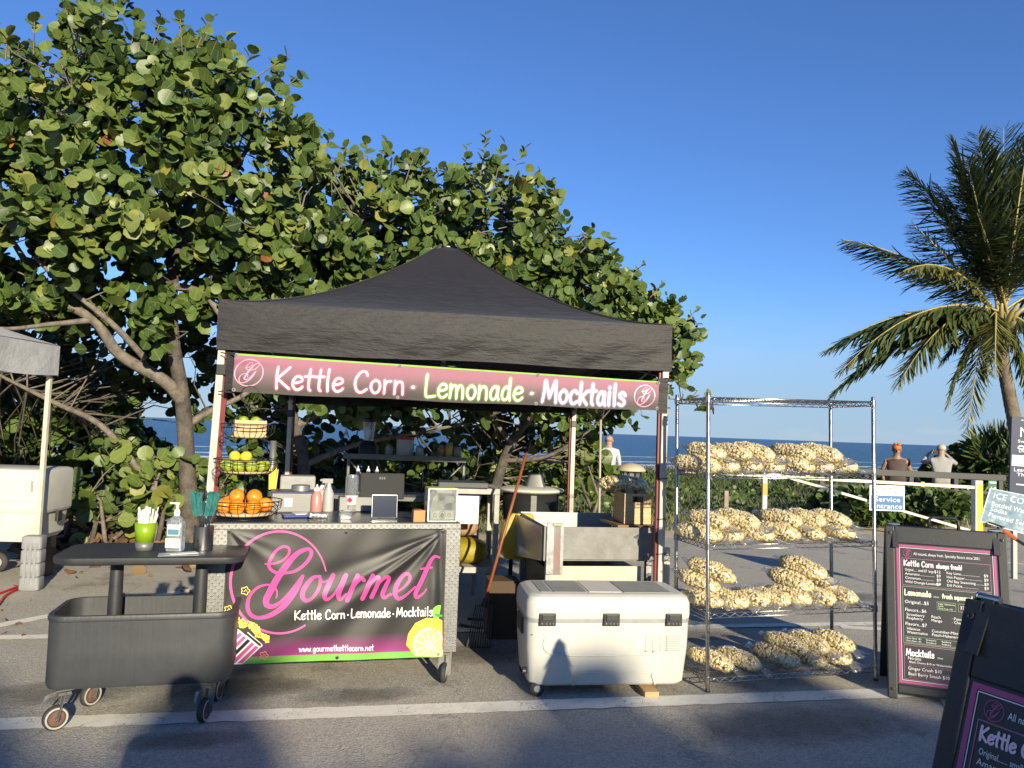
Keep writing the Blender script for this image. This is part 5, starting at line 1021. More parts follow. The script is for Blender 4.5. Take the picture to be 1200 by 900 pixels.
for sd in range(5):
    g_ = np.random.default_rng(100 + sd); D = norm(g_.normal(0, 1, (900, 3))); lump = lambda p: p * (1 + .06 * np.sin(p[1] * 38 + sd) * np.cos(p[0] * 30 + sd * 2))
    C = np.array([lump(bag_shape(d)) for d in D]) * .955; sag = lambda P: P + np.stack([np.zeros(len(P)), np.zeros(len(P)), -.010 * (P[:, 1] / .16) ** 2], 1)
    C = sag(C); V, F, t = kernels(C, .0098, sd); nk = len(V); cr_ = np.concatenate([IV[:, [0, 1, 2]] * (.078, .168, .046)]); V = np.concatenate([V, cr_]); F = np.concatenate([F, IF + nk]); t = np.concatenate([t, np.full(len(cr_), .25)]); o = bulk('popcorn', V, F, pop, tint=t); pm_ = o.data; bpy.data.objects.remove(o)
    m = MB(); nn, mm = 30, 24; ring = []
    for i in range(mm + 1):
        th = pi * i / mm; ring.append([])
        for k in range(nn): d = (sin(th) * cos(2 * pi * k / nn) + 1e-6, -cos(th), sin(th) * sin(2 * pi * k / nn)); p = lump(bag_shape(d,   .193, .096, .063)) * (1 + .03 * sin(k * 2.1 + i * 1.3 + sd) * sin(i * 1.9 + sd * 3) + .02 * sin(k * 4.3 - i * 2.2)); p[2] -= .010 * (p[1] / .16) ** 2; ring[-1].append(Vector(p))
    e0 = [Vector((.10 * cos(2 * pi * k / nn), -.275 - .012 * cos(k * 2.), .004 * sin(2 * pi * k / nn) - .035 + .008 * sin(k * 1.7))) for k in range(nn)]; e1 = [Vector((.075 * cos(2 * pi * k / nn), -.222, .012 * sin(2 * pi * k / nn) - .022)) for k in range(nn)]; e2 = [Vector((.06 * cos(2 * pi * k / nn), .235, .01 * sin(2 * pi * k / nn))) for k in range(nn)]
    m.loft([e0, e1] + [ring[2]] + ring[3:-2] + [e2]); fm_ = m.mesh('bag_film', filmm, True); bagm.append((pm_, fm_))
ORD = ['leftmost', 'second', 'third', 'fourth']
SH = ['bottom shelf', 'second lowest shelf', 'third lowest shelf', 'highest loaded shelf']
BAGS = {  # shelf: pile -> rows -> picture x of each front end
    3: [('left pile', [[836, 861, 889, 915], [849, 878, 905]]), ('right pile', [[951, 977, 1004], [955, 987]])],
    2: [('left pile', [[838, 866, 897], [851, 886]]), ('right pile', [[932, 964, 1000], [941, 971, 999]])],
    1: [('left pile', [[842, 868, 896, 921], [846], [861]]), ('right pile', [[946, 975, 1005], [955, 989], [977]])],
    0: [('left pile', [[853, 884]]), ('right pile', [[931, 963, 997], [945, 972, 1003]])]}
Mr = Matrix.Rotation(R(-1.1), 3, 'Y'); Rz_ = Matrix.Rotation(ryaw, 3, 'Z'); bi = 0; rg = random.Random(5)
for s_, piles in BAGS.items():
    for pn, rows in piles:
        for ri, row in enumerate(rows):
            for ci, px in enumerate(row):
                u = (px - 829) / 200 * RW - .03; dv = rg.uniform(-.02, .02) + .03 * ri + (.05 if (s_ == 1 and ri) else 0); zc = SZ[s_] + .054 + [0, .078, .150][ri]
                tilt = -.10 - .05 * ri; yaw = .60 + rg.uniform(-.14, .14)
                if s_ == 1 and pn == 'left pile': yaw = .70 + .1 * ri; tilt = -.28 if ri else -.06; 
                if s_ == 1 and pn == 'right pile' and ri: tilt = -.24
                if s_ == 0: tilt = -.16
                zc += abs(tilt) * .08
                loc = Rz_ @ (Mr @ Vector((u, .17 + dv, zc))) + Vector((ra.x, ra.y, 0))
                rn = 'single row' if len(rows) == 1 else ['bottom row', 'upper row', 'topmost spot'][ri]; lab = f'{ORD[ci]} popcorn bag of the {rn}, {pn}, {SH[s_]}'
                if len(row) == 1: lab = f'lone popcorn bag of the {rn}, {pn}, {SH[s_]}'
                bg_ = thing('popcorn_bag', lab, 'popcorn bag', loc, group='bags of kettle corn on the rack'); bg_.rotation_euler = (tilt * -1, rg.uniform(-.12, .12), ryaw + yaw); pm_, fm_ = bagm[bi % 5]; bi += 1
                k = rg.uniform(.78, .88); bg_.scale = (k, k, k * rg.uniform(.94, 1.05)); tag(link('popcorn', pm_, bg_), kind='stuff'); link('bag_film', fm_, bg_)

# ================================================================== FOLDING MENU SIGNS
panelm = mat('sign_black_plastic', (.017, .018, .019), .5, var=.25, vscale=25, bump=.1, bscale=160); blackboard = mat('menu_black', (.022, .021, .023), .42)
mp_ = {'pk': mat('menu_pink', (.34, .06, .17), .45), 'wh': mat('menu_white', (.74, .74, .72), .45), 'rose': mat('menu_rose_white', (.80, .55, .60), .45), 'gr': mat('menu_green_white', (.66, .78, .50), .45), 'ln': mat('menu_rule', (.30, .13, .20), .45), 'lg': mat('menu_green_rule', (.22, .30, .16), .45)}
def a_sign(loc, yaw, lean, label, W=.70, Hh=1.06, TRL=.112):
    s = thing('menu_sign', label, 'sign', loc, yaw, 'folding kettle corn menu signs'); Lp = sqrt(Hh * Hh + lean * lean); th = math.atan2(lean, Hh)
    Mf = Matrix.Translation((0, 0, 0)) @ Matrix.Rotation(-th, 4, 'X')
    def panel(name, Mx):
        e = empty(name, parent=s); e.matrix_local = Mx; T = .035
        m = MB(); out = [(0, 0), (.10, 0), (.10, .045), (W - .10, .045), (W - .10, 0), (W, 0), (W, Lp - .07), (W - .05, Lp), (.05, Lp), (0, Lp - .07)]; n = len(out)
        hole = rrect(.055, W - .055, .085, Lp - .115, .012, 3)
        for y_, fl in ((0, 1), (T, -1)): pass
        # rim of the frame: four rails butted end to end
        m.box((.0275, T / 2, Lp / 2), (.055, T, Lp - .004)); m.box((W - .0275, T / 2, Lp / 2), (.055, T, Lp - .004)); m.box((W / 2, T / 2, .065), (W - .112, T, .05)); m.box((W / 2, T / 2, Lp - .002 - TRL / 2), (W - .112, T, TRL)); m.build('frame', panelm, e, bevel=.006)
        m = MB(); m.box((W / 2, T * .55, Lp / 2 - .01), (W - .108, T * .5, Lp - .20)); m.build('backing', panelm, e); return e
    fp = panel('front_panel', Mf); Mb = Matrix.Translation((0, 2 * lean + .045, 0)) @ Matrix.Rotation(th, 4, 'X') @ Matrix.Translation((W, 0, 0)) @ Matrix.Rotation(pi, 4, 'Z'); rp = panel('rear_panel', Mb)
    m = MB(); pts = [(W / 2 - .085, .018, Lp - .01), (W / 2 - .085, .018, Lp + .055), (W / 2 - .065, .018, Lp + .072), (W / 2 + .065, .018, Lp + .072), (W / 2 + .085, .018, Lp + .055), (W / 2 + .085, .018, Lp - .01)]; m.tube(pts, .011, 8); hd = m.build('handle', panelm, fp, smooth=True)
    for x in (.06, W - .06):
        hg = empty('hinge', (x, lean + .02, Hh), parent=s); m = MB()
        for sg in (-1, 1): m.bar((.0, sg * .004, .012), (.0, sg * (.045 + lean * .10), -.14), .035, .006)
        m.build('bracket', blackpl, hg); m = MB(); m.tube([(-.03, 0, .006), (.03, 0, .006)], .011, 10); m.ell((-.034, 0, .006), (.008, .013, .013), 10, 6); m.build('bolt', chrome, hg)
    for x, z in ((.028, .06), (W - .028, .06), (.028, Lp - .05), (W - .028, Lp - .05)): m = MB(); m.lathe([(.010, 0), (.010, .004), (.006, .005), (.003, .002)], (x, -.001, z), 10, axis=(0, -1, 0)); m.build('rivet', blackpl, fp)
    mw, mh = W - .112, Lp - .093 - TRL; sheet = MB(); sheet.box((W / 2, .010, .092 + mh / 2), (mw, .006, mh)); st = sheet.build('menu_sheet', blackboard, fp)
    fx = lambda l0: (lambda x, y, l: Vector((.056 + x / 600 * mw, .0062 - l0 - l, .092 + mh - y / 860 * mh)))
    pr = {k: Print(fx(.0006 if k in ('pk', 'ln', 'lg') else .0012)) for k in mp_}
    def rect(k, x0, y0, x1, y1, w_): p = pr[k]; p.quad(x0, y0, x1, y0 + w_); p.quad(x0, y1 - w_, x1, y1); p.quad(x0, y0 + w_, x0 + w_, y1 - w_); p.quad(x1 - w_, y0 + w_, x1, y1 - w_)
    rect('pk', 9, 9, 591, 851, 15); rect('wh', 27, 27, 573, 833, 2.5); rect('ln', 40, 92, 556, 262, 3); rect('lg', 40, 268, 556, 615, 3); rect('ln', 40, 622, 556, 826, 3); rect('lg', 240, 345, 350, 395, 2.5); rect('lg', 362, 345, 470, 395, 2.5); rect('lg', 52, 570, 540, 608, 2)
    P = pr['pk']; P.ribbon([(76 + 25 * cos(a), 62 + 25 * sin(a)) for a in np.linspace(0, 2 * pi, 30)], 2.2, caps=False)
    for q_ in SG: P.ribbon([(76 + (x - 335) * .125, 62 + (y - 290) * .125, max(w_ * .125, 1.8)) for x, y, w_ in crspline(q_, 4)], 1)
    T_ = lambda k, t, x, y, sz, w_=None, al='L': pr[k].type(t, x, y, -sz, 0, w_, al)
    T_('wh', 'All natural, always fresh. Specialty flavors since 2001.', 112, 70, 18, 390)
    pr['rose'].hand('Kettle Corn', 52, 140, -34, 6.5, 0, 178); pr['wh'].hand('always fresh!', 245, 140, -28, 5, 0, 150)
    for i, (l_, pr_, r_) in enumerate((('Original....... small $7  large', '$12', 'Key Lime'), ('Amaretto..................', '$9', 'Hot Pepper'), ('Cinnamon................', '$9', 'Old Bay Seasoning'), ('Wild Orange-Lavender', '$9', 'Dill Pickle'))):
        y = 172 + i * 25; T_('wh', l_, 58, y, 16, 170 if i == 0 else None); T_('wh', pr_, 268, y, 18, None, 'R'); T_('wh', r_ + '.' * (30 - len(r_)), 302, y, 16); T_('wh', '$9', 540, y, 18, None, 'R')
    pr['gr'].hand('Lemonade', 52, 322, -34, 6.5, 0, 158); T_('gr', '(20oz)', 222, 322, 9); pr['gr'].hand('fresh squeezed', 272, 322, -26, 5, 0, 175)
    T_('wh', 'Original...$5', 52, 372, 21); T_('gr', 'Sugar Substitutes', 248, 362, 10); T_('gr', 'Stevia', 248, 375, 9); T_('gr', 'Monk Fruit +.50', 248, 389, 9); T_('wh', '32/$', 372, 378, 20)
    T_('wh', 'Flavors...$6', 52, 420, 20); T_('wh', 'Flavors...$7', 52, 505, 20)
    for x, y, t in ((60, 447, 'Strawberry'), (60, 468, 'Raspberry'), (205, 447, 'Peach'), (205, 468, 'Mango'), (322, 447, '· Pomegranate'), (322, 468, '· Cherry'), (60, 532, 'Hibiscus'), (60, 554, 'Watermelon'), (205, 532, 'Cucumber-Mint'), (205, 554, 'Peach-Habanero')): T_('wh', t, x, y, 17)
    for i in range(2):
        for x, t in ((58, 'Extra flavor +$1'), (170, 'Strawberry'), (260, 'Raspberry'), (350, 'Peach')): T_('wh', t, x, 586 + i * 15, 9.5)
    pr['wh'].hand('Mocktails', 52, 685, -38, 7, 0, 165); T_('wh', '(20oz)', 232, 685, 9); T_('wh', 'No-jito', 62, 708, 19); T_('wh', 'Black Cherry $10 or Watermelon $10', 70, 728, 13); T_('wh', 'Ginger Crush $10', 62, 768, 19); T_('wh', 'Basil Berry Smash $10', 62, 800, 19)
    for y in (739, 747, 777, 784, 809, 816): T_('ln', 'lime, mint, fresh herbs and sparkling water over ice', 66, y, 6, 250)
    nm = {'pk': 'border_print', 'wh': 'lettering', 'rose': 'heading_lettering', 'gr': 'lemonade_lettering', 'ln': 'rule_print', 'lg': 'box_print'}
    for k, p in pr.items():
        if p.v: p.build(nm[k], mp_[k], st)
    return s
g0 = H(1041, 818); a_sign((g0.x, g0.y, 0), R(-20), .24, 'black folding menu sign right of the wire rack')
tl_ = H(1131, 699, 1.17); yw = R(-66); ax_ = Matrix.Rotation(yw, 3, 'Z') @ Vector((0, .36, 0)); g1 = tl_ - ax_; a_sign((g1.x, g1.y, 0), yw, .36, 'near black folding menu sign cropped by the lower right corner', .74, 1.17, .21)

# ================================================================== THINGS ON THE COUNTER
tb_ = con(285, 607); 
tier = thing('tiered_basket', 'black three-tier wire basket stand on the left end of the counter', 'basket stand', tb_, cyaw)
def wire_basket(r0, r1, z0, h, n=26):
    b = empty('basket', (0, 0, z0), parent=tier); m = MB()
    for r_, z in ((r1, h), (r1 * .985, h * .72), (r0, 0)): m.tube([(r_ * cos(a), r_ * sin(a), z) for a in np.linspace(0, 2 * pi, 37)[:-1]], .0032 if z == h else .0022, 5, closed=True)
    for k in range(n):
        a = 2 * pi * k / n; m.tube([(r1 * cos(a), r1 * sin(a), h), (r1 * .97 * cos(a), r1 * .97 * sin(a), h * .45), (r0 * cos(a), r0 * sin(a), 0), (r0 * .3 * cos(a), r0 * .3 * sin(a), .0)], .0017, 4, cap=False)
    m.build('wire_frame', blackmetal, b, smooth=True); m = MB(); m.lathe([(.0, .0), (r0 * .8, .0), (r0, .003), (r0 * 1.05, .012)], n=24); m.build('tray', mat('tan_tray', (.45, .34, .2), .6), b, smooth=True)
wire_basket(.175, .225, .022, .09, 30); wire_basket(.145, .19, .275, .085, 28); wire_basket(.115, .16, .49, .085)
m = MB(); m.tube([(0, 0, .0), (0, 0, .70)], .005, 8); m.tube([(.055 * cos(a), 0, .755 + .055 * sin(a)) for a in np.linspace(0, 2 * pi, 25)[:-1]], .0032, 6, closed=True); m.tube([(.15 * cos(a), .15 * sin(a), .004) for a in np.linspace(0, 2 * pi, 31)[:-1]], .004, 6, closed=True); m.build('stand', blackmetal, tier, smooth=True)
q = NT('orange_peel'); q.base(q.ramp(q.noise(5, q.obj()), [(.3, (.66, .19, .012)), (.7, (.80, .27, .02))])); q.p.inputs['Roughness'].default_value = .42; q.bump(q.noise(180, q.obj(), 2), .25, .003); orangem = q.m
q = NT('lime_peel'); q.base(q.ramp(q.noise(9, q.obj()), [(.3, (.16, .27, .02)), (.7, (.42, .46, .05))])); q.p.inputs['Roughness'].default_value = .4; q.bump(q.noise(160, q.obj(), 2), .2, .003); limem = q.m
q = NT('lemon_peel'); q.base(q.ramp(q.noise(6, q.obj()), [(.3, (.66, .50, .03)), (.7, (.78, .62, .06))])); q.p.inputs['Roughness'].default_value = .42; q.bump(q.noise(160, q.obj(), 2), .2, .003); lemonm = q.m
def fruit_mesh(nm, mt, r, lng, dim):
    m = MB(); pr_ = []
    for i in range(15):
        a = -pi / 2 + pi * i / 14; z = sin(a) * r * lng; rr = cos(a) * r; k = abs(sin(a)); z += (dim * r * (k ** 8)) * (1 if a > 0 else -1); pr_.append((max(rr, .0005), z))
    m.lathe(pr_, n=18); return m.mesh(nm, mt, True)
om, lm_, ym = fruit_mesh('orange_flesh', orangem, .047, .96, -.10), fruit_mesh('lime_flesh', limem, .034, 1.05, .10), fruit_mesh('lemon_flesh', lemonm, .034, 1.2, .22)
stem = MB(); stem.lathe([(.004, 0), (.005, .003), (.002, .004)], n=8); stemm = stem.mesh('stem_end', mat('stem_brown', (.16, .13, .05), .7), True)
def fruit(nm, me_, loc, label, cat, grp, rz, rx, top):
    o = thing(nm, label, cat, loc, group=grp, rot=(rx, .3 * sin(rz * 5), rz)); link('peel', me_, o); link('stem_end', stemm, o, (0, 0, top))
fz = tb_.z
PO = ['front left', 'front middle', 'front right', 'back right', 'back middle', 'back left']
ang = [-2.35, -1.57, -.8, .4, 1.57, 2.7]
for k, a in enumerate(ang): fruit('orange', om, tb_ + Vector((.125 * cos(a), .125 * sin(a), .080)), f'orange at the {PO[k]} of the bottom wire basket', 'orange', 'oranges in the bottom basket', k, .5 + k, .039)
for k, (x, y) in enumerate(((-.045, -.0), (.055, .02))): fruit('orange', om, tb_ + Vector((x, y, .130)), 'orange heaped on the left of the bottom wire basket' if k == 0 else 'orange heaped on the right of the bottom wire basket', 'orange', 'oranges in the bottom basket', k, .9, .039)
LP_ = [(-2.75, .1), (-2.2, .108), (-1.57, .11), (-1.0, .108), (-.4, .1), (.5, .09), (2.4, .09)]
LN = ['far left', 'front left', 'front centre', 'front right', 'far right', 'back right', 'back left']
for k, (a, r_) in enumerate(LP_): fruit('lime', lm_, tb_ + Vector((r_ * 1.18 * cos(a), r_ * 1.18 * sin(a), .275 + .047)), f'lime at the {LN[k]} of the middle wire basket', 'lime', 'limes in the middle basket', k, .4 + k, .034)
for k, (x, y) in enumerate(((-.065, -.02), (.01, -.04))): fruit('lemon', ym, tb_ + Vector((x, y, .375)), ['yellow lemon on top of the limes, left', 'yellow lemon on top of the limes, right'][k], 'lemon', 'lemons on the limes', k, 1.2, .04)
bx_ = thing('wooden_box', 'small pale wooden box in the top wire basket', 'box', tb_ + Vector((.01, 0, .495)), cyaw + .1)
for k in range(3): m = MB(); m.box((0, -.072, .02 + k * .034), (.185, .008, .031)); m.build('slat', wood, bx_, bevel=.001); m = MB(); m.box((0, .072, .02 + k * .034), (.185, .008, .031)); m.build('slat', wood, bx_)
for s_ in (-1, 1): m = MB(); m.box((s_ * .088, 0, .055), (.008, .134, .10)); m.build('end_board', wood, bx_)
m = MB(); m.box((0, 0, .006), (.166, .13, .008)); m.build('bottom_board', wood, bx_)
for k, (x, y) in enumerate(((-.03, 0), (.04, .01))): fruit('lime', lm_, tb_ + Vector((x, y, .495 + .095)), ['lime poking out of the wooden box, left', 'lime poking out of the wooden box, right'][k], 'lime', 'limes in the wooden box', k, 1, .034)
def simple(nm, label, cat, loc, rz, parts, grp=None):
    """parts: (name, MB, material, bevel)"""
    t = thing(nm, label, cat, loc, rz, grp)
    for p in parts: p[1].build(p[0], p[2], t, bevel=p[3] if len(p) > 3 else 0, autosmooth=None if len(p) > 3 and p[3] else 35)
    return t
def B(*a): m = MB(); [m.box(*x) for x in a]; return m
def L(prof, n=20, c=(0, 0, 0), axis=None): return MB().lathe(prof, c, n, axis=axis)
screenm = mat('blue_screen', (.010, .018, .045), .12, coat=.4); pcm = mat('terminal_grey', (.03, .031, .032), .7, spec=.2)
p_ = con(450, 607); tab = simple('tablet', 'small tablet facing the customer on the counter', 'tablet', p_, cyaw, [('bezel', B(((0, 0, .076), (.168, .010, .150), (-.12, 0, 0))), mat('silver_edge', (.4, .4, .4), .3, .8), .004)])
m = B(((0, -.0068, .076), (.158, .003, .140), (-.12, 0, 0))); m.build('screen', screenm, tab); m = MB(); m.bar((0, .06, .004), (0, .012, .07), .06, .006); m.build('prop', blackpl, tab)
p_ = con(450, 600) + cv * .16; pos = simple('sales_terminal', 'dark flat sales terminal turned away behind the tablet', 'terminal', p_, cyaw, [('monitor', B(((0, 0, .165), (.315, .022, .185), (-.08, 0, 0))), pcm, .008), ('foot', B(((0, .03, .008), (.16, .14, .016))), pcm, .004)])
m = B(((0, .01, .05), (.05, .02, .10))); m.build('stand', pcm, pos); m = MB(); [m.box((-.02 + k * .016, -.0135, .222), (.011, .002, .018), (-.08, 0, 0)) for k in range(3)]; m.build('back_vents', blackpl, pos)
p_ = con(491, 612); simple('card_box', 'small orange cardboard box beside the tip box', 'box', p_ + cv * .03, cyaw + .1, [('carton', B(((0, 0, .036), (.075, .05, .072))), mat('orange_card', (.52, .22, .08), .7), .002), ('open_flap', B(((-.008, 0, .076), (.05, .046, .004))), mat('dark_card', (.2, .08, .03), .8))])
p_ = con(518, 611.5); tip = thing('tip_box', 'clear acrylic tip box with a banknote behind its front', 'tip box', p_ + cv * .07, cyaw)
acr = mat('acrylic', (.85, .87, .85), .06, trans=.9); m = B(((0, -.066, .105), (.185, .005, .20)), ((0, .066, .105), (.185, .005, .20)), ((-.09, 0, .105), (.005, .127, .20)), ((.09, 0, .105), (.005, .127, .20))); m.build('walls', acr, tip)
m = B(((0, 0, .0025), (.18, .126, .004))); m.build('floor_plate', paper, tip); m = B(((0, 0, .209), (.19, .137, .006))); m.build('lid', mat('green_yellow_lid', (.45, .5, .1), .5), tip, bevel=.002)
m = MB(); e = .092
for a, b in (((-e, 0), (e, 0)), ((-e, .203), (e, .203)), ((-e, 0), (-e, .203)), ((e, 0), (e, .203))): m.bar((a[0], -.069, a[1] + .004), (b[0], -.069, b[1] + .004), .008, .004)
m.build('frame_edge', mat('white_edge', (.75, .74, .70), .4), tip)
nt_ = B(((0, -.0615, .042), (.150, .0012, .064))); nb_ = nt_.build('banknote', mat('banknote_paper', (.56, .56, .44), .7), tip); P = Print(lambda x, y, l: Vector((x, -.0623 - l, y))); P.ribbon([(.02 * cos(a), .042 + .025 * sin(a)) for a in np.linspace(0, 2 * pi, 24)], .004, False); P.poly([(.013 * cos(a), .040 + .017 * sin(a)) for a in np.linspace(0, 2 * pi, 14)[:-1]])
for x, y in ((-.066, .062), (.066, .062), (-.066, .02), (.066, .02)): P.type('1', x, y - .005, .013, 0, None, 'C')
for cx in (-.045, .045): P.ribbon([(cx + .011 * cos(a), .042 + .011 * sin(a)) for a in np.linspace(0, 2 * pi, 16)], .003, False)
P.ribbon([(-.072, .071), (.072, .071)], .002, False); P.ribbon([(-.072, .013), (.072, .013)], .002, False); P.build('note_print', mat('note_ink', (.12, .15, .10), .7), tip)
for k, (x, y, z, ry) in enumerate(((-.03, -.03, .10, .5), (.03, .0, .12, -.4), (.05, -.04, .14, .2), (-.05, .02, .16, -.7), (0, .03, .09, .9))): m = B(((x, y, z), (.075, .001, .045), (.3, ry, .4))); m.build('banknote', mat('banknote_dim', (.40, .42, .33), .7), tip)
# left back of the counter: caddy, canister, jars, bottles
p_ = con(345, 605) + cv * .28; simple('steel_tub', 'square steel tub with a white sticker behind the fruit stand', 'tub', p_, cyaw, [('tub', B(((0, 0, .065), (.30, .2, .13))), steel, .01), ('blue_lid', B(((0, 0, .135), (.31, .21, .012))), mat('navy_lid', (.02, .03, .09), .4), .004), ('sticker', B(((-.04, -.1015, .07), (.05, .002, .055))), paper)])
can_ = simple('canister', 'shiny round steel canister behind the blue tray', 'canister', con(352, 604) + cv * .22, 0, [('can', L([(.06, 0), (.062, .01), (.062, .17), (.058, .178), (.0, .18)], 28), steel)])
tub = simple('fry_holder', 'tall grey bin with yellow straws behind the steel tub', 'bin', con(332, 603) + cv * .50, cyaw, [('bin', B(((.09, 0, .11), (.24, .16, .22))), greypl, .01)])
for k in range(12): m = MB(); m.bar((-.10 + .008 * (k % 6), -.02 + .01 * (k // 6), .12), (-.105 + .011 * (k % 6), -.02 + .012 * (k // 6), .26 + .02 * sin(k * 2.)), .008); m.build('yellow_straw', mat('yellow_plastic', (.70, .42, .03), .5), tub)
m = MB(); m.tube([(-.09, .05, .02), (-.09, .05, .46)], [.022, .022], 14); m.build('steel_tube', steel, tub, smooth=True)
simple('tray', 'shallow dark blue tray on the counter by the baskets', 'tray', con(350, 606) + cv * .02, cyaw + .12, [('tray_body', B(((0, 0, .008), (.20, .12, .014))), mat('royal_blue', (.02, .04, .22), .4), .005), ('paper_sheet', B(((.02, .02, .0185), (.10, .07, .005), (.05, 0, .2))), paper)])
bot = lambda nm, lab, loc, c, h=.17, r_=.03, cap=(.75, .74, .72): simple(nm, lab, 'bottle', loc, 0, [('bottle_body', L([(r_ * .95, 0), (r_, .008), (r_, h * .62), (r_ * .55, h * .74), (r_ * .5, h * .78)], 18), mat('b_' + lab[:12], c, .35)), ('cap', L([(r_ * .6, h * .78), (r_ * .55, h * .86), (r_ * .2, h * .92), (r_ * .12, h)], 14), mat('cap_' + lab[:12], cap, .4))])
bot('squeeze_bottle', 'pink squeeze bottle with white cap on the counter', con(371, 604) + cv * .12, (.50, .20, .17), .19, .036); bot('squeeze_bottle', 'paler pink squeeze bottle behind the first one', con(378, 602) + cv * .2, (.55, .30, .26), .19, .034)
sp = simple('spray_bottle', 'clear spray bottle with grey trigger by the squeeze bottles', 'bottle', con(386, 603) + cv * .2, cyaw, [('bottle_body', L([(.036, 0), (.038, .01), (.036, .12), (.016, .17), (.014, .19)], 18), mat('milky', (.5, .48, .45), .3, trans=.3)), ('trigger', B(((-.01, 0, .205), (.07, .024, .032)), ((-.045, 0, .21), (.03, .014, .016)), ((-.025, 0, .175), (.01, .012, .05), (0, .4, 0))), greypl, .004)])
simple('foil_packet', 'crumpled silver packet lying in front of the squeeze bottles', 'packet', con(372, 607), cyaw + .2, [('packet', B(((0, 0, .018), (.12, .06, .034), (.1, .06, 0))), mat('silver_foil', (.5, .5, .5), .35, .8, bump=.8, bscale=40), .01)])
jar = simple('glass_jar', 'tall clear jar with a red label left of the sales terminal', 'jar', con(414, 603) + cv * .2, 0, [('jar_glass', L([(.042, 0), (.045, .01), (.045, .23), (.04, .25), (.038, .25), (.042, .228), (.042, .012)], 22), glass), ('paper_label', L([(.0458, .05), (.0458, .11)], 22), mat('label_white', (.68, .62, .6), .6)), ('red_mark', B(((0, -.0465, .08), (.03, .003, .03), (0, .78, 0))), mat('label_red', (.6, .03, .06), .5))])
simple('steel_bin', 'low shiny steel bin behind the tablet on the counter', 'bin', con(424, 605) + cv * .32, cyaw, [('bin', B(((0, 0, .05), (.26, .12, .10))), steel, .006)])
simple('clear_box', 'small clear plastic box at the front of the counter', 'box', con(405, 608), cyaw, [('box', B(((0, 0, .028), (.07, .06, .054))), glass, .004)])

# ================================================================== BACK OF THE STALL
YB = 7.75; sl_ = at(405, 535, YB); sr_ = at(547, 539, YB); bw = sr_.x - sl_.x; zs = sl_.z
bt = thing('prep_table', 'steel prep table with an overhead shelf at the back of the stall', 'table', (sl_.x, YB - .3, 0), 0)
m = B(((bw / 2, .3, .90), (bw + .3, .62, .04))); m.build('tabletop', steel, bt, bevel=.004); m = B(((bw / 2, .35, zs), (bw, .32, .03)), ((bw / 2, .185, zs + .012), (bw, .012, .05))); m.build('overshelf', dullsteel, bt)
for x in (.02, bw - .03):
    m = MB(); m.tube([(x, .36, .92), (x, .36, zs - .01)], .016, 10); m.build('shelf_post', steel, bt); m = MB(); m.bar((x - (.2 if x > .5 else -.2), .36, zs - .24), (x, .36, zs - .03), .022, .012); m.build('shelf_brace', dullsteel, bt)
for x in (-.12, bw + .12):
    for y in (.05, .55): m = MB(); m.tube([(x, y, 0), (x, y, .88)], .02, 10); m.build('leg', steel, bt)
m = B(((bw / 2, .3, .30), (bw + .2, .55, .02))); m.build('undershelf', dullsteel, bt)
m = MB(); m.tube([(bw * .62, .5, .92), (bw * .62, .5, 1.13), (bw * .62, .42, 1.15), (bw * .62, .36, 1.12)], .01, 8); m.build('faucet', chrome, bt, smooth=True)
def onshelf(px, y=.3): p = at(px, 530, YB); return Vector((p.x, YB - .3 + y + .03, zs + .016))
bl = simple('blender', 'black blender with clear jug on the overhead shelf', 'blender', onshelf(431), 0, [('motor_base', MB().loft([rr3(-.09, .09, -.09, .09, .02, 0), rr3(-.085, .085, -.085, .085, .02, .10), rr3(-.05, .05, -.05, .05, .02, .15)]), blackpl), ('jug', L([(.045, .15), (.07, .34), (.066, .34), (.042, .16)], 20), glass), ('jug_lid', L([(.072, .34), (.07, .37), (.03, .38), (0, .38)], 18), blackpl)])
simple('plastic_tub', 'white plastic tub with red lid on the overhead shelf', 'tub', onshelf(474), 0, [('tub_body', L([(.08, 0), (.086, .01), (.088, .17), (.086, .175)], 22), mat('dull_white', (.45, .44, .42), .5)), ('red_lid', L([(.091, .175), (.091, .20), (.085, .205), (0, .206)], 22), mat('red_lid', (.42, .03, .03), .5))])
for k, (px, c, h) in enumerate(((455, (.45, .46, .46), .12), (491, (.5, .5, .5), .12), (517, (.35, .25, .15), .13), (526, (.5, .42, .06), .16), (536, (.30, .32, .30), .12))): simple('storage_jar', ['squat clear jar left of the red-lidded tub', 'squat clear jar right of the red-lidded tub', 'small brown jar on the right half of the overhead shelf', 'yellow bottle on the right half of the overhead shelf', 'grey jar at the right end of the overhead shelf'][k], 'jar', onshelf(px), 0, [('jar_body', L([(.035, 0), (.04, .01), (.04, h * .75), (.03, h * .85)], 16), mat('jarc%d' % k, c, .3, trans=.3 if k != 3 else 0.)), ('jar_lid', L([(.032, h * .85), (.032, h), (0, h)], 14), mat('jarl%d' % k, (.2, .2, .2), .5))])
for k, px in enumerate((421, 433, 443)): p = at(px, 560, YB); bot('soap_pump', ['soap pump bottle, leftmost of three behind the sales terminal', 'soap pump bottle, middle of three behind the sales terminal', 'soap pump bottle, rightmost of three behind the sales terminal'][k], Vector((p.x, YB - .08, .922)), [(.5, .48, .46), (.7, .68, .66), (.62, .6, .6)][k], .27, .034)
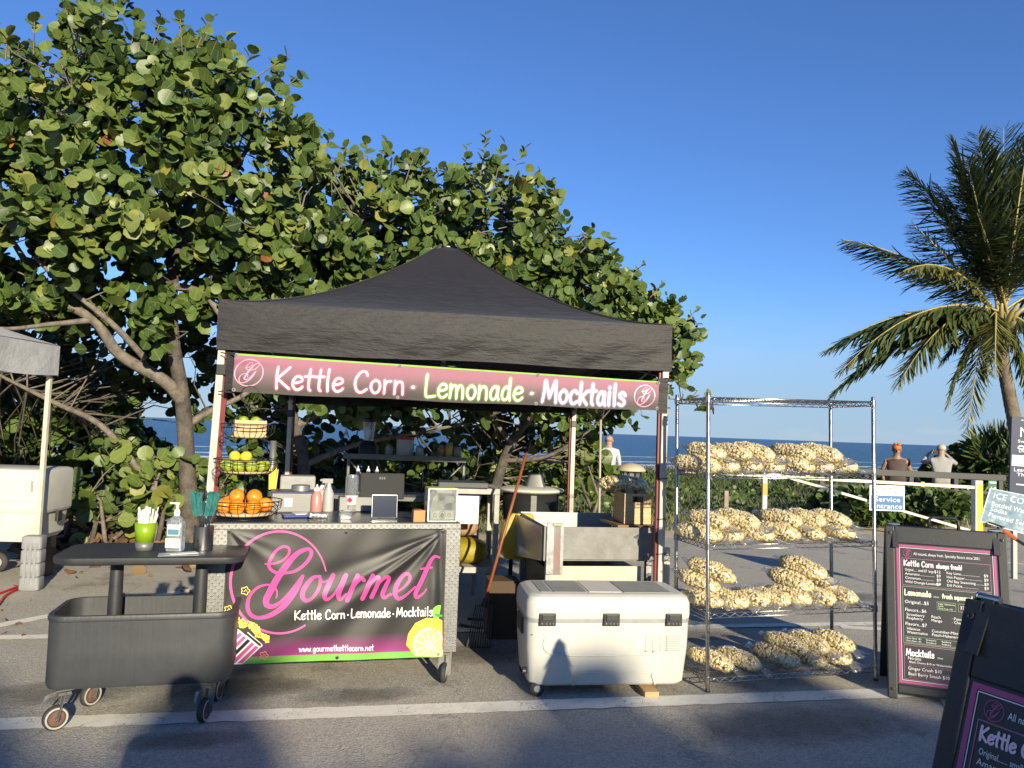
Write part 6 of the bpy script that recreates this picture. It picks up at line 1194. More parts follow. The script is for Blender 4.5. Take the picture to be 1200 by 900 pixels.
# white framed cart with sacks
wc0 = at(540, 575, 6.7); wc1 = at(583, 577, 6.7); ww = wc1.x - wc0.x + .22
wcm = mat('shaded_white_steel', (.34, .33, .30), .5, var=.2)  # white steel darkened, the cart's shade put into its colour
wcar = thing('white_cart', 'white framed shelf cart with sacks right of the counter', 'shelf cart', (wc0.x - .22, 6.7, 0), R(8)); zt_ = wc1.z
for x in (0, ww):
    for y in (0, .5): m = MB(); m.bar((x, y, .02), (x, y, zt_ - .026), .045); m.build('post', wcm, wcar, bevel=.004)
for z in (.38, zt_): m = B(((ww / 2, .25, z), (ww + .046, .546, .05))); m.build('shelf', wcm, wcar, bevel=.004)
m = B(((ww / 2 - .03, .10, zt_ + .05), (ww - .1, .3, .05))); m.build('tray', mat('dark_slate_tray', (.06, .07, .08), .4), wcar, bevel=.01)
p_ = Matrix.Rotation(R(8), 3, 'Z'); wo = Vector(wcar.location)
simple('notice_sheet', 'blank white sheet hung inside the white framed cart', 'paper', wo + p_ @ Vector((ww * .52, -.03, zt_ - .27)), R(8), [('sheet', B(((0, 0, .11), (.20, .004, .24))), mat('cream_sheet', (.70, .68, .6), .7))])
def sack(nm, lab, loc, sz, c, rz=0, cat='sack'):
    m = MB(); nn = 16; rings = []
    for i in range(11):
        t = i / 10; k = (1 - abs(2 * t - 1) ** 3.2) ** .5 if 0 < t < 1 else .25; rings.append([Vector((sz[0] * k * (abs(cos(a)) ** .6) * (1 if cos(a) > 0 else -1) * (1 + .04 * sin(i * 2 + 3 * a)), sz[1] * k * (abs(sin(a)) ** .6) * (1 if sin(a) > 0 else -1), sz[2] * 2 * t)) for a in np.linspace(0, 2 * pi, nn + 1)[:-1]])
    m.loft(rings); return simple(nm, lab, cat, loc, rz, [('sack_body', m, mat('sack_' + nm + lab[:6], c, .55, bump=.5, bscale=18, var=.2))])
sack('yellow_sack', 'yellow sack on the lower shelf of the white framed cart', wo + p_ @ Vector((ww * .55, .2, .406)), (.2, .16, .11), (.26, .20, .008)); sack('brown_sack', 'brown paper sack leaning above the yellow sack', wo + p_ @ Vector((ww * .5, .34, .62)), (.15, .1, .1), (.30, .18, .09))
simple('cardboard_box', 'small brown box on the lower shelf under the brown sack', 'box', wo + p_ @ Vector((ww * .5, .38, .405)), R(8), [('carton', B(((0, 0, .105), (.3, .16, .21))), mat('brown_card', (.14, .085, .05), .8), .003)])
# kettle corn machine: sifting bin, kettle, hood
sy = R(10.7); so_ = H(640, 617, .93); se = H(765, 618, .93); sw2 = (se - so_).length; sd2 = .95
bin_ = thing('sifting_bin', 'long stainless sifting bin of the kettle corn machine', 'sifting bin', (so_.x, so_.y, .08), sy)
m = B(((sw2 / 2, 0, .735), (sw2, .012, .23))); m.build('front_board', dullsteel, bin_, bevel=.002); m = B(((sw2 / 2 - .03, .012, .49), (sw2 - .12, .012, .165))); m.build('lower_board', mat('cream_board', (.46, .42, .32), .6, var=.18, vscale=7), bin_, bevel=.002)
for x, w_ in ((-.006, .012), (sw2 + .006, .012)): m = B(((x, sd2 / 2, .73), (w_, sd2, .24))); m.build('side_wall', steel, bin_)
brt = mat('sunlit_steel_sheet', (.42, .42, .40), .5, .3, var=.15, vscale=6); m = B(((sw2 / 2, sd2, .73), (sw2 - .02, .012, .24))); m.build('back_wall', brt, bin_); m = B(((sw2 / 2, sd2 / 2, .615), (sw2 - .02, sd2 - .03, .012))); m.build('bin_floor', steel, bin_)  # back wall: lighter copy of the steel, sunlight put into its colour
m = B(((.03, -.012, .70), (.05, .012, .36)), ((.115, -.010, .70), (.022, .010, .36))); m.build('corner_bracket', galv, bin_); m = B(((.075, -.013, .69), (.055, .006, .34))); m.build('smudged_plate', mat('smudged_plate', (.22, .20, .18), .5, c2=(.20, .085, .06), var=.1, vscale=9), bin_); m = B(((.08, -.018, .868), (.07, .02, .018))); m.build('level_clip', mat('olive', (.3, .33, .2), .6), bin_)
for x in (.03, sw2 - .03):
    for y in (.03, sd2 - .03): m = MB(); m.bar((x, y, -.08), (x, y, .61), .04); m.build('leg', galv, bin_)
m = B(((sw2 / 2, sd2 * .55, .225), (sw2 - .1, sd2 * .8, .6))); m.build('dark_tub', blackpl, bin_)
m = MB(); [m.tube([(x, -.03, -.08), (x, -.03, .87)], r_, 12) for x, r_ in ((sw2 + .03, .016),)]; m.build('side_post', galv, bin_); m = MB(); m.tube([(sw2 + .10, .05, -.08), (sw2 + .10, .05, .70)], .045, 16); m.build('propane_hose_tube', mat('cream_pipe', (.6, .56, .46), .5), bin_)
m = MB(); cl_ = [(-.02, .02, .845), (-.02, .62, .845), (-.02, .62, .62), (-.02, .02, .50)]; m.add([Vector((-.026, .0, .61)), Vector((-.026, .0, .845)), Vector((-.06, .93, .845)), Vector((-.06, .93, .50))], [(0, 1, 2, 3)]); m.build('side_sheet', mat('clear_sheet', (.5, .5, .48), .25, trans=.5), bin_)
kp_ = at(622, 580, 7.0); kt = thing('popping_kettle', 'big round popping kettle with a pale rim and steel hood', 'kettle', (kp_.x, kp_.y, 0)); kz = at(624, 573, 7.0).z
m = MB(); [m.bar((.16 * a, .16 * b, 0), (.16 * a, .16 * b, kz - .4), .035) for a in (-1, 1) for b in (-1, 1)]; m.box((0, 0, kz - .39), (.40, .40, .03)); m.build('burner_stand', blackmetal, kt); m = L([(.15, kz - .37), (.22, kz - .32), (.25, kz - .22), (.255, kz - .03)], 30); m.build('kettle_bowl', mat('sooty_black', (.012, .012, .012), .75, spec=.2), kt, smooth=True); m = L([(.255, kz - .03), (.295, kz - .012), (.30, kz), (.29, kz + .008), (.2, kz + .022), (.10, kz + .026)], 34); m.build('rim_lid', mat('pale_rim_metal', (.62, .60, .53), .4, .2), kt, smooth=True)
m = MB().loft([rr3(-.06, .13, -.08, .08, .03, kz + .02), rr3(-.02, .09, -.05, .05, .02, kz + .14)]); m.build('hood', mat('dark_hood', (.10, .10, .10), .4, .5), kt, autosmooth=40); m = MB(); m.box((.02, -.258, kz - .12), (.05, .012, .16)); m.build('side_strap', steel, kt)
simple('yellow_bag', 'yellow bag hanging beside the kettle', 'bag', at(606, 625, 6.3) + Vector((0, 0, -.2)), .2, [('bag_body', MB().loft([rr3(-.10, .10, -.05, .05, .03, 0), rr3(-.15, .13, -.07, .06, .04, .12), rr3(-.12, .15, -.05, .05, .03, .28), rr3(-.05, .12, -.02, .02, .01, .36)]), mat('yellow_bag', (.35, .25, .01), .5, bump=.5, bscale=16))])
simple('cardboard_box', 'brown carton under the yellow bag next to the kettle', 'box', (-.02, 6.1, .0), .15, [('carton', B(((0, 0, .22), (.24, .24, .44))), mat('brown_card2', (.07, .042, .022), .8), .004)])
cr = at(744, 617, 5.85); crt = thing('wooden_crate', 'pale wooden crate with a handle slot on the sifting bin', 'crate', (cr.x - .01, cr.y + .10, .933), R(7)); cs = .205
hh_ = .225
for nm, x, y, sx_, sy_ in (('rear_board', 0, .15, cs, .012), ('side_board', -cs / 2 + .006, .0, .012, .284), ('side_board', cs / 2 - .006, .0, .012, .284)): m = B(((x, y, hh_ / 2), (sx_, sy_, hh_))); m.build(nm, wood, crt)
m = B(((0, -.15, .08), (cs, .012, .16)), ((0, -.15, .215), (cs, .012, .02)), ((-.072, -.15, .1825), (.061, .012, .045)), ((.072, -.15, .1825), (.061, .012, .045))); m.build('front_board', wood, crt); m = B(((0, 0, .006), (cs - .024, .284, .01))); m.build('bottom_board', wood, crt)
# the crate bridges the open bin on a plank
simple('plank', 'plank laid across the sifting bin under the crate', 'plank', (cr.x - .03, cr.y + .05, .931), sy, [('board', B(((0, .06, -.012), (.3, .44, .02))), darkwood, .002)])
for k, (dx, dy, lab) in enumerate(((-.03, -.04, 'tan jar standing in the crate, left'), (.055, -.05, 'tan jar standing in the crate, right'))): p = Vector(crt.location) + Matrix.Rotation(R(7), 3, 'Z') @ Vector((dx, dy, .012)); simple('tan_jar', lab, 'jar', p, 0, [('jar_body', L([(.035, 0), (.038, .01), (.038, .22), (.034, .245)], 18), mat('tan_jar', (.28, .2, .12), .45)), ('jar_lid', L([(.036, .245), (.036, .262), (0, .264)], 18), mat('tan_lid', (.5, .42, .3), .5))], 'jars in the crate')
pb_ = Vector(crt.location) + Vector((-.07, .02, .285)); pg = thing('popcorn_bag', 'popcorn bag lying across the top of the wooden crate', 'popcorn bag', pb_, rot=(0, .25, R(70))); tag(link('popcorn', bagm[1][0], pg), kind='stuff'); link('bag_film', bagm[1][1], pg)
ln = at(739, 560, 6.3); lan = thing('lantern', 'round lantern with scrolled black frame and domed beige lid', 'lantern', (ln.x, ln.y, .933)); lz = at(738, 569, 6.3).z - .933; m = L([(.10, 0), (.105, .01), (.09, max(lz, .1)), (.0, max(lz, .1) + .005)], 24); m.build('base', blackmetal, lan, smooth=True)
m = MB(); lz = max(lz, .1)
for k in range(10):
    a = 2 * pi * k / 10; c_ = Vector((.085 * cos(a), .085 * sin(a), lz + .055)); t_ = Vector((-sin(a), cos(a), 0)); m.tube([(.085 * cos(a), .085 * sin(a), lz), (.085 * cos(a), .085 * sin(a), lz + .115)], .004, 5); m.tube([c_ + t_ * .02 * cos(b) * (1 - b / 9) + Vector((0, 0, .03 * sin(b) * (1 - b / 9))) for b in np.linspace(0, 7, 18)], .003, 4)
for z in (lz + .003, lz + .115): m.tube([(.088 * cos(a), .088 * sin(a), z) for a in np.linspace(0, 2 * pi, 25)[:-1]], .005, 6, closed=True)
m.build('scroll_frame', blackmetal, lan, smooth=True); m = L([(.12, lz + .118), (.122, lz + .126), (.10, lz + .155), (.05, lz + .178), (0, lz + .184)], 28); m.build('lid', mat('beige_lid', (.42, .36, .25), .6), lan, smooth=True); m = L([(.07, lz + .004), (.07, lz + .112)], 20); m.build('glass', glass, lan, smooth=True)
simple('lantern_stand', 'stacked black tub under the lantern behind the crate', 'tub', (ln.x, ln.y, .702), 0, [('tub_body', L([(.10, 0), (.11, .01), (.115, .22), (.11, .229)], 24), blackpl)])
# broom
b0_, b1_ = at(562, 728, 5.75), at(621, 516, 6.3); b0_.z = max(b0_.z, .02); br = thing('broom', 'broom with a long rust-coloured handle leaning by the kettle', 'broom', b0_); m = MB(); dv_ = b1_ - b0_; m.tube([dv_ * .1, dv_], .012, 10); m.build('handle', mat('rust_handle', (.22, .07, .03), .45, var=.2), br, smooth=True)
m = MB(); m.tube([dv_ * .075, dv_ * .115], [.03, .018], 10); m.build('socket', blackpl, br); m = MB()
for k in range(40): a = (k % 10 - 4.5) * .03; b_ = (k // 10 - 1.5) * .012; m.tube([dv_ * .08 + Vector((a * .45, b_, 0)), Vector((a * .62, b_ * 1.6, -b0_.z + .003))], .006, 4)
tag(m.build('bristles', rubber, br), kind='stuff')
# red and black hose on the ground by the counter
m = MB(); g_ = H(560, 738); m.tube(crspline([tuple(g_ + Vector(v)) for v in ((-.15, .1, .012), (0, 0, .012), (.15, .06, .012), (.1, .25, .012), (-.1, .3, .012))], 6), .012, 6); tag(m.build('hose', rubber, smooth=True), 'black hose coiled on the asphalt behind the counter', 'hose')

# ================================================================== NEIGHBOURING STALL ON THE LEFT
nl0 = H(58, 690); nx_, ny_ = nl0.x - .17, nl0.y + .05
nt2 = thing('canopy_tent', 'pale grey canopy corner with a white leg at the left edge', 'canopy tent', (nx_, ny_, 0), R(-4)); zt2 = at(60, 440, ny_).z
Wn = 3.0                                   # this leg is the far right one: the tent runs left and towards the viewer
for x, y in ((0, 0), (-Wn, 0), (0, -Wn), (-Wn, -Wn)): m = MB(); m.bar((x, y, 0), (x, y, zt2 + .1), .04); m.build('leg', whitesteel, nt2, bevel=.005)
ztop = at(68, 405, ny_ - .03).z
def nval(k):
    a, b = [((.05, .05), (-Wn - .05, .05)), ((.05, -Wn - .05), (.05, .05)), ((-Wn - .05, .05), (-Wn - .05, -Wn - .05)), ((-Wn - .05, -Wn - .05), (.05, -Wn - .05))][k]
    def f(u, v): x = a[0] + (b[0] - a[0]) * u; y = a[1] + (b[1] - a[1]) * u; w_ = .012 * sin(u * 22) * v; return (x + (w_ if k % 2 else 0), y + (0 if k % 2 else w_), ztop - (ztop - zt2) * v + .015 * sin(u * 13) * v)
    grid_mesh('valance', f, 50, 5, greycloth, nt2)
for k in range(4): nval(k)
rf2 = empty('roof', parent=nt2)
for k in range(4):
    dn = (Vector((0, -1, 0)), Vector((1, 0, 0)), Vector((0, 1, 0)), Vector((-1, 0, 0)))[k]; du = Vector((-dn.y, dn.x, 0)); cc_ = Vector((-Wn / 2, -Wn / 2, 0))
    grid_mesh('roof_panel', lambda a, t: cc_ + (dn + du * (a * 2 - 1)) * (1 - t) * (Wn / 2 + .05) + Vector((0, 0, ztop + .75 * (.65 * t + .35 * t * t) + .01 * sin(a * 9))), 16, 10, greycloth, rf2)
wt = thing('tent_weight', 'grey ribbed block weight strapped to the left canopy leg', 'tent weight', H(41, 690) + Vector((0, -.06, 0)), R(10)); hw_ = .5
for k in range(4): m = MB(); z0 = .004 + k * .122; m.loft([rr3(-.075, .075, -.06, .06, .02, z0), rr3(-.085, .085, -.07, .07, .025, z0 + .012), rr3(-.085, .085, -.07, .07, .025, z0 + .108), rr3(-.075, .075, -.06, .06, .02, z0 + .12)]); m.build('weight_block', palegrey, wt, autosmooth=40)
for k in range(3): m = B(((-.04 + k * .04, -.072, .245), (.022, .006, .36))); m.build('rib', palegrey, wt, bevel=.002)
lc0 = at(80, 640, 7.35); lc = thing('cooler', 'big white wheeled cooler with a deep lid at the left edge', 'cooler', (lc0.x - .28, 7.35, 0), R(5)); lw = 1.25; zb_, zm_, ztp = at(40, 636, 7.35).z, at(40, 600, 7.35).z, at(40, 548, 7.55).z
m = MB(); m.loft([rr3(-lw, -.08, 0.03, .55, .06, zb_), rr3(-lw, -.02, .01, .57, .08, zb_ + .06), rr3(-lw, 0, 0, .58, .08, zm_ - .015)]); m.build('tub', whitepl, lc, autosmooth=35); m = MB(); m.loft([rr3(-lw, .02, -.01, .59, .08, zm_ - .012), rr3(-lw, .03, -.015, .6, .08, zm_ + .012)]); m.build('rim', whitepl, lc, autosmooth=35)
m = MB(); m.loft([rr3(-lw, .025, -.012, .59, .06, zm_ + .013), rr3(-lw, .03, -.014, .592, .07, zm_ + .03), rr3(-lw, .03, -.014, .592, .07, ztp - .05), rr3(-lw, .015, .0, .58, .06, ztp - .012), rr3(-lw + .03, -.02, .03, .55, .05, ztp)]); m.build('deep_lid', whitepl, lc, autosmooth=35)
m = MB(); m.tube([(-lw + .05, -.016, zm_ + .10), (-.03, -.016, zm_ + .10)], .006, 6); m.build('moulded_ridge', whitepl, lc); m = B(((-.09, -.018, ztp - .16), (.02, .01, .10))); m.build('front_latch', greypl, lc, bevel=.003)
m = B(((.045, .25, zm_ - .06), (.03, .09, .10))); m.build('end_latch', blackpl, lc, bevel=.006)
for x, y in ((-.62, .05), (-.62, .5), (-1.15, .05)):
    wl = empty('wheel', (x, y, .10), parent=lc); m = L([(.05, -.025), (.095, -.025), (.10, -.012), (.10, .012), (.095, .025), (.05, .025)], 24, axis=(0, 1, 0)); m.build('tyre', rubber, wl, smooth=True); m = L([(.012, -.027), (.05, -.027), (.05, .027), (.012, .027)], 18, axis=(0, 1, 0)); m.build('hub', greypl, wl)
m = MB(); m.tube([(-.62, .06, .1), (-.62, .5, .1)], .012, 8); m.bar((-.62, .28, .10), (-.62, .28, zb_ + .02), .04); m.build('axle_frame', blackpl, lc); m = MB(); m.box((-.1, .28, (zb_ + .01) / 2), (.06, .4, zb_ + .01)); m.build('foot', blackpl, lc)
m = MB(); cpts = [H(-15, 702), H(8, 694), H(24, 688), H(20, 692), H(6, 700), H(-4, 712), H(-20, 716)]; m.tube(crspline([(p.x, p.y, .012) for p in cpts], 6), .011, 6); tag(m.build('extension_cord', mat('red_cord', (.42, .015, .02), .5), smooth=True), 'red extension cord lying at the left edge', 'cord')
m = MB(); cpts = [H(-30, 660), H(-2, 640), H(6, 668), H(-6, 700), H(-40, 705)]; 

# ================================================================== GATE, NOTICES AND RAIL BY THE BEACH PATH
gy = 13.0; yb_ = mat('yellow_reflective', (.72, .45, .02), .45); gpost = mat('gate_white', (.62, .58, .48), .6, var=.2, vscale=8)
def gz(x, y): return terr(x, y) - .05
p1, p2 = at(896, 559, gy), at(1145, 563, gy); gt = thing('gate', 'white bar gate with a yellow-faced post across the beach path', 'gate', (p1.x, p1.y, 0), 0)
dx_ = p2.x - p1.x; zt1 = p1.z; zb1 = gz(p1.x, gy); zb2 = gz(p2.x, gy)
m = MB(); m.bar((0, 0, zb1), (0, 0, zt1), .075); m.build('post', gpost, gt, bevel=.004); m = MB(); m.box((0, -.001, zt1 - .20), (.078, .078, .20)); m.build('orange_band', mat('orange_band', (.6, .3, .06), .6), gt)
m = MB(); m.bar((dx_, 0, zb2), (dx_, 0, p2.z), .125); m.build('post', gpost, gt, bevel=.004); m = MB(); m.box((dx_ + .01, -.0645, (zb2 + p2.z) / 2 + .02), (.10, .004, p2.z - zb2 - .16)); m.build('yellow_strip', yb_, gt)
zl = at(900, 557, gy).z; zr_ = at(1140, 571, gy).z; m = MB(); m.bar((-1.35, .0, zl + .02), (dx_ - .064, 0, zr_), .085, .05); m.build('top_bar', gpost, gt, bevel=.003); m = MB(); m.box((dx_ * .74, -.027, (zl + (zr_ - zl) * .74)), (.06, .006, .082)); m.build('yellow_patch', yb_, gt); m = MB(); m.box((dx_ * .2, -.027, (zl + (zr_ - zl) * .2)), (.07, .006, .08)); m.build('yellow_patch', yb_, gt)
q1, q2 = at(925, 560, gy), at(1138, 622, gy); m = MB(); m.bar(q1 - Vector((p1.x, p1.y, 0)), q2 - Vector((p1.x, p1.y, 0)) + Vector((0, .06, 0)), .06, .04); m.build('diagonal_brace', gpost, gt)
m = MB(); pw_ = at(851, 575, gy + .4); m.bar((pw_.x - p1.x, .4, zb1), (pw_.x - p1.x, .4, pw_.z), .07); m.build('far_post', mat('weathered_wood', (.25, .20, .14), .8, var=.3), gt)
sgl, sgr = at(1019, 568, gy - .05), at(1060, 570, gy - .05); sgw = sgr.x - sgl.x; sgh = sgl.z - at(1019, 598, gy - .05).z
sg = thing('service_sign', 'blue and white Authorized Vehicles Only Service Entrance sign on the gate', 'sign', (sgl.x, gy - .05, sgl.z - sgh)); m = B(((sgw / 2, 0, sgh / 2), (sgw, .012, sgh))); m.build('board', mat('sign_white', (.72, .73, .72), .5), sg, bevel=.002)
P = Print(lambda x, y, l: Vector((x * sgw, -.0075 - l, y * sgh))); P.quad(.04, .05, .96, .60); P.build('blue_panel', mat('sign_blue', (.035, .12, .30), .5), sg)
P = Print(lambda x, y, l: Vector((x * sgw, -.0082 - l, y * sgh))); P.type('AUTHORIZED', .5, .81, .15, 0, .86, 'C'); P.type('VEHICLES ONLY', .5, .635, .15, 0, .92, 'C'); P.build('dark_lettering', mat('sign_navy', (.03, .05, .11), .5), sg)
P = Print(lambda x, y, l: Vector((x * sgw, -.0095 - l, y * sgh))); P.type('Service', .5, .36, .2, 0, .74, 'C'); P.type('Entrance', .5, .10, .2, 0, .84, 'C'); P.build('white_lettering', mat('sign_letter_white', (.75, .76, .76), .5), sg)
# dark rail behind
ry_ = 15.2; r0_, r1_ = at(1028, 553, ry_), at(1142, 557, ry_); rl = thing('handrail', 'black handrail of the beach walkway behind the gate', 'handrail', (r0_.x, ry_, 0)); Lr = r1_.x - r0_.x
m = MB(); m.bar((-1.2, 0, r0_.z), (Lr + .6, 0, r1_.z - .03), .09, .12); m.build('rail', mat('black_rail', (.025, .024, .024), .5), rl, bevel=.006); m = MB(); m.bar((-1.2, 0, r0_.z - .3), (Lr + .6, 0, r1_.z - .33), .06, .05); m.build('lower_rail', MATS['black_rail'], rl)
for k in range(5): x = -1.1 + (Lr + 1.6) * k / 4; m = MB(); m.bar((x, .0, gz(r0_.x + x, ry_)), (x, .0, r0_.z + (r1_.z - r0_.z) * k / 4 - .06), .08); m.build('post', MATS['black_rail'], rl)
# cold drinks sign, clip, notices at the right edge
dy = 7.2; d0 = [at(1160, 572, dy), at(1262, 592, dy - .2), at(1250, 640, dy - .2), at(1148, 611, dy)]; ds = thing('drinks_sign', 'tilted pale blue Ice Cold Drinks sign at the right edge', 'sign', d0[3]); o3 = d0[3].copy()
m = MB(); nrm_ = Vector((-.19, -.98, 0)).normalized(); m.add([p - o3 for p in d0] + [p - o3 - nrm_ * .012 for p in d0], [(0, 3, 2, 1), (4, 5, 6, 7), (0, 1, 5, 4), (1, 2, 6, 5), (2, 3, 7, 6), (3, 0, 4, 7)]); q = NT('ice_print'); q.base(q.ramp(q.noise(14, q.obj(), 5), [(.35, (.09, .17, .23)), (.55, (.16, .26, .32)), (.7, (.33, .40, .43))])); q.p.inputs['Roughness'].default_value = .4; m.build('board', q.m, ds)
def dsf(x, y, l): u = x; return d0[3].lerp(d0[2], u).lerp(d0[0].lerp(d0[1], u), y) - o3 + nrm_ * (.0015 + l)
P = Print(dsf); P.quad(.0, .0, 1, .015); P.quad(0, .985, 1, 1); P.quad(0, .015, .012, .985)
P.type('ICE COLD DRINKS', .06, .74, .17, 0, .92); P.build('heading_lettering', mat('ice_white', (.82, .84, .85), .5), ds)
P = Print(dsf); [P.type(t, .07, y, .13, 0, w_) for t, y, w_ in (('Bottled Water', .52, .46), ('Sodas', .37, .2), ('Flavored Seltzers', .20, .58))]; P.build('list_lettering', mat('ice_white2', (.85, .86, .86), .5), ds)
gp_ = at(1205, 640, dy + .02); m = MB(); m.tube([Vector((gp_.x, gp_.y + .02, 0)) - o3, Vector((gp_.x + .02, gp_.y + .02, gp_.z + .1)) - o3], .015, 8); m.build('stake', galv, ds)
cl0, cl1 = at(1176, 622, dy - .25), at(1204, 640, dy - .35); cl = thing('clamp', 'orange and black spring clamp hanging below the drinks sign', 'clamp', cl0); m = MB(); m.bar((0, 0, 0), (cl1 - cl0) * .55, .045, .03); m.build('orange_grip', mat('clamp_orange', (.55, .10, .02), .5), cl, bevel=.005); m = MB(); m.bar((cl1 - cl0) * .50 + Vector((0, .02, 0)), (cl1 - cl0) * 1.15, .04, .025); m.build('black_jaw', blackpl, cl, bevel=.005); m = MB(); m.bar((.01, .015, .03), (.0, .20, .05), .025, .012); m.build('grip_arm', blackpl, cl)
ny2 = 9.5; n0 = [at(1186, 488, ny2), at(1262, 492, ny2), at(1256, 584, ny2), at(1183, 578, ny2)]; nb2 = thing('blue_notice', 'dark blue beach notice board cut off by the right edge', 'notice board', Vector((n0[0].x, ny2, 0))); o4 = Vector((n0[0].x, ny2, 0)); m = MB(); m.add([p - o4 for p in n0] + [p - o4 + Vector((0, .03, 0)) for p in n0], [(0, 3, 2, 1), (4, 5, 6, 7), (0, 1, 5, 4), (1, 2, 6, 5), (2, 3, 7, 6), (3, 0, 4, 7)]); m.build('board', mat('notice_navy', (.010, .02, .055), .5), nb2)
def nf(x, y, l): return n0[3].lerp(n0[2], x).lerp(n0[0].lerp(n0[1], x), y) - o4 + Vector((0, -.0015 - l, 0))
P = Print(nf); P.type('NOTICE', .12, .74, .13, 0, .8); P.quad(.02, .36, .98, .50); P.quad(.10, .115, .9, .13); P.ribbon([(.16 + .05 * cos(a), .60 + .022 * sin(a)) for a in np.linspace(0, 6.2, 12)], .018, False); P.type('Swim near a lifeguard', .1, .665, .04, 0, .8); P.type('Do not enter the dune', .12, .54, .045, 0, .8); P.type('· · ·', .12, .92, .08, 0, .4); P.type('Leave only footprints', .05, .29, .05, 0, .9); P.type('Thank you', .1, .23, .045, 0, .5); P.build('lettering', mat('notice_white', (.74, .76, .78), .5), nb2)
for x in (.12, .75): pp_ = n0[3].lerp(n0[2], x) - o4; m = MB(); m.bar((pp_.x, .06, 0), (pp_.x, .06, n0[0].z - .1), .05, .05); m.build('post', mat('notice_post', (.4, .38, .34), .7), nb2)
ty_ = 15.8; t0 = at(1158, 562, ty_); t1 = at(1169, 575, ty_); tg_ = thing('number_sign', 'small green and white sign numbered 10 beyond the drinks sign', 'sign', (t0.x, ty_, 0)); wd_ = t1.x - t0.x; m = B(((wd_ / 2, 0, t0.z - .15), (wd_, .012, .36))); m.build('plate', mat('sign_green', (.02, .12, .06), .5), tg_)
P = Print(lambda x, y, l: Vector((x * wd_, -.0075 - l, t0.z - .33 + y * .36))); P.type('10', .5, .12, .42, 0, .7, 'C'); P.quad(.15, .72, .85, .80); P.quad(.04, .02, .96, .05); P.build('lettering', mat('sign_letter_w', (.75, .78, .76), .5), tg_); m = MB(); m.bar((wd_ / 2, .04, terr(t0.x, ty_) - .05), (wd_ / 2, .04, t0.z), .05); m.build('post', MATS['weathered_wood'], tg_)
# thin pole behind the kettle
tp_ = at(706, 492, 9.2); m = MB(); m.tube([(tp_.x, tp_.y, 0), (tp_.x - .02, tp_.y, tp_.z)], .014, 8); tag(m.build('thin_pole', mat('pole_wood', (.36, .31, .24), .7), smooth=True), 'thin bare pole standing behind the kettle', 'pole')

# ================================================================== PEOPLE
def person(label, loc, rz, J, edges, radii, slots, mats, scale=1.):
    """one continuous skinned body; slots(face centre) picks skin or clothes"""
    names = list(J); me = bpy.data.meshes.new('body'); me.from_pydata([J[n] for n in names], [(names.index(a), names.index(b)) for a, b in edges], []); o = bpy.data.objects.new('body', me); col.objects.link(o)
    o.modifiers.new('skin', 'SKIN'); 
    for i, n in enumerate(names): v = me.skin_vertices[0].data[i]; r_ = radii[n]; v.radius = r_ if isinstance(r_, tuple) else (r_, r_); v.use_root = (n == 'pelvis')
    sb = o.modifiers.new('sub', 'SUBSURF'); sb.levels = 2; sb.render_levels = 2
    dg = bpy.context.evaluated_depsgraph_get(); m2 = bpy.data.meshes.new_from_object(o.evaluated_get(dg)); bpy.data.objects.remove(o)
    for m in mats: m2.materials.append(m)
    for p in m2.polygons: p.material_index = slots(p.center); p.use_smooth = True
    t = thing('person', label, 'person', loc, rz); link('body', m2, t); t.scale = (scale,) * 3; return t
ED = [('pelvis', 'belly'), ('belly', 'chest'), ('chest', 'neck'), ('neck', 'head0'), ('head0', 'head1')] + [e for s in 'LR' for e in (('chest', 'sh' + s), ('sh' + s, 'el' + s), ('el' + s, 'wr' + s), ('wr' + s, 'ha' + s), ('pelvis', 'hip' + s), ('hip' + s, 'kn' + s), ('kn' + s, 'an' + s), ('an' + s, 'to' + s))]
RAD = dict(pelvis=(.17, .13), belly=(.16, .12), chest=(.18, .13), neck=.058, head0=.078, head1=.082, sh=.066, el=.045, wr=.032, ha=.036, hip=.10, kn=.062, an=.045, to=.04)
def rads(**k):
    r_ = dict(RAD, **k); return {n: r_[n] if n in r_ else r_[n[:-1]] for n in ['pelvis', 'belly', 'chest', 'neck', 'head0', 'head1'] + [a + s for a in ('sh', 'el', 'wr', 'ha', 'hip', 'kn', 'an', 'to') for s in 'LR']}
def joints(armL, armR, k=1.):
    J = dict(pelvis=(0, 0, .95), belly=(0, 0, 1.13), chest=(0, 0, 1.36), neck=(0, .01, 1.50), head0=(0, .0, 1.60), head1=(0, 0, 1.69))
    for s, sg, (el, wr, ha) in (('L', -1, armL), ('R', 1, armR)):
        J['sh' + s] = (sg * .19, .01, 1.42); J['el' + s] = el; J['wr' + s] = wr; J['ha' + s] = ha; J['hip' + s] = (sg * .10, 0, .88); J['kn' + s] = (sg * .11, -.02, .48); J['an' + s] = (sg * .11, .02, .09); J['to' + s] = (sg * .12, -.16, .045)
    return J
skinm = mat('skin', (.33, .21, .155), .55); skin2 = mat('skin_tanned', (.24, .135, .09), .55)
def zc(pt): return pt.z
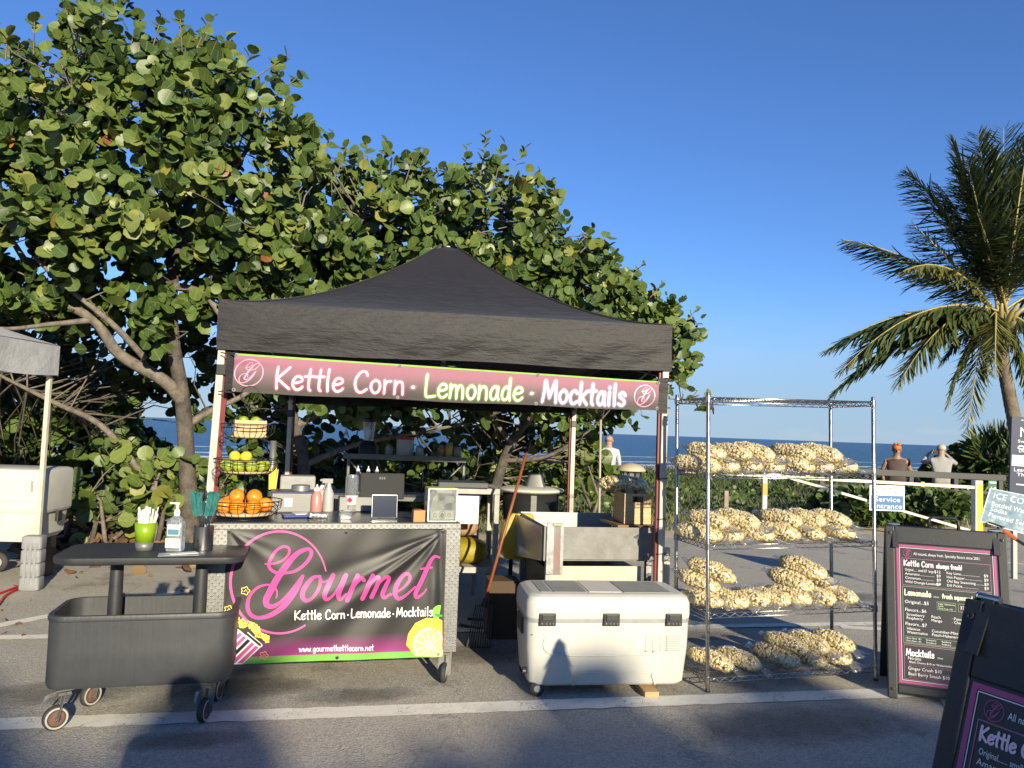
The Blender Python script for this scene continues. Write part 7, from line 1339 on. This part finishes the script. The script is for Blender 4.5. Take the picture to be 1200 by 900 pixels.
# figures face local -Y
def hands(t, J, m_):
    for s, sg in (('L', -1), ('R', 1)):
        a = Vector(J['wr' + s]); b = Vector(J['ha' + s]); d = (b - a).normalized(); sd = d.orthogonal().normalized(); up = d.cross(sd); m = MB()
        for k in range(4): st = b + sd * (k - 1.5) * .02; m.tube([st, st + d * .035 + up * .006, st + d * (.065 - .006 * abs(k - 1.5)) + up * .02], [.010, .009, .007], 6)
        st = b - sd * .035 - d * .02; m.tube([st, st - sd * .022 + d * .022, st - sd * .02 + d * .048], [.011, .010, .007], 6); m.build('fingers', m_, t, smooth=True)
def head_bits(t, m_, back=False):
    m = MB(); [m.ell((s * .083, .005, 1.645), (.014, .022, .032), 8, 6) for s in (-1, 1)]; m.ell((0, -.088, 1.635), (.014, .02, .024), 8, 6); m.build('ears_and_nose', m_, t, smooth=True)
    m = MB(); [m.ell((s * .031, -.076, 1.665), (.012, .008, .007), 8, 5) for s in (-1, 1)]; m.build('eyes', mat('eye_dark', (.03, .02, .015), .3), t, smooth=True); m = MB(); m.ell((0, -.078, 1.595), (.024, .008, .006), 8, 5); m.build('mouth', mat('lip', (.25, .09, .07), .5), t, smooth=True)
def stand(px, py_head, Y, top=1.77, k=1.): p = at(px, py_head, Y); return (p.x, Y, p.z - top * k)
# man in a white shirt looking out to sea
J = joints(((-.24, .0, 1.16), (-.22, -.12, .98), (-.20, -.20, .95)), ((.24, .0, 1.16), (.22, -.12, .98), (.20, -.20, .95)))
wsh, wpt = mat('white_shirt', (.44, .44, .46), .8, bump=.4, bscale=14), mat('khaki', (.28, .23, .16), .8)
def sl1(c): return 2 if c.z < .97 and abs(c.x) < .2 and c.y > -.1 else (0 if c.z > 1.49 or (abs(c.x) > .17 and c.z < 1.1) else 1)
t = person('man in a white shirt facing the sea behind the kettle', stand(714, 510, 17.0), R(170), J, ED, rads(), sl1, [skinm, wsh, wpt]); head_bits(t, skinm); hands(t, J, skinm)
m = MB(); m.ell((0, .012, 1.685), (.088, .098, .075), 14, 9); m.build('hair', mat('thin_grey_hair', (.34, .22, .14), .8), t, smooth=True)
# woman with an orange scarf
J = joints(((-.29, .04, 1.17), (-.26, -.06, .98), (-.22, -.12, .95)), ((.29, .04, 1.17), (.26, -.06, .98), (.22, -.12, .95)))
btop, bsk = mat('brown_top', (.055, .03, .025), .7), mat('dark_skirt', (.05, .04, .04), .8)
def sl2(c): return 2 if c.z < .95 and abs(c.x) < .22 else (0 if c.z > 1.44 or abs(c.x) > .185 else 1)
t = person('person in a brown sleeveless top and orange headscarf by the rail', stand(1051, 521, 16.6), R(-18), J, ED, rads(belly=(.19, .15), chest=(.195, .15), pelvis=(.2, .16)), sl2, [skin2, btop, bsk]); head_bits(t, skin2); hands(t, J, skin2)
m = MB(); m.ell((0, .015, 1.70), (.10, .112, .085), 14, 9); m.ell((.03, -.05, 1.775), (.05, .04, .03), 10, 7); m.ell((-.03, -.03, 1.78), (.045, .04, .028), 10, 7); m.build('headscarf', mat('orange_scarf', (.40, .13, .03), .7, bump=.6, bscale=25, var=.3), t, smooth=True)
# person in grey raising a camera
J = joints(((-.34, -.16, 1.36), (-.17, -.30, 1.56), (-.10, -.33, 1.60)), ((.34, -.16, 1.36), (.17, -.30, 1.56), (.10, -.33, 1.60)))
gsh = mat('grey_shirt', (.28, .28, .275), .8, bump=.4, bscale=14)
def sl3(c): return 2 if c.z < .97 and abs(c.x) < .22 and c.y > -.1 else (0 if (c.z > 1.50 and abs(c.x) < .12 and c.y > -.2) or (c.y < -.27) else 1)
t = person('person in a pale grey shirt and cap raising a camera to the sea', stand(1103, 521, 16.8), R(165), J, ED, rads(), sl3, [skinm, gsh, wpt]); head_bits(t, skinm); hands(t, J, skinm)
m = MB(); m.ell((0, .01, 1.70), (.094, .104, .078), 14, 9); m.loft([[Vector((.085 * cos(a), -.07 - .085 * max(0, -sin(a)), 1.695 + z)) for a in np.linspace(0, 2 * pi, 13)[:-1]] for z in (0, .01)]); m.build('cap', mat('beige_cap', (.42, .38, .30), .8), t, smooth=True)
cm_ = Vector(t.location) + Matrix.Rotation(R(165), 3, 'Z') @ Vector((0, -.37, 1.62)); simple('photo_camera', 'black camera held up by the person in grey', 'camera', cm_, R(165), [('camera_body', B(((0, 0, 0), (.14, .07, .09))), blackpl, .008), ('lens', L([(.036, 0), (.036, .09), (.03, .095)], 16, (0, -.035, 0), (0, -1, 0)), blackpl)])
# the photographer, just behind the lens (only the shadow shows)
J = joints(((-.30, -.10, 1.22), (-.10, -.28, 1.46), (-.07, -.32, 1.50)), ((.30, -.10, 1.22), (.10, -.28, 1.46), (.07, -.32, 1.50)))
t = person('photographer whose shadow falls on the dark serving cart', (0.17, -.42, 0), R(180), J, ED, rads(), sl1, [skinm, mat('navy_shirt', (.05, .06, .10), .8), wpt]); head_bits(t, skinm); hands(t, J, skinm); m = MB(); m.ell((0, .012, 1.69), (.092, .102, .08), 14, 9); m.build('hair', mat('dark_hair', (.05, .035, .025), .8), t, smooth=True)
simple('phone', 'phone held up by the photographer', 'phone', (.15, -.085, 1.53), 0, [('case', B(((0, 0, 0), (.15, .009, .075))), blackpl, .003)])

# ================================================================== TREES ACROSS THE LOT (their shade reaches the foreground)
hd_ = np.array([LD.x, LD.y]); hd_ = hd_ / np.linalg.norm(hd_); te_ = math.tan(elev)
for k, (lx, ly, hgt, rx) in enumerate(((1.7, 4.1, 8.25, 2.6), (-.7, 3.98, 8.0, 2.6), (-3.2, 3.3, 7.9, 2.6), (4.0, 4.15, 8.6, 2.6), (7.5, 3.8, 8.7, 3.0))):
    x, y = np.array([lx, ly]) - hd_ * hgt * .96 / te_          # the tip of the crown's shade falls at lx, ly
    base = np.array([x, y, 0.]); n = 150; d = norm(rng.normal(0, 1, (n, 3))); C = base + (0, 0, hgt * .62) + d * (rx, rx, hgt * .36) * rng.uniform(.35, 1, (n, 1)) ** .5
    tr = [(Vector((x, y, 0)), .28), (Vector((x + .2, y, hgt * .3)), .22), (Vector((x, y, hgt * .7)), .08)]
    br = [[(Vector((x + .1, y, hgt * .35)), .12), (Vector(C[i] * .5 + (base + (0, 0, hgt * .5)) * .5), .07), (Vector(C[i]), .02)] for i in range(14)]
    tree('shade_tree', f'shade tree across the lot behind the viewer, number {k + 1} in the row' if False else ['shade tree behind the viewer, its shade on the foreground right of centre', 'shade tree behind the viewer, its shade on the foreground centre', 'shade tree behind the viewer, its shade on the lower left', 'shade tree behind the viewer, its shade in front of the folding signs', 'farthest right shade tree behind the viewer'][k], 'tree', (x, y, 0.), [tr] + br, [clusters(C, base + (0, 0, hgt * .5), (9, 13), (.45, .7), spread=.5)], 0, 'trees across the parking lot')
